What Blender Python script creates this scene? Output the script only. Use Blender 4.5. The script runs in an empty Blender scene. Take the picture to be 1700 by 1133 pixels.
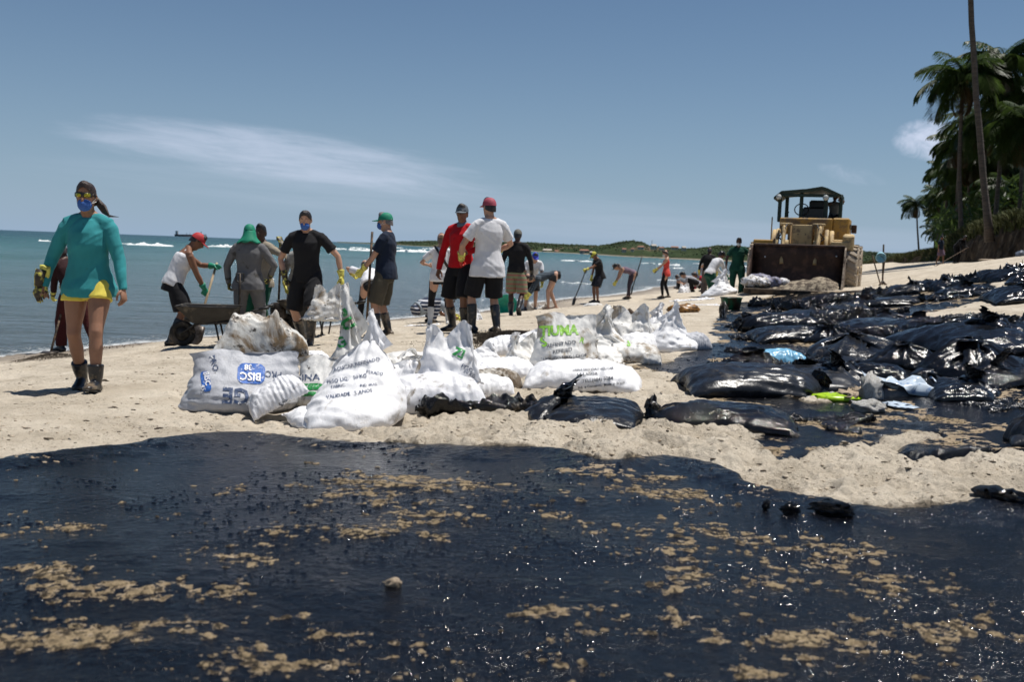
import bpy, bmesh, math, random, time
import numpy as np
from mathutils import Vector, Matrix, Quaternion, noise as mnoise
from mathutils.bvhtree import BVHTree
T0 = time.time()
R = math.radians
sc = bpy.context.scene
C = sc.collection
# ---------------------------------------------------------------- camera
CAM = Vector((0, 0, 1.95)); FPX = 1653.; PITCH = 5.34; ROLL = 2.05
cam = bpy.data.objects.new('camera', bpy.data.cameras.new('camera')); C.objects.link(cam)
cam.location = CAM
cam.data.sensor_width = 36; cam.data.lens = 36 * FPX / 1700
cam.matrix_world = Matrix.Translation(CAM) @ Matrix.Rotation(R(90 - PITCH), 4, 'X') @ Matrix.Rotation(R(ROLL), 4, 'Z')
cam.data.clip_end = 30000; cam.data.clip_start = .05
cam.data.dof.use_dof = True; cam.data.dof.focus_distance = 8.5; cam.data.dof.aperture_fstop = 3.2
sc.camera = cam
CM = cam.matrix_world.to_3x3()
# ---------------------------------------------------------------- sky, sun, exposure
SUN = Vector((.27, .09, .955)).normalized()
world = bpy.data.worlds.new('World'); sc.world = world; world.use_nodes = True
nt = world.node_tree; nt.nodes.clear()
def N_(t, **k):
    n = nt.nodes.new(t)
    for a, b in k.items(): setattr(n, a, b)
    return n
def L_(a, b): nt.links.new(a, b)
def M_(op, a, b=None, c=None, clamp=False):
    n = nt.nodes.new('ShaderNodeMath'); n.operation = op; n.use_clamp = clamp
    for i, v in enumerate((a, b, c)):
        if v is None: continue
        if isinstance(v, (int, float)): n.inputs[i].default_value = v
        else: L_(v, n.inputs[i])
    return n.outputs[0]
sky = N_('ShaderNodeTexSky', sky_type='NISHITA'); sky.sun_disc = False
sky.sun_elevation = math.asin(SUN.z); sky.sun_rotation = math.atan2(SUN.x, SUN.y)
sky.air_density = 1.; sky.dust_density = .1; sky.ozone_density = 1.; sky.altitude = 0
tc = N_('ShaderNodeTexCoord'); sp = N_('ShaderNodeSeparateXYZ'); L_(tc.outputs['Generated'], sp.inputs[0])
yy = M_('MAXIMUM', sp.outputs[1], .05); u = M_('DIVIDE', sp.outputs[0], yy); v = M_('DIVIDE', sp.outputs[2], yy)
front = M_('GREATER_THAN', sp.outputs[1], .05)
def cloud(u0, v0, ang, ru, rv, sx, sy, lo, hi, det=8, rough=.62, seed=0., dist=.6):
    ca, sa = math.cos(ang), math.sin(ang)
    du = M_('SUBTRACT', u, u0); dv = M_('SUBTRACT', v, v0)
    a = M_('ADD', M_('MULTIPLY', du, ca), M_('MULTIPLY', dv, sa)); b = M_('SUBTRACT', M_('MULTIPLY', dv, ca), M_('MULTIPLY', du, sa))
    r2 = M_('ADD', M_('POWER', M_('ABSOLUTE', M_('DIVIDE', a, ru)), 2), M_('POWER', M_('ABSOLUTE', M_('DIVIDE', b, rv)), 2))
    m = M_('SUBTRACT', 1, r2, clamp=True)
    cb = N_('ShaderNodeCombineXYZ'); L_(M_('MULTIPLY', a, sx), cb.inputs[0]); L_(M_('MULTIPLY', b, sy), cb.inputs[1]); cb.inputs[2].default_value = seed
    nn = N_('ShaderNodeTexNoise'); nn.inputs['Detail'].default_value = det; nn.inputs['Roughness'].default_value = rough; nn.inputs['Scale'].default_value = 1; nn.inputs['Distortion'].default_value = dist
    L_(cb.outputs[0], nn.inputs['Vector'])
    q = M_('MULTIPLY', M_('POWER', m, .5), M_('ADD', nn.outputs[0], .25))
    mr = N_('ShaderNodeMapRange', interpolation_type='SMOOTHSTEP'); L_(q, mr.inputs[0]); mr.inputs[1].default_value = lo; mr.inputs[2].default_value = hi
    return M_('MULTIPLY', mr.outputs[0], front)
#CLOUDS
c1 = M_('MULTIPLY', cloud(-.235, .083, R(-5.5), .27, .034, 9, 70, .34, .98, seed=3.3, dist=.3), .5)
c2 = M_('MULTIPLY', cloud(.405, .121, R(0), .042, .024, 46, 60, .30, .86, seed=1.0), .8)
c3 = M_('MULTIPLY', cloud(-.1, .045, R(-3), .5, .03, 4, 60, .35, 1.1, seed=7., dist=.2), .18)
c4 = M_('MULTIPLY', cloud(.33, .085, R(-10), .05, .012, 40, 60, .45, 1.0, seed=5.), .2)
c5 = M_('MULTIPLY', cloud(.2, .02, R(0), .5, .02, 3, 50, .35, 1.1, seed=9., dist=.2), .16)
cc = M_('ADD', M_('ADD', M_('ADD', c1, c2), M_('ADD', c3, c5)), c4, clamp=True)
tint = N_('ShaderNodeMix', data_type='RGBA', blend_type='MULTIPLY'); tint.inputs[0].default_value = 1
L_(sky.outputs[0], tint.inputs[6]); tint.inputs[7].default_value = (.72, .90, 1.06, 1)
elv = M_('MAXIMUM', sp.outputs[2], 0.); hz = M_('MULTIPLY', M_('EXPONENT', M_('MULTIPLY', elv, -7.5)), .92)
air = N_('ShaderNodeMix', data_type='RGBA'); L_(hz, air.inputs[0]); L_(tint.outputs[2], air.inputs[6]); air.inputs[7].default_value = (5.5, 7.5, 10.2, 1)
mx = N_('ShaderNodeMix', data_type='RGBA'); L_(cc, mx.inputs[0]); L_(air.outputs[2], mx.inputs[6]); mx.inputs[7].default_value = (12.5, 13.5, 16.5, 1)
bg = N_('ShaderNodeBackground'); L_(mx.outputs[2], bg.inputs[0]); bg.inputs[1].default_value = .052
wo = N_('ShaderNodeOutputWorld'); L_(bg.outputs[0], wo.inputs[0])
sun = bpy.data.objects.new('sun', bpy.data.lights.new('sun', 'SUN')); C.objects.link(sun)
sun.data.energy = 5.0; sun.data.angle = R(.53); sun.data.color = (1, .955, .89)
sun.rotation_euler = SUN.to_track_quat('Z', 'Y').to_euler()
vs = sc.view_settings; vs.view_transform = 'Standard'; vs.look = 'None'; vs.exposure = .16; vs.gamma = 1; vs.use_curve_mapping = False
sc.cycles.max_bounces = 6; sc.cycles.transparent_max_bounces = 8; sc.cycles.caustics_reflective = False; sc.cycles.caustics_refractive = False
sc.cycles.use_denoising = True
# ---------------------------------------------------------------- points from the photograph's pixels (1700 x 1133)
def ray(px, py):
    return (CM @ Vector((px - 850, 566.5 - py, -FPX))).normalized()
def P(px, py, d):
    """the point at depth d (metres along +Y) seen at a pixel"""
    r = ray(px, py); return CAM + r * (d / r.y)
# heights of the beach: x, y, z control points
def cp(px, py, d):
    q = P(px, py, d); return (q.x, q.y, q.z)
SHORE = [(-22, -30), (-19, -8), (-14.5, 4), (-11.0, 9.5), (-7.9, 15), (-5.6, 20), (-3.2, 25.5), (-.2, 33), (2.6, 41), (8, 57), (16, 84), (30, 128), (66, 220), (150, 420)]
CTRL = [(a, b, 0.) for a, b in SHORE] + [(a - 3.5, b + 1.2, -.45) for a, b in SHORE] + [(a - 14, b + 6, -1.6) for a, b in SHORE]
CTRL += [(a + 2.2, b - .9, .27) for a, b in SHORE[1:7]] + [(a + 2.5, b - .9, .18) for a, b in SHORE[7:]] + [(a + 14 + b * .04, b - 2, 2.0) for a, b in SHORE[9:]]
CTRL += [cp(150, 648, 7.7), cp(560, 722, 6.2), cp(300, 572, 14.6), cp(808, 551, 13.7), cp(635, 560, 13.9), cp(858, 522, 21), cp(1105, 490, 34), cp(1222, 500, 29.5),
         cp(1250, 487, 28.6), cp(1420, 482, 30), cp(1470, 474, 28), cp(1700, 426, 31), cp(1560, 437, 60), cp(1500, 447, 60), cp(900, 652, 8.1), cp(1560, 640, 8.9), cp(1700, 560, 11.5), cp(1700, 470, 21),
         cp(1400, 600, 10.5), cp(1700, 830, 4.9), cp(900, 770, 5.0), cp(0, 765, 5.0), (0, 1, .74), (4, 2, .85), (-4, 2, .66), (0, -6, .9), (8, 0, 1.3), (-8, -2, .5), (16, 8, 2.4), (24, 28, 2.9), (40, 70, 3.2), (20, -6, 2.8),
         (10, 14, 1.55), (30, 50, 2.9), (5, 20, .84), (6.5, 25, .84), (3.5, 25, .68), (4, 15, .88)]
_c = np.array(CTRL); _k = 1.6
def _rb(d2): return -np.sqrt(d2 + _k * _k)
_D = ((_c[:, None, :2] - _c[None, :, :2]) ** 2).sum(2)
_n = len(_c); _A = np.zeros((_n + 1, _n + 1)); _A[:_n, :_n] = _rb(_D) + np.eye(_n) * .015; _A[_n, :_n] = 1; _A[:_n, _n] = 1
_w = np.linalg.solve(_A, np.append(_c[:, 2], 0))
def base(x, y):
    x = np.asarray(x, float); y = np.asarray(y, float); s = np.full(np.broadcast(x, y).shape, _w[_n])
    for i in range(_n): s = s + _w[i] * _rb((x - _c[i, 0]) ** 2 + (y - _c[i, 1]) ** 2)
    return np.clip(s, -3, 4)
def bz(x, y): return float(base(x, y))
def G(px, py):
    """where the sight line through a pixel meets the beach"""
    r = ray(px, py); t = 1.5; prev = t
    while t < 600:
        q = CAM + r * t
        if q.z < bz(q.x, q.y):
            a, b = prev, t
            for _ in range(14):
                m = (a + b) / 2; q = CAM + r * m
                if q.z < bz(q.x, q.y): b = m
                else: a = m
            return CAM + r * b
        prev = t; t *= 1.02
    return CAM + r * 300
def mpp(y): return y / FPX   # metres per photo pixel at a depth
# ---------------------------------------------------------------- bag cloth solver
def _conset(N, M):
    """index pairs of a tube grid (N around, M along), in independent batches"""
    idx = np.arange(N * M).reshape(M, N)
    S = []
    for par in (0, 1):
        a = idx[:, par::2]; b = np.roll(idx, -1, 1)[:, par::2]; S.append(('u', a.ravel(), b.ravel()))
        a = idx[par:M - 1:2]; b = idx[par + 1:M:2]; n = min(len(a), len(b)); S.append(('v', a[:n].ravel(), b[:n].ravel()))
    for d in (1, -1):
        for par in (0, 1):
            a = idx[par:M - 1:2]; b = np.roll(idx, -d, 1)[par + 1:M:2]; n = min(len(a), len(b))
            S.append(('d', a[:n].ravel(), b[:n].ravel()))
    for k in range(4):
        a = idx[:, k // 2 * 2 + k % 2::4]; b = np.roll(idx, -2, 1)[:, k // 2 * 2 + k % 2::4]
        S.append(('b', a.ravel(), b.ravel()))
        if True:
            r = [i for i in range(M - 2) if i % 4 == k]
            if r: S.append(('c', idx[r].ravel(), idx[[i + 2 for i in r]].ravel()))
    return idx, S

def sim_bag(N=56, M=44, W=.56, L=.9, dirv=(0, 0, 1), wide=(1, 0, 0), origin=(0, 0, .02), bend=0., fill=.3, pres=30., seam0=True,
            tie=None, tie_r=.03, tie_pos=None, floor=None, steps=170, seed=1, crump=.02, grav=9.8, pull=(), mouth_seam=False,
            bstiff=.25, iters=5, fat=.18, pinpos=None, shrink=1.0):
    """a woven or plastic bag as a tube of cloth: W flat width, L length, filled to height fill; returns grid verts (M,N,3)"""
    rng = np.random.RandomState(seed)
    idx, S = _conset(N, M)
    du = 2 * W / N; dv = L / (M - 1)
    dv_ = np.array(dirv, float); dv_ /= np.linalg.norm(dv_)
    wd = np.array(wide, float); wd -= dv_ * wd.dot(dv_); wd /= np.linalg.norm(wd)
    up = np.cross(dv_, wd)
    th = 2 * np.pi * np.arange(N) / N
    v = np.arange(M) * dv
    P = np.zeros((M, N, 3))
    for j in range(M):
        t = j / (M - 1)
        f = fat * min(1, 5 * t + .05) * (1 if not mouth_seam else min(1, 5 * (1 - t) + .05))
        a, b = W * .5 * .9, W * f
        s = 1.
        if tie is not None:
            q = abs(t - tie) / .35
            s = min(1, .12 + q)
        P[j] = np.array(origin) + dv_ * v[j] + (wd * (a * s) * np.cos(th)[:, None]) + up * (b * s) * np.sin(th)[:, None]
    P = P.reshape(-1, 3); P += rng.normal(0, crump * .4, P.shape)
    low = rng.normal(0, 1, (6, 3)); 
    V = np.zeros_like(P); n = len(P)
    rest = {'u': du * shrink, 'v': dv, 'd': math.hypot(du, dv), 'b': 2 * du, 'c': 2 * dv}
    kk = {'u': 1., 'v': 1., 'd': .35, 'b': bstiff * .5, 'c': bstiff * .5}
    seams = []
    hN = N // 2
    for row, on in ((0, seam0), (M - 1, mouth_seam)):
        if on:
            a = idx[row, 1:hN]; b = idx[row, :hN:-1]
            seams.append((a, b))
    dt = 1 / 60.
    if tie is not None:
        tr = int(round(tie * (M - 1)))
        tc = np.array(tie_pos) if tie_pos is not None else None
    pins = [(idx[j, i % N], np.array(p, float)) for (j, i, p) in pull]
    for st in range(steps):
        V[:, 2] -= grav * dt
        G = P.reshape(M, N, 3)
        e1 = np.roll(G, -1, 1) - np.roll(G, 1, 1)
        e2 = np.empty_like(G); e2[1:-1] = G[2:] - G[:-2]; e2[0] = G[1] - G[0]; e2[-1] = G[-1] - G[-2]
        nr = np.cross(e1, e2).reshape(-1, 3) * .25
        # orient outward
        c = G.mean(1, keepdims=True); 
        if st == 0: sgn = np.sign(np.sum(nr.reshape(M, N, 3) * (G - c)))
        pr = pres * np.clip(fill - P[:, 2], 0, None) / max(fill, .05)
        if tie is not None:
            rowv = np.repeat(np.arange(M), N); pr = np.where(rowv < tr, pr, 0)
        elif not mouth_seam:
            rowv = np.repeat(np.arange(M), N); pr = np.where(rowv < M - 3, pr, 0)
        ramp = min(1, st / 40.)
        V += (sgn * nr) * (pr / (du * dv))[:, None] * dt * ramp
        V *= .965
        sp = np.linalg.norm(V, axis=1, keepdims=True); V *= np.minimum(1, 4. / np.maximum(sp, 1e-6))
        Q = P + V * dt
        for it in range(iters):
            for (t, a, b) in S:
                d = Q[b] - Q[a]; l = np.sqrt((d * d).sum(1)) + 1e-9; r = rest[t]; k = kk[t]
                if t in 'bc': # bending: only resist folding below rest
                    w = np.where(l < r, (l - r) / l, 0) * .5 * k
                elif t == 'd': w = (l - r) / l * .5 * k
                else: w = np.where(l > r, (l - r) / l * .5, (l - r) / l * .5 * .8)
                d *= w[:, None]; Q[a] += d; Q[b] -= d
            for (a, b) in seams:
                m = (Q[a] + Q[b]) * .5; Q[a] = m; Q[b] = m
            if tie is not None:
                ring = Q[idx[tr]]; cc = ring.mean(0) if tc is None else (ring.mean(0) * (1 - .1) + tc * .1)
                d = ring - ring.mean(0); l = np.linalg.norm(d, axis=1, keepdims=True); rr = tie_r
                f = min(1, st / 60.); tgt = d * np.minimum(1, rr / np.maximum(l, 1e-6))
                Q[idx[tr]] = cc + d * (1 - f) + tgt * f
            for (i, p) in pins:
                Q[i] = Q[i] * .7 + p * .3
            fz = .0 if floor is None else floor(Q)
            under = Q[:, 2] < fz + .004
            Q[under, 2] = (fz if np.isscalar(fz) else fz[under]) + .004
            Q[under, :2] = P[under, :2] * .6 + Q[under, :2] * .4
        V = (Q - P) / dt; P = Q
    return P.reshape(M, N, 3)

def grid_mesh(name, G, closed0=True, sub=1, thick=0., close1=False, smooth=True):
    M, N = G.shape[:2]
    vs = G.reshape(-1, 3).tolist(); idx = np.arange(M * N).reshape(M, N)
    fs = []
    for j in range(M - 1):
        for i in range(N):
            i2 = (i + 1) % N
            fs.append((idx[j, i], idx[j, i2], idx[j + 1, i2], idx[j + 1, i]))
    me = bpy.data.meshes.new(name); me.from_pydata(vs, [], [tuple(int(q) for q in f) for f in fs])
    bm = bmesh.new(); bm.from_mesh(me); bmesh.ops.remove_doubles(bm, verts=bm.verts, dist=.0005)
    uv = None
    if sub:
        pass
    bmesh.ops.recalc_face_normals(bm, faces=bm.faces)
    bm.to_mesh(me); bm.free()
    return me
def nz(x, y, z=0., seed=0):
    """smooth 3-D value noise, -1..1, numpy arrays"""
    x, y, z = np.broadcast_arrays(np.asarray(x, float), np.asarray(y, float), np.asarray(z, float))
    xi = np.floor(x).astype(np.int64); yi = np.floor(y).astype(np.int64); zi = np.floor(z).astype(np.int64)
    fx = x - xi; fy = y - yi; fz = z - zi
    fx = fx * fx * (3 - 2 * fx); fy = fy * fy * (3 - 2 * fy); fz = fz * fz * (3 - 2 * fz)
    def h(a, b, c):
        n = (a * 374761393 + b * 668265263 + c * 2147483647 + seed * 974634777) & 0xffffffff
        n = ((n ^ (n >> 13)) * 1274126177) & 0xffffffff
        n = n ^ (n >> 16)
        return (n & 0xffff) / 32767.5 - 1.
    c = lambda dz: ((h(xi, yi, zi + dz) * (1 - fx) + h(xi + 1, yi, zi + dz) * fx) * (1 - fy) + (h(xi, yi + 1, zi + dz) * (1 - fx) + h(xi + 1, yi + 1, zi + dz) * fx) * fy)
    return c(0) * (1 - fz) + c(1) * fz

def fbm(x, y, z=0., o=4, seed=0, g=.5):
    s = 0; a = 1.; f = 1.; t = 0
    for k in range(o):
        s = s + a * nz(x * f, y * f, np.asarray(z) * f, seed + k * 7); t += a; a *= g; f *= 2.03
    return s / t

def upsample(G, closed=True):
    """double the tube grid (smooth), so that fine creases can be pressed in"""
    M, N = G.shape[:2]
    A = np.empty((M, 2 * N, 3)); r = np.roll
    A[:, 0::2] = G * .75 + (r(G, 1, 1) + r(G, -1, 1)) * .125
    A[:, 1::2] = (G + r(G, -1, 1)) * .5
    B = np.empty((2 * M - 1, 2 * N, 3)); B[0::2] = A; B[2:-2:2] = A[1:-1] * .75 + (A[2:] + A[:-2]) * .125
    B[1::2] = (A[1:] + A[:-1]) * .5
    return B

def normals(G):
    e1 = np.roll(G, -1, 1) - np.roll(G, 1, 1); e2 = np.empty_like(G); e2[1:-1] = G[2:] - G[:-2]; e2[0] = G[1] - G[0]; e2[-1] = G[-1] - G[-2]
    n = np.cross(e1, e2); n /= np.linalg.norm(n, axis=2, keepdims=True) + 1e-9
    c = G.mean(axis=(0, 1)); 
    if np.sum(n * (G - c)) < 0: n = -n
    return n

def crease(G, W, L, amp=.006, tie=None, pleat=.012, seed=0, ribs=0., fine=.5, keep=.0):
    """press pleats round the tie and small folds into the sheet"""
    M, N = G.shape[:2]; n = normals(G)
    u = np.arange(N)[None, :] / N * 2 * W; v = np.arange(M)[:, None] / (M - 1) * L
    cu = np.cos(u / W * np.pi) * W / np.pi; su = np.sin(u / W * np.pi) * W / np.pi  # seamless round the tube
    a = fbm(cu * 7 + 3, su * 7, v * 7, 3, seed)
    d = -np.abs(a) * amp * 2.2 + amp * .4
    b = fbm(cu * 22 + 3, su * 22, v * 14, 2, seed + 5); d = d - np.abs(b) * amp * fine
    if ribs: d = d + ribs * np.sin(v * 95 + 3 * nz(cu * 5, su * 5, v * 4, seed + 9)) * np.clip(nz(cu * 3, su * 3, v * 3, seed + 11) + .4, 0, 1)
    if tie is not None:
        q = (tie * L - v); w = np.where(q > 0, np.exp(-q / (.30 * L)), 1.) * np.clip(np.abs(q) / .05, 0, 1)
        k = nz(cu * 26, su * 26, v * 1.2, seed + 2) + .6 * nz(cu * 55, su * 55, v * 2, seed + 3)
        d = d + pleat * w * (np.abs(k) * -1.3 + .4)
    d = d * (1 + 0 * v)
    return G + n * d[..., None]

def ridge(N, M, pts, n=7, W=.56):
    """pins that hold the flattened mouth of a sack along a crest: pts = (t across 0..1, x, y, z)"""
    h = N // 2; out = []; ts = [q[0] for q in pts]
    for k in range(n):
        t = ts[0] + (ts[-1] - ts[0]) * k / max(1, n - 1); p = [np.interp(t, ts, [q[a] for q in pts]) for a in (1, 2, 3)]
        i = int(round(t * (h - 1))); out += [(M - 1, i, p), (M - 1, (N - i) % N, p)]
    return out

def collar(G, W, L, tie, seed=0, up=(0, 0, 1), flare=.55, lean=(0, 0), tie_r=.03, flop=.3, size=.17):
    """the loose end beyond the tie: a short, limp, crumpled tuft"""
    M, N = G.shape[:2]; tr = int(round(tie * (M - 1))); G = G.copy()
    c = G[tr].mean(0); up = np.array(up, float); up[:2] += lean; up /= np.linalg.norm(up)
    a = np.cross(up, (0.3, 1, .1)); a /= np.linalg.norm(a); b = np.cross(up, a)
    th = 2 * np.pi * np.arange(N) / N; ca, sa = np.cos(th), np.sin(th); g = a * .8 + b * .6; g[2] -= .9
    for j in range(tr - 1, M):
        s = max(0, j - tr) / max(1, M - 1 - tr); l = s * size
        r = tie_r * (1 + .9 * s) + l * flare * (.6 + .5 * nz(ca * 1.6, sa * 1.6, s * 2, seed)) + l * .32 * nz(ca * 5, sa * 5, s * 5, seed + 1)
        ln = l * (1 + .35 * nz(ca * 1.5, sa * 1.5, 0, seed + 2)) ; fl = flop * 2.0 * s ** 1.6 * (1 + .6 * nz(ca * 1.3, sa * 1.3, .5, seed + 3))
        if j < tr: r = np.full(N, tie_r * 1.4); ln = np.full(N, -.02); fl = np.zeros(N)
        q = th + .6 * nz(ca * 3, sa * 3, s * 4, seed + 4) * s
        d = up[None] + g[None] * fl[:, None]; d = d / np.linalg.norm(d, axis=1, keepdims=True)
        p = c + a * (np.cos(q) * r)[:, None] + b * (np.sin(q) * r)[:, None] + d * ln[:, None]
        p += .012 * s * np.stack([nz(ca * 6, sa * 6, s * 7, seed + k) for k in (5, 6, 7)], -1); G[j] = p
    return G
# ---------------------------------------------------------------- mesh and material helpers
MT = {}
def tag(o, label=None, cat=None, group=None, kind=None):
    if label: o['label'] = label
    if cat: o['category'] = cat
    if group: o['group'] = group
    if kind: o['kind'] = kind
    return o
def empty(name, loc=(0, 0, 0), rz=0., label=None, cat=None, group=None):
    o = bpy.data.objects.new(name, None); C.objects.link(o); o.location = loc; o.rotation_euler = (0, 0, rz); o.empty_display_size = .1
    return tag(o, label, cat, group)
def obj(name, me, mat=None, parent=None, smooth=True, loc=None, rot=None):
    if isinstance(me, bmesh.types.BMesh):
        bm = me; me = bpy.data.meshes.new(name); bmesh.ops.recalc_face_normals(bm, faces=bm.faces); bm.to_mesh(me); bm.free()
    o = bpy.data.objects.new(name, me); C.objects.link(o)
    if mat is not None and not me.materials:
        for m in (mat if isinstance(mat, (list, tuple)) else [mat]): me.materials.append(m)
    if smooth is not None:
        me.polygons.foreach_set('use_smooth', [bool(smooth)] * len(me.polygons))
    if parent: o.parent = parent
    if loc is not None: o.location = loc
    if rot is not None: o.rotation_euler = rot
    return o
def npmesh(name, V, F):
    """mesh from numpy verts (n,3) and quads (m,4)"""
    me = bpy.data.meshes.new(name); me.vertices.add(len(V)); me.vertices.foreach_set('co', np.asarray(V, np.float32).ravel())
    k = F.shape[1]; me.loops.add(F.size); me.loops.foreach_set('vertex_index', F.ravel().astype(np.int32))
    me.polygons.add(len(F)); me.polygons.foreach_set('loop_start', (np.arange(len(F)) * k).astype(np.int32)); me.polygons.foreach_set('loop_total', np.full(len(F), k, np.int32))
    me.update(calc_edges=True); me.polygons.foreach_set('use_smooth', [True] * len(F)); return me
def attr(me, name, a):
    at = me.attributes.new(name, 'FLOAT', 'POINT'); at.data.foreach_set('value', np.asarray(a, np.float32).ravel())
def compact(V, F, extra=()):
    used = np.zeros(len(V), bool); used[F.ravel()] = True; m = np.cumsum(used) - 1
    return V[used], m[F], [e[used] for e in extra]
def box(bm, c, s, rot=None, bev=0.):
    r = bmesh.ops.create_cube(bm, size=1); vs_ = r['verts']
    M = Matrix.Translation(Vector(c)) @ (rot.to_4x4() if rot is not None else Matrix.Identity(4)) @ Matrix.Diagonal((*s, 1))
    bmesh.ops.transform(bm, matrix=M, verts=vs_)
    if bev:
        es = list({e for v in vs_ for e in v.link_edges}); bmesh.ops.bevel(bm, geom=es, offset=bev, segments=1, affect='EDGES', profile=.5)
    return vs_
def tube(bm, pts, rad, side=None, n=12, cap='flat'):
    """closed loft through pts; rad = number or (side radius, front radius) per point"""
    pts = [Vector(p) for p in pts]; m = len(pts); rings = []
    if cap == 'round':
        def rr(r): return (r, r) if isinstance(r, (int, float)) else tuple(r)
        a, b = rr(rad[0]), rr(rad[-1]); d0 = (pts[0] - pts[1]).normalized(); d1 = (pts[-1] - pts[-2]).normalized()
        pre = [(pts[0] + d0 * min(a) * math.sin(t), (a[0] * math.cos(t), a[1] * math.cos(t))) for t in (1.35, .9, .45)]
        post = [(pts[-1] + d1 * min(b) * math.sin(t), (b[0] * math.cos(t), b[1] * math.cos(t))) for t in (.45, .9, 1.35)]
        pts = [p for p, _ in pre] + pts + [p for p, _ in post]; rad = [r for _, r in pre] + list(rad) + [r for _, r in post]; m = len(pts)
        if isinstance(side, list): side = [side[0]] * 3 + side + [side[-1]] * 3
    ps = None
    for i, p in enumerate(pts):
        t = (pts[min(i + 1, m - 1)] - pts[max(i - 1, 0)]).normalized()
        if side is not None: s = Vector(side[i] if isinstance(side, list) else side)
        elif ps is not None: s = ps
        else: s = Vector((1, 0, 0)) if abs(t.x) < .8 else Vector((0, 1, 0))
        s = (s - t * s.dot(t)).normalized(); ps = s; f = t.cross(s)
        r = rad[i] if not isinstance(rad, (int, float)) else rad; ra, rb = (r, r) if isinstance(r, (int, float)) else r
        rings.append([bm.verts.new(p + s * (ra * math.cos(2 * math.pi * k / n)) + f * (rb * math.sin(2 * math.pi * k / n))) for k in range(n)])
    for a, b in zip(rings, rings[1:]):
        for k in range(n): bm.faces.new((a[k], a[(k + 1) % n], b[(k + 1) % n], b[k]))
    bm.faces.new(rings[0][::-1]); bm.faces.new(rings[-1]); return rings
def bar(name, a, b, r, mat, parent=None, n=10, r2=None):
    bm = bmesh.new(); tube(bm, [a, (Vector(a) + Vector(b)) / 2, b], [r, ((r2 or r) + r) / 2, r2 or r], n=n); return obj(name, bm, mat, parent)

class NM:
    """small node-material builder"""
    def __init__(s, name, base=(.5, .5, .5), rough=.6, metal=0., spec=.5):
        s.m = bpy.data.materials.new(name); s.m.use_nodes = True; s.t = s.m.node_tree; s.b = s.t.nodes['Principled BSDF']
        s.b.inputs['Base Color'].default_value = (*base, 1); s.b.inputs['Roughness'].default_value = rough; s.b.inputs['Metallic'].default_value = metal
        s.b.inputs['Specular IOR Level'].default_value = spec; s._c = None
    def n(s, t, **k):
        x = s.t.nodes.new(t)
        for a, b in k.items(): setattr(x, a, b)
        return x
    def l(s, a, b): s.t.links.new(a, b); return b
    def co(s):
        if s._c is None: s._c = s.n('ShaderNodeTexCoord').outputs['Object']
        return s._c
    def pos(s): return s.n('ShaderNodeNewGeometry').outputs['Position']
    def noise(s, scale, det=4, rough=.55, vec=None, stretch=None, dist=0.):
        x = s.n('ShaderNodeTexNoise'); x.inputs['Scale'].default_value = scale; x.inputs['Detail'].default_value = det; x.inputs['Roughness'].default_value = rough; x.inputs['Distortion'].default_value = dist
        v = vec if vec is not None else s.co()
        if stretch:
            mp = s.n('ShaderNodeMapping'); mp.inputs['Scale'].default_value = stretch; s.l(v, mp.inputs[0]); v = mp.outputs[0]
        s.l(v, x.inputs['Vector']); return x.outputs[0]
    def ramp(s, f, stops, mode='LINEAR'):
        x = s.n('ShaderNodeValToRGB'); x.color_ramp.interpolation = mode; e = x.color_ramp.elements
        while len(e) < len(stops): e.new(.5)
        for q, (p, c) in zip(e, stops): q.position = p; q.color = (*c, 1) if not isinstance(c, (int, float)) else (c, c, c, 1)
        s.l(f, x.inputs[0]); return x.outputs[0]
    def math(s, op, a, b=None, clamp=False):
        x = s.n('ShaderNodeMath'); x.operation = op; x.use_clamp = clamp
        for i, v in enumerate((a, b)):
            if v is None: continue
            if isinstance(v, (int, float)): x.inputs[i].default_value = v
            else: s.l(v, x.inputs[i])
        return x.outputs[0]
    def mix(s, f, a, b, mode='MIX'):
        x = s.n('ShaderNodeMix', data_type='RGBA', blend_type=mode)
        for i, v in ((0, f), (6, a), (7, b)):
            if isinstance(v, (int, float)): x.inputs[i].default_value = v if i == 0 else (v, v, v, 1)
            elif isinstance(v, tuple): x.inputs[i].default_value = (*v, 1)
            else: s.l(v, x.inputs[i])
        return x.outputs[2]
    def attr(s, name): x = s.n('ShaderNodeAttribute'); x.attribute_name = name; return x.outputs['Fac']
    def bump(s, h, dist=.01, strength=1., prev=None):
        x = s.n('ShaderNodeBump'); x.inputs['Distance'].default_value = dist; x.inputs['Strength'].default_value = strength; s.l(h, x.inputs['Height'])
        if prev is not None: s.l(prev, x.inputs['Normal'])
        s.l(x.outputs[0], s.b.inputs['Normal']); return x.outputs[0]
    def color(s, c): s.l(c, s.b.inputs['Base Color'])
    def rough(s, c): s.l(c, s.b.inputs['Roughness'])
def simple(name, base, rough=.7, var=.25, scale=8, bump=0., bscale=60, metal=0., dirt=None, dirt_amt=.5, dscale=5, spec=.4):
    s = NM(name, base, rough, metal, spec)
    f = s.noise(scale, 5); lo = tuple(c * (1 - var) for c in base); hi = tuple(min(1, c * (1 + var)) for c in base)
    c = s.ramp(f, [(.3, lo), (.7, hi)])
    if dirt: c = s.mix(s.ramp(s.noise(dscale, 7, .65), [(.62 - .35 * dirt_amt, 0), (.72 - .3 * dirt_amt, 1)]), c, dirt)
    s.color(c)
    if bump: s.bump(s.noise(bscale, 3), bump)
    return s.m
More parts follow.
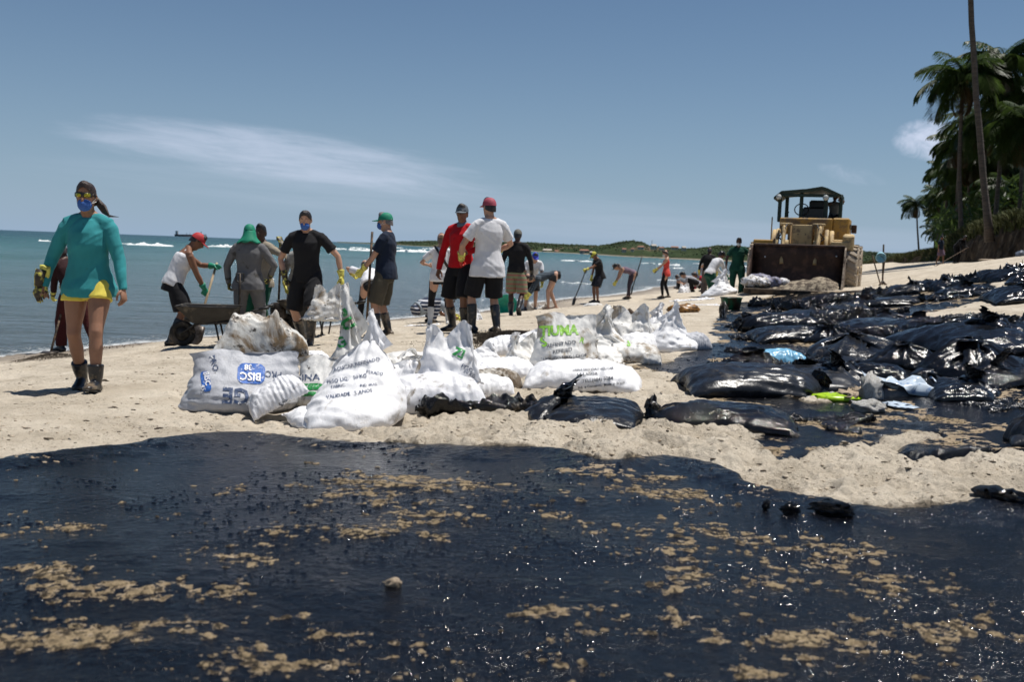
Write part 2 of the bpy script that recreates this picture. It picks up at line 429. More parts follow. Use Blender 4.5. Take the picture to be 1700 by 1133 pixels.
# ---------------------------------------------------------------- people
BAKE = []      # (object, extra bmesh data appended after the body skin is grown)
SKIN = {}
def skin_mat(name, c):
    s = NM(name, c, .55, 0, .4); f = s.noise(14, 4); s.color(s.ramp(f, [(.3, tuple(v * .92 for v in c)), (.7, tuple(min(1, v * 1.06) for v in c))])); s.b.inputs['Subsurface Weight'].default_value = .06; s.b.inputs['Subsurface Radius'].default_value = (.02, .008, .004); return s.m
SKIN['tan'] = skin_mat('skin_tan', (.30, .155, .095)); SKIN['light'] = skin_mat('skin_light', (.45, .26, .18)); SKIN['brown'] = skin_mat('skin_brown', (.20, .095, .055)); SKIN['dark'] = skin_mat('skin_dark', (.075, .038, .026))
_cl = {}
def cloth(name, c, rough=.85, dirt=None, amt=.3, stripes=None):
    if name in _cl: return _cl[name]
    s = NM(name, c, rough, 0, .2); f = s.noise(7, 5); col = s.ramp(f, [(.3, tuple(v * .85 for v in c)), (.7, tuple(min(1, v * 1.08) for v in c))])
    if stripes:
        sx = s.n('ShaderNodeSeparateXYZ'); s.l(s.co(), sx.inputs[0]); w = s.math('SINE', s.math('MULTIPLY', sx.outputs[2], stripes[1])); col = s.mix(s.ramp(w, [(.3, 0), (.6, 1)]), col, stripes[0])
    if dirt: col = s.mix(s.ramp(s.noise(6, 7, .65), [(.66 - .3 * amt, 0), (.74 - .25 * amt, .9)]), col, dirt)
    s.color(col); s.bump(s.noise(260, 2), .0015); s.b.inputs['Sheen Weight'].default_value = .05
    _cl[name] = s.m; return s.m
OILD = (.03, .022, .015)
def rot_to(y, zhint):
    y = Vector(y).normalized(); z = Vector(zhint); z = (z - y * z.dot(y)); z = z.normalized() if z.length > 1e-4 else y.orthogonal().normalized(); x = y.cross(z)
    return Matrix((x, y, z)).transposed()
def ik(a, b, l1, l2, hint):
    d = b - a; L = d.length; mx_ = (l1 + l2) * .995
    if L > mx_: b = a + d * (mx_ / L); d = b - a; L = mx_
    ca = (l1 * l1 + L * L - l2 * l2) / (2 * l1 * L); ca = max(-1, min(1, ca)); dn = d / L
    h = Vector(hint); h = h - dn * h.dot(dn); h = h.normalized() if h.length > 1e-5 else dn.orthogonal().normalized()
    return a + dn * (l1 * ca) + h * (l1 * math.sqrt(1 - ca * ca)), b
def hand_bm(bm, w, M, s=1., curl=.4, right=True, r=1.):
    """palm, four unequal bent fingers and a thumb; M: x across (towards the thumb), y to the fingertips, z out of the back of the hand"""
    def T(p): return w + M @ (Vector(p) * s)
    X = M.col[0]
    tube(bm, [T((0, -.02, 0)), T((0, .015, 0)), T((.002, .05, 0)), T((0, .088, 0)), T((0, .096, 0))], [(.026 * s * r, .018 * s * r), (.032 * s * r, .019 * s * r), (.041 * s * r, .018 * s * r), (.041 * s * r, .014 * s * r), (.034 * s * r, .009 * s * r)], side=X, n=10)
    for k, (x, L, y0) in enumerate(((.031, .070, .086), (.011, .078, .092), (-.010, .073, .090), (-.030, .058, .082))):
        c = curl * (1 + .12 * k); p = Vector((x, y0 - .012, 0)); pts = [p]; a = .15 * c
        for seg, (f, da) in enumerate(((.42, 1.0), (.32, 1.25), (.26, .9))):
            a += da * c; p = p + Vector((x * .10 * (1 - c), math.cos(a), -math.sin(a))) * (L * f); pts.append(p)
        q = .0092 * r * (1 if k < 3 else .85) * s; tube(bm, [T(p) for p in pts], [q * 1.08, q, q * .92, q * .72], side=X, n=7, cap='round')
    a = .5 + .5 * curl; pts = [Vector((.026, .012, -.004)), Vector((.050, .036, -.012 - .01 * curl)), Vector((.058 - .02 * curl, .064, -.022 - .03 * curl)), Vector((.056 - .035 * curl, .086, -.03 - .035 * curl))]
    tube(bm, [T(p) for p in pts], [.0145 * s * r, .0125 * s * r, .0105 * s * r, .008 * s * r], side=M.col[2], n=7, cap='round')
def person(loc, face, label, group=None, H=1.72, skin='tan', fem=False, top=None, bottom=None, boots=None, shoes=None, glove=None, cap=None, hair=(.012, .009, .008), hairstyle='short', mask=None, shades=None,
           pel=None, lean=0., side=0., twist=0., bend=0., head=(0, 0), feet=None, hands=None, elb=None, knee=None, vox=.011, fat=1., curl=(.45, .45), handrot=(None, None), z=None, shoulder=1., flap=None, extras=None):
    """face = heading in degrees (0 looks along +Y, away from the camera; 180 towards it). Feet and hands are (x, y, z) in the
    person's own frame: x to their right, y forward, z up. Index 0 is the left limb, 1 the right one."""
    s = H / 1.75; root = empty('person', loc, R(face), label, 'person', group)
    hipw = (.098 if fem else .092) * s; shw = (.170 if fem else .192) * s * shoulder
    feet = feet or [(-.13, 0, 0, 0), (.13, 0, 0, 0)]
    pz = (pel[2] if pel else .925) * s; pc = Vector((pel[0] * s if pel else 0, pel[1] * s if pel else 0, pz))
    Rp = Matrix.Rotation(R(-lean * .45), 3, 'X') @ Matrix.Rotation(R(side * .5), 3, 'Y')
    Rt = Matrix.Rotation(R(twist), 3, 'Z') @ Matrix.Rotation(R(-lean), 3, 'X') @ Matrix.Rotation(R(side), 3, 'Y'); Rc = Matrix.Rotation(R(twist), 3, 'Z') @ Matrix.Rotation(R(-lean - bend), 3, 'X') @ Matrix.Rotation(R(side), 3, 'Y')
    def spine(h):   # h metres above the pelvis centre, along the bent spine
        h *= s; a = min(h, .22 * s); b = max(0, h - .22 * s); return pc + (Rt if lean or side or twist else Matrix.Identity(3)) @ Vector((0, 0, a)) + Rc @ Vector((0, 0, b))
    hips = [pc + Rp @ Vector((sg * hipw, 0, -.02 * s)) for sg in (-1, 1)]
    chest = spine(.44); sh = [chest + Rc @ Vector((sg * shw, -.005, .005 * s)) for sg in (-1, 1)]
    neck = chest + Rc @ Vector((0, -.01 * s, .085 * s)); hp, hy = head
    Rh = Matrix.Rotation(R(twist + hy), 3, 'Z') @ Matrix.Rotation(R(-hp), 3, 'X')
    hc = neck + (Rc @ Vector((0, .012, .085)) * .5 + Rh @ Vector((0, .02, .10)) * .5) * s + Rh @ Vector((0, .015, .062)) * s
    ank = [Vector((f[0], f[1], f[2])) * 1. + Vector((0, 0, .085 * s)) for f in feet]; kn = []; th_, cf = .43 * s, .415 * s
    for i in range(2):
        fy = R(feet[i][3]) if len(feet[i]) > 3 else 0; hint = knee[i] if knee else Vector((math.sin(-fy) * .6 + (-.12, .12)[i], 1, 0)); k, a = ik(hips[i], ank[i], th_, cf, hint); kn.append(k); ank[i] = a
    ua, fa = .295 * s, .255 * s; hands = hands or [None, None]; el = []; wr = []
    for i in range(2):
        h = hands[i]; sg = (-1, 1)[i]
        if h is None: h = (sg * (.30 if not fem else .27), .05, .80)
        hint = elb[i] if elb and elb[i] else (sg * .5, -1, -.15); e, w = ik(sh[i], Vector(h), ua, fa, hint); el.append(e); wr.append(w)
    X = Vector((1, 0, 0)); f_ = fat
    def ring(h, rx, ry, oy=0.): 
        m = Rc if h > .22 else (Rt if h > .05 else Rp); return spine(h) + m @ Vector((0, oy * s, 0)), (rx * s * f_, ry * s * f_), m @ X
    if fem: prof = [(-.13, .085, .085, -.01), (-.06, .165, .118, -.01), (.03, .168, .116, -.008), (.13, .125, .092, 0), (.20, .122, .09, 0), (.30, .142, .112, .012), (.38, .150, .105, .005), (.455, .135, .078, -.01), (.50, .085, .06, -.012)]
    else: prof = [(-.13, .08, .085, 0), (-.06, .150, .110, -.005), (.03, .160, .112, 0), (.13, .145, .105, .006), (.22, .150, .108, .006), (.31, .168, .115, .004), (.39, .176, .112, 0), (.46, .150, .082, -.01), (.51, .09, .062, -.012)]
    def torso(bm, inf=0., lo=-.2, hi=.6, flare=0., cap='flat'):
        pts, rr, sd = [], [], []
        hs = [p[0] for p in prof]
        zs = sorted({max(lo, hs[0]), min(hi, hs[-1])} | {h for h in hs if lo < h < hi})
        for h in ([lo] if lo < hs[0] else []) + zs:
            q = [np.interp(h, hs, [p[k] for p in prof]) for k in (1, 2, 3)]
            if h < -.05: q[0] = max(q[0], .155 if inf else 0); q[1] = max(q[1], .11 if inf else 0)
            if inf and lo < -.12 and h < .0 and hi > .3: q[0] += .030; q[1] += .018
            fl = flare * max(0, (.15 - h))
            if inf > .015 and hi > .3 and fem and h < .34: q[0] = max(q[0], .150); q[1] = max(q[1], .108)
            a, b, c = ring(h, q[0] + (inf + fl) / 1, q[1] + inf + fl, q[2]); pts.append(a); rr.append(b); sd.append(c)
        tube(bm, pts, rr, side=sd, n=20, cap=cap)
    # ---- body
    bm = bmesh.new(); torso(bm, lo=-.10)
    for sg in (-1, 1): tube(bm, [neck + Rc @ Vector((sg * .015, -.02, .02)) * s, neck.lerp(sh[0 if sg < 0 else 1], .45) + Rc @ Vector((0, -.012, .018)) * s, sh[0 if sg < 0 else 1] + Rc @ Vector((0, 0, .01)) * s], [.045 * s, .042 * s, .045 * s], n=10, cap='round')
    tube(bm, [chest + Rc @ Vector((0, -.012, .03)) * s, neck, hc - Rh @ Vector((0, .02, .05)) * s], [(.075 * s, .065 * s), (.054 * s * (f_ ** .5), .056 * s), (.05 * s, .054 * s)], n=14, cap='round')
    # head: a stack of rings from chin to crown
    hd = [(-.122, .022, .022, .052), (-.105, .042, .042, .036), (-.075, .055, .060, .022), (-.045, .063, .076, .012), (-.015, .068, .086, .006), (.02, .071, .092, 0), (.05, .073, .096, -.004), (.08, .069, .092, -.008), (.105, .053, .074, -.010), (.12, .03, .045, -.01)]
    tube(bm, [hc + Rh @ Vector((0, y * s, h * s)) for h, a, b, y in hd], [(a * s, b * s) for h, a, b, y in hd], side=Rh @ X, n=18, cap='flat')
    tube(bm, [hc + Rh @ Vector((0, .086, .022)) * s, hc + Rh @ Vector((0, .106, -.012)) * s, hc + Rh @ Vector((0, .10, -.03)) * s], [.009 * s, .013 * s, .016 * s], n=8, cap='round')
    tube(bm, [hc + Rh @ Vector((-.024, .078, -.062)) * s, hc + Rh @ Vector((0, .088, -.060)) * s, hc + Rh @ Vector((.024, .078, -.062)) * s], [(.008 * s)] * 3, n=8, cap='round')
    for sg in (-1, 1): tube(bm, [hc + Rh @ Vector((sg * .068, -.006, -.028)) * s, hc + Rh @ Vector((sg * .079, -.010, .0)) * s, hc + Rh @ Vector((sg * .076, -.010, .026)) * s], [(.008 * s, .014 * s), (.007 * s, .018 * s), (.006 * s, .014 * s)], side=Rh @ X, n=8, cap='round')
    extra = bmesh.new(); wf = .9 if fem else 1.
    for i in range(2):
        sg = (-1, 1)[i]
        tube(bm, [sh[i] + Rc @ Vector((-sg * .03, 0, -.005)) * s, sh[i].lerp(el[i], .12), sh[i].lerp(el[i], .45), el[i], el[i].lerp(wr[i], .3), el[i].lerp(wr[i], .75), wr[i]], [v * s * wf * (f_ ** .5) for v in (.052, .055, .048, .039, .041, .029, .025)], n=12, cap='round')
        tube(bm, [hips[i] + Vector((0, 0, .03)), hips[i].lerp(kn[i], .18), hips[i].lerp(kn[i], .5), hips[i].lerp(kn[i], .85), kn[i], kn[i].lerp(ank[i], .12), kn[i].lerp(ank[i], .33) , kn[i].lerp(ank[i], .65), ank[i]], [v * s * (f_ ** .5) for v in (.088, .093 if not fem else .098, .080 if not fem else .084, .060, .057, .053, .057, .044, .036)], n=14, cap='round')
        fd = Matrix.Rotation(R(feet[i][3]) if len(feet[i]) > 3 else 0, 3, 'Z') @ Matrix.Rotation(R(feet[i][4]) if len(feet[i]) > 4 else 0, 3, 'X')
        if not boots and not shoes: tube(bm, [ank[i] + fd @ Vector((0, -.05, -.055)) * s, ank[i] + fd @ Vector((0, .0, -.04)) * s, ank[i] + fd @ Vector((0, .09, -.058)) * s, ank[i] + fd @ Vector((0, .16, -.070)) * s], [(.032 * s, .028 * s), (.037 * s, .042 * s), (.045 * s, .026 * s), (.036 * s, .014 * s)], side=fd @ X, n=10, cap='round')
        if not (glove and glove[i]):
            d = (wr[i] - el[i]).normalized(); hm = handrot[i] or (sg, 0, 0); M = rot_to(d, hm); 
            hand_bm(extra, wr[i], M, s * wf * 1.02, curl[i])
    o = obj('body', bm, SKIN[skin], root); BAKE.append((o, extra, vox, 3, 0, 0))
    def garment(name, bm, mat, wr_=.004, v=None, sc_=9., parent=root): o = obj(name, bm, mat, parent); BAKE.append((o, None, v or vox * 1.05, 2, wr_, sc_)); return o
    # ---- clothes
    if top:
        kind, mat, ln = top[0], top[1], (top[2] if len(top) > 2 else -.06); bm = bmesh.new(); loose = {'tee': .022, 'long': .018, 'tank': .014, 'tight': .010, 'coat': .03}.get(kind, .018)
        torso(bm, loose, ln, .505 if kind != 'tank' else .43, flare=(.10 if kind in ('tee', 'long', 'coat') else .03))
        if kind != 'tank':
            tube(bm, [chest + Rc @ Vector((0, -.012, -.02)) * s, neck + Rc @ Vector((0, -.006, -.012)) * s], [(.11 * s, .085 * s), (.070 * s, .068 * s)], side=Rc @ X, n=16)
            for sg in (0, 1): tube(bm, [neck + Rc @ Vector((0, -.02, -.03)) * s, neck.lerp(sh[sg], .5) + Rc @ Vector((0, -.01, .010)) * s, sh[sg] + Rc @ Vector((0, 0, .008)) * s], [.064 * s, .062 * s, .066 * s], n=12)
        else:
            for sg in (-1, 1): tube(bm, [chest + Rc @ Vector((sg * .10, .075, -.07)) * s, chest + Rc @ Vector((sg * .095, .03, .050)) * s, chest + Rc @ Vector((sg * .09, -.05, .050)) * s, chest + Rc @ Vector((sg * .095, -.075, -.06)) * s], [(.028 * s, .022 * s)] * 4, side=Rc @ X, n=10)
        for i in range(2):
            sg = (-1, 1)[i]
            if kind != 'tank': tube(bm, [sh[i] + Rc @ Vector((-sg * .02, -.002, .006)) * s, sh[i].lerp(el[i], .10)], [.067 * s, .066 * s], n=14, cap='round')
            if kind in ('tee', 'coat'): tube(bm, [sh[i] + Rc @ Vector((-sg * .05, 0, .0)) * s, sh[i].lerp(el[i], .10), sh[i].lerp(el[i], .45), sh[i].lerp(el[i], .66)], [v * s * (f_ ** .5) for v in (.062, .068, .068, .072)], n=14)
            if kind == 'long' or kind == 'tight': tube(bm, [sh[i] + Rc @ Vector((-sg * .05, 0, .0)) * s, sh[i].lerp(el[i], .10), sh[i].lerp(el[i], .5), el[i], el[i].lerp(wr[i], .4), wr[i]], [v * s * (loose / .018) ** .25 * (f_ ** .5) for v in (.064, .068, .060, .051, .048, .037)], n=14)
        garment('shirt' if kind != 'tank' else 'tank_top', bm, mat, .008 if kind != 'tight' else .004)
    if bottom:
        kind, mat = bottom[:2]; bm = bmesh.new(); fr = {'shorts': 1.0, 'short_shorts': .30, 'pants': 2., 'leggings': 2., 'bermuda': 1.12, 'minishorts': .45}[kind]; inf = {'leggings': .004, 'short_shorts': .012, 'minishorts': .012}.get(kind, .024)
        torso(bm, .003, -.15, .09)
        for i in range(2):
            a, b, c = hips[i] + Vector((0, 0, .04)), kn[i], ank[i]; rr0 = [.095, .100, .088, .073, .068]; q = lambda v: (v + inf) * s * (f_ ** .5)
            if fr <= 1.3: e = a.lerp(b, min(fr, 1) * .93) if fr <= 1 else b.lerp(c, .06); pts = [a, a.lerp(e, .35), a.lerp(e, .7), e]; rr = [q(.066), q(.088), q(.094), q(.090 if fr > .6 else .100)]
            else: pts = [a, a.lerp(b, .25), a.lerp(b, .6), b, b.lerp(c, .35), b.lerp(c, .7), c + Vector((0, 0, .01))]; rr = [q(.075), q(.092), q(.078), q(.060), q(.058 if kind == 'leggings' else .062), q(.044 if kind == 'leggings' else .058), q(.036 if kind == 'leggings' else .056)]
            tube(bm, pts, rr, n=16)
        garment({'shorts': 'shorts', 'bermuda': 'shorts', 'short_shorts': 'shorts', 'minishorts': 'shorts', 'pants': 'trousers', 'leggings': 'leggings'}[kind], bm, mat, .009 if kind != 'leggings' else .002, sc_=8)
    for i in range(2):
        fd = Matrix.Rotation(R(feet[i][3]) if len(feet[i]) > 3 else 0, 3, 'Z') @ Matrix.Rotation(R(feet[i][4]) if len(feet[i]) > 4 else 0, 3, 'X'); A = ank[i]
        if boots or shoes:
            bm = bmesh.new(); m, hgt = boots or (shoes, .0)
            def F(x, y, z_): return A + fd @ (Vector((x, y, z_)) * s)
            if hgt: tp = A.lerp(kn[i], hgt); tube(bm, [F(0, -.004, -.05), A, A.lerp(tp, .4), tp], [(.046 * s, .052 * s), (.046 * s, .05 * s), (.058 * s, .06 * s), (.068 * s, .068 * s)], n=14)
            tube(bm, [F(0, -.075, -.062), F(0, -.06, -.045), F(0, 0, -.028), F(0, .06, -.035), F(0, .12, -.052), F(0, .175, -.060), F(0, .195, -.066)], [(.03 * s, .02 * s), (.040 * s, .036 * s), (.044 * s, .052 * s), (.045 * s, .044 * s), (.050 * s, .030 * s), (.042 * s, .024 * s), (.022 * s, .014 * s)], side=fd @ X, n=12)
            b = garment('boot' if hgt else 'shoe', bm, m, .003, sc_=16)
            bm = bmesh.new(); tube(bm, [F(0, -.082, -.078), F(0, 0, -.078), F(0, .11, -.078), F(0, .198, -.078)], [(.036 * s, .010 * s), (.042 * s, .010 * s), (.052 * s, .010 * s), (.026 * s, .009 * s)], side=fd @ X, n=10)
            obj('sole', bm, MT['rubber'], b)
        if glove and glove[i]:
            bm = bmesh.new(); sg = (-1, 1)[i]; d = (wr[i] - el[i]).normalized(); M = rot_to(d, handrot[i] or (sg, 0, 0)); hand_bm(bm, wr[i], M, s * 1.02, curl[i], r=1.22)
            e = wr[i].lerp(el[i], .34); tube(bm, [wr[i] + d * .01, wr[i].lerp(e, .3), wr[i].lerp(e, .8), e], [(.034 * s), (.037 * s), (.048 * s), (.050 * s)], n=12); obj('glove', bm, glove[i], root)
    # ---- head gear, placed in the head's frame
    def HB(name, bm, mat, sm=True):
        o = obj(name, bm, mat, root, smooth=sm); o.matrix_local = Matrix.Translation(hc) @ Rh.to_4x4() @ Matrix.Scale(s, 4); return o
    def dome(bm, r, z0, z1, n=20, m=8, front=1., oy=-.004, jit=0., open_face=None, back=0.):
        rings = []
        for j in range(m):
            t = j / (m - 1); zz = z0 + (z1 - z0) * math.sin(t * math.pi / 2); k = max(0, 1 - (max(zz, 0) / z1) ** 3) ** .45 if zz > 0 else 1.
            rings.append([bm.verts.new((r[0] * k * math.cos(a), oy + r[1] * k * math.sin(a) * (front if math.sin(a) > 0 else 1), zz + (open_face * max(0, math.sin(a)) ** 2 * (1 - t) if open_face else 0) - back * max(0, -math.sin(a)) ** .6 * (1 - t))) for a in [2 * math.pi * q / n for q in range(n)]])
        for a, b in zip(rings, rings[1:]):
            for q in range(n): bm.faces.new((a[q], a[(q + 1) % n], b[(q + 1) % n], b[q]))
        if jit:
            for v in bm.verts: v.co += Vector((mnoise.noise(v.co * 60), mnoise.noise(v.co * 60 + Vector((5, 0, 0))), mnoise.noise(v.co * 60 + Vector((0, 7, 0))))) * jit
    if hairstyle:
        bm = bmesh.new(); hm = hair_mat(hair); dome(bm, (.079, .102), .0, .129, n=32, m=11, open_face=.088, jit=.0035 if not cap else .0, oy=-.008, back=.075 if hairstyle != 'short' else .055)
        if hairstyle in ('tail', 'bun'):
            if hairstyle == 'tail':
                for q in range(5): tube(bm, [(.02 - .01 * q, -.095, .03), (-.02 - .012 * q, -.135, .0 - .01 * q), (-.06 - .014 * q, -.13 + .01 * q, -.07), (-.10 - .018 * q, -.10 + .02 * q, -.12 - .006 * q), (-.15 - .02 * q, -.08, -.15)], [.016, .020, .016, .010, .002], n=6)
            else: tube(bm, [(0, -.09, .06), (0, -.12, .07), (0, -.145, .075)], [.03, .036, .02], n=10, cap='round')
        HB('hair', bm, hm)
    if cap:
        ck, cm = cap[:2]; bm = bmesh.new()
        dome(bm, (.085, .107), .028, .134, n=26, m=9, oy=-.004)
        ho = HB('cap' if ck != 'bandana' else 'headscarf', bm, cm)
        if ck in ('cap', 'flapcap', 'capback'):
            sg = 1; bm = bmesh.new(); n = 11; V = []
            for z_ in (.036, .030):
                for k in range(n):
                    a = math.pi * (.14 + .72 * k / (n - 1)); V.append([bm.verts.new((.080 * math.cos(a), .10 * math.sin(a) - .006, z_)), bm.verts.new((.088 * math.cos(a) * (1 - .15 * math.sin(a)), sg * (.10 * math.sin(a) + .088 * math.sin(a) ** .7), z_ - .018 * math.sin(a) - .010 * abs(math.cos(a))))])
            for k in range(n - 1):
                bm.faces.new((V[k][0], V[k + 1][0], V[k + 1][1], V[k][1])); bm.faces.new((V[n + k][0], V[n + k][1], V[n + k + 1][1], V[n + k + 1][0])); bm.faces.new((V[k][1], V[k + 1][1], V[n + k + 1][1], V[n + k][1]))
            b = obj('peak', bm, (cap[2] if len(cap) > 2 else cm), ho)
        if ck == 'flapcap' or flap:
            bm = bmesh.new(); n = 18; rings = []
            for j, (rx, ry, zz) in enumerate(((.084, .104, .04), (.090, .112, 0.), (.100, .122, -.05), (.125, .140, -.10), (.165, .15, -.14), (.185, .15, -.165))):
                rings.append([bm.verts.new((rx * math.cos(a), ry * math.sin(a) * (1 if math.sin(a) < 0 else .55), zz + .012 * math.sin(a * 7 + j))) for a in [math.pi * (.93 + 1.14 * k / (n - 1)) for k in range(n)]])
            for a, b in zip(rings, rings[1:]):
                for q in range(n - 1): bm.faces.new((a[q], a[q + 1], b[q + 1], b[q]))
            f = obj('neck_flap', bm, cm, ho); k = f.modifiers.new('thickness', 'SOLIDIFY'); k.thickness = .006
    if mask:
        bm = bmesh.new(); rings = []
        for (w_, h_, y_) in ((.058, .052, .060), (.054, .048, .082), (.040, .036, .105), (.018, .016, .118), (.003, .003, .120)):
            rings.append([bm.verts.new((w_ * math.cos(a), y_ - .3 * w_ * abs(math.cos(a)) ** 2, -.050 + h_ * math.sin(a) * (1.15 if math.sin(a) < 0 else 1))) for a in [2 * math.pi * q / 18 for q in range(18)]])
        for a, b in zip(rings, rings[1:]):
            for q in range(18): bm.faces.new((a[q], a[(q + 1) % 18], b[(q + 1) % 18], b[q]))
        mo = HB('face_mask', bm, mask)
        bm = bmesh.new()
        for z_ in (-.03, .0): tube(bm, [(-.055, .058, -.045), (-.077, .0, z_ + .0), (-.04, -.10, z_ + .04), (.04, -.10, z_ + .04), (.077, 0, z_), (.055, .058, -.045)], [.0022] * 6, n=5)
        obj('strap', bm, MT['white_cloth'], mo)
    if shades:
        bm = bmesh.new(); tube(bm, [(-.066, .066, .026), (-.03, .094, .026), (0, .099, .028), (.03, .094, .026), (.066, .066, .026)], [(.020, .007)] * 5, side=(0, 0, 1), n=10); g = HB('sunglasses', bm, MT['black_plastic'])
        for sg in (-1, 1):
            bm = bmesh.new(); tube(bm, [(sg * .012, .101, .024), (sg * .034, .0985, .024), (sg * .058, .083, .026)], [(.013, .003), (.017, .004), (.013, .003)], side=(0, 0, 1), n=10); obj('lens', bm, shades, g)
            bm = bmesh.new(); tube(bm, [(sg * .066, .068, .03), (sg * .082, .0, .02), (sg * .082, -.02, .012)], [.003] * 3, n=6); obj('temple', bm, MT['black_plastic'], g)
    else:
        for sg in (-1, 1):
            bm = bmesh.new(); bmesh.ops.create_icosphere(bm, subdivisions=2, radius=.0115); e = HB('eye', bm, MT['eye_white']); e.matrix_local = e.matrix_local @ Matrix.Translation((sg * .031, .0805, .022)) @ Matrix.Diagonal((1.15, .62, .7, 1))
            bm = bmesh.new(); bmesh.ops.create_icosphere(bm, subdivisions=1, radius=.0055); obj('iris', bm, MT['iris'], e, loc=(0, .009, 0))
        bm = bmesh.new()
        for sg in (-1, 1): tube(bm, [(sg * .016, .094, .042), (sg * .034, .089, .046), (sg * .052, .076, .040)], [(.0035, .003), (.004, .003), (.002, .002)], n=6)
        HB('eyebrows', bm, hair_mat(hair))
    if z is None: z = bz(loc[0], loc[1])
    return root, dict(wr=wr, el=el, hc=hc, Rh=Rh, pc=pc, chest=chest, Rc=Rc, s=s, ank=ank, sh=sh)
def hair_mat(c):
    n = 'hair_%02x%02x' % (int(c[0] * 255), int(c[2] * 255))
    if n in bpy.data.materials: return bpy.data.materials[n]
    s = NM(n, c, .42, 0, .5); s.color(s.ramp(s.noise(30, 3, stretch=(1, 1, .2)), [(.3, c), (.7, tuple(v * 2.2 for v in c))])); s.bump(s.noise(160, 3, stretch=(1, 1, .12)), .006); return s.m
def bake_people():
    tmp = []
    for o, extra, v, sm, wr_, sc_ in BAKE:
        m = o.modifiers.new('r', 'REMESH'); m.mode = 'VOXEL'; m.voxel_size = v; m.use_smooth_shade = True
        m = o.modifiers.new('s', 'SMOOTH'); m.iterations = sm; m.factor = .5
    dg = bpy.context.evaluated_depsgraph_get(); dg.update()
    for o, extra, v, sm, wr_, sc_ in BAKE:
        me = bpy.data.meshes.new_from_object(o.evaluated_get(dg)); mats = list(o.data.materials); o.modifiers.clear(); old = o.data
        n = len(me.vertices)
        if wr_:
            co = np.empty(n * 3, np.float32); me.vertices.foreach_get('co', co); co = co.reshape(-1, 3); no = np.empty(n * 3, np.float32); me.vertices.foreach_get('normal', no); no = no.reshape(-1, 3)
            sd = sum(ord(ch) for ch in o.name) % 97; x, y, z = co.T
            w = fbm(x * sc_ * .8, y * sc_ * .8, z * sc_ * .3, 2, sd); w2 = fbm(x * sc_ * .6 + z * 6, y * sc_ * .6, z * sc_ * 1.2 + x * 7, 2, sd + 3)
            d = (.5 - np.abs(w) * 2.) * wr_ * .8 + (.3 - np.abs(w2) * 1.6) * wr_ * .8
            co = co + no * d[:, None]; me.vertices.foreach_set('co', co.ravel()); me.update()
        if extra is not None:
            if len(extra.verts):
                bmesh.ops.recalc_face_normals(extra, faces=extra.faces); extra.from_mesh(me); nm = bpy.data.meshes.new('body'); extra.to_mesh(nm); me = nm
            extra.free()
        me.materials.clear()
        for q in mats: me.materials.append(q)
        me.polygons.foreach_set('use_smooth', [True] * len(me.polygons)); o.data = me
    BAKE.clear()

MT['rubber'] = simple('black_rubber', (.018, .018, .018), .5, bump=.002); MT['black_plastic'] = simple('black_plastic', (.012, .012, .012), .3)
MT['white_cloth'] = simple('white_cloth', (.7, .7, .68), .8); MT['eye_white'] = simple('eye_white', (.7, .68, .64), .3, .05); MT['iris'] = simple('iris', (.02, .012, .008), .2)
MT['boot'] = simple('boot_rubber', (.012, .013, .016), .33, .3, 6, dirt=(.16, .12, .08), dirt_amt=.32, dscale=9, bump=.002, bscale=30, spec=.5)
MT['glove_y'] = simple('yellow_glove', (.66, .60, .12), .55, .15, dirt=OILD, dirt_amt=.25, dscale=22); MT['glove_yd'] = simple('oily_yellow_glove', (.62, .56, .10), .5, .15, dirt=OILD, dirt_amt=.75, dscale=26)
MT['glove_g'] = simple('green_glove', (.01, .22, .13), .5, .15); MT['mask_b'] = simple('blue_mask', (.045, .13, .42), .8, .1); MT['glove_r'] = simple('red_glove', (.5, .03, .02), .5)
SM_W = simple('tarry_white', (.6, .58, .55), .5, .2, dirt=OILD, dirt_amt=.8, dscale=2.2); BM_X = None
_t = NM('tar_clod', (.008, .0075, .007), .10, 0, .6); _t.bump(_t.noise(9, 6, .7), .25, .9); BM_X = _t.m
# ---------------------------------------------------------------- beach, oil, sea
def world_poly(pts): return np.array([[G(a, b).x, G(a, b).y] for a, b in pts])
def sdist(poly, x, y):
    """signed distance to a polygon, positive inside"""
    sh = x.shape; x = x.ravel(); y = y.ravel(); ins = np.zeros(x.shape, bool); dm = np.full(x.shape, 1e9)
    for (x1, y1), (x2, y2) in zip(poly, np.roll(poly, -1, 0)):
        cr = ((y1 > y) != (y2 > y)); ins ^= cr & (x < (x2 - x1) * (y - y1) / (y2 - y1 + 1e-12) + x1)
        dx, dy = x2 - x1, y2 - y1; t = np.clip(((x - x1) * dx + (y - y1) * dy) / (dx * dx + dy * dy + 1e-12), 0, 1)
        dm = np.minimum(dm, (x - x1 - t * dx) ** 2 + (y - y1 - t * dy) ** 2)
    return (np.sqrt(dm) * np.where(ins, 1, -1)).reshape(sh)
EDGE = world_poly([(-300, 800), (-120, 782), (0, 765), (150, 748), (300, 728), (370, 718), (430, 722), (550, 737), (700, 745), (800, 749), (900, 745), (1000, 768), (1100, 760), (1180, 775), (1250, 800), (1350, 824), (1450, 840), (1560, 838), (1640, 828), (1700, 822), (1850, 815), (2050, 830)])
SLICK = np.vstack([EDGE, [[3.6, 1.], [-4.5, 1.]]])
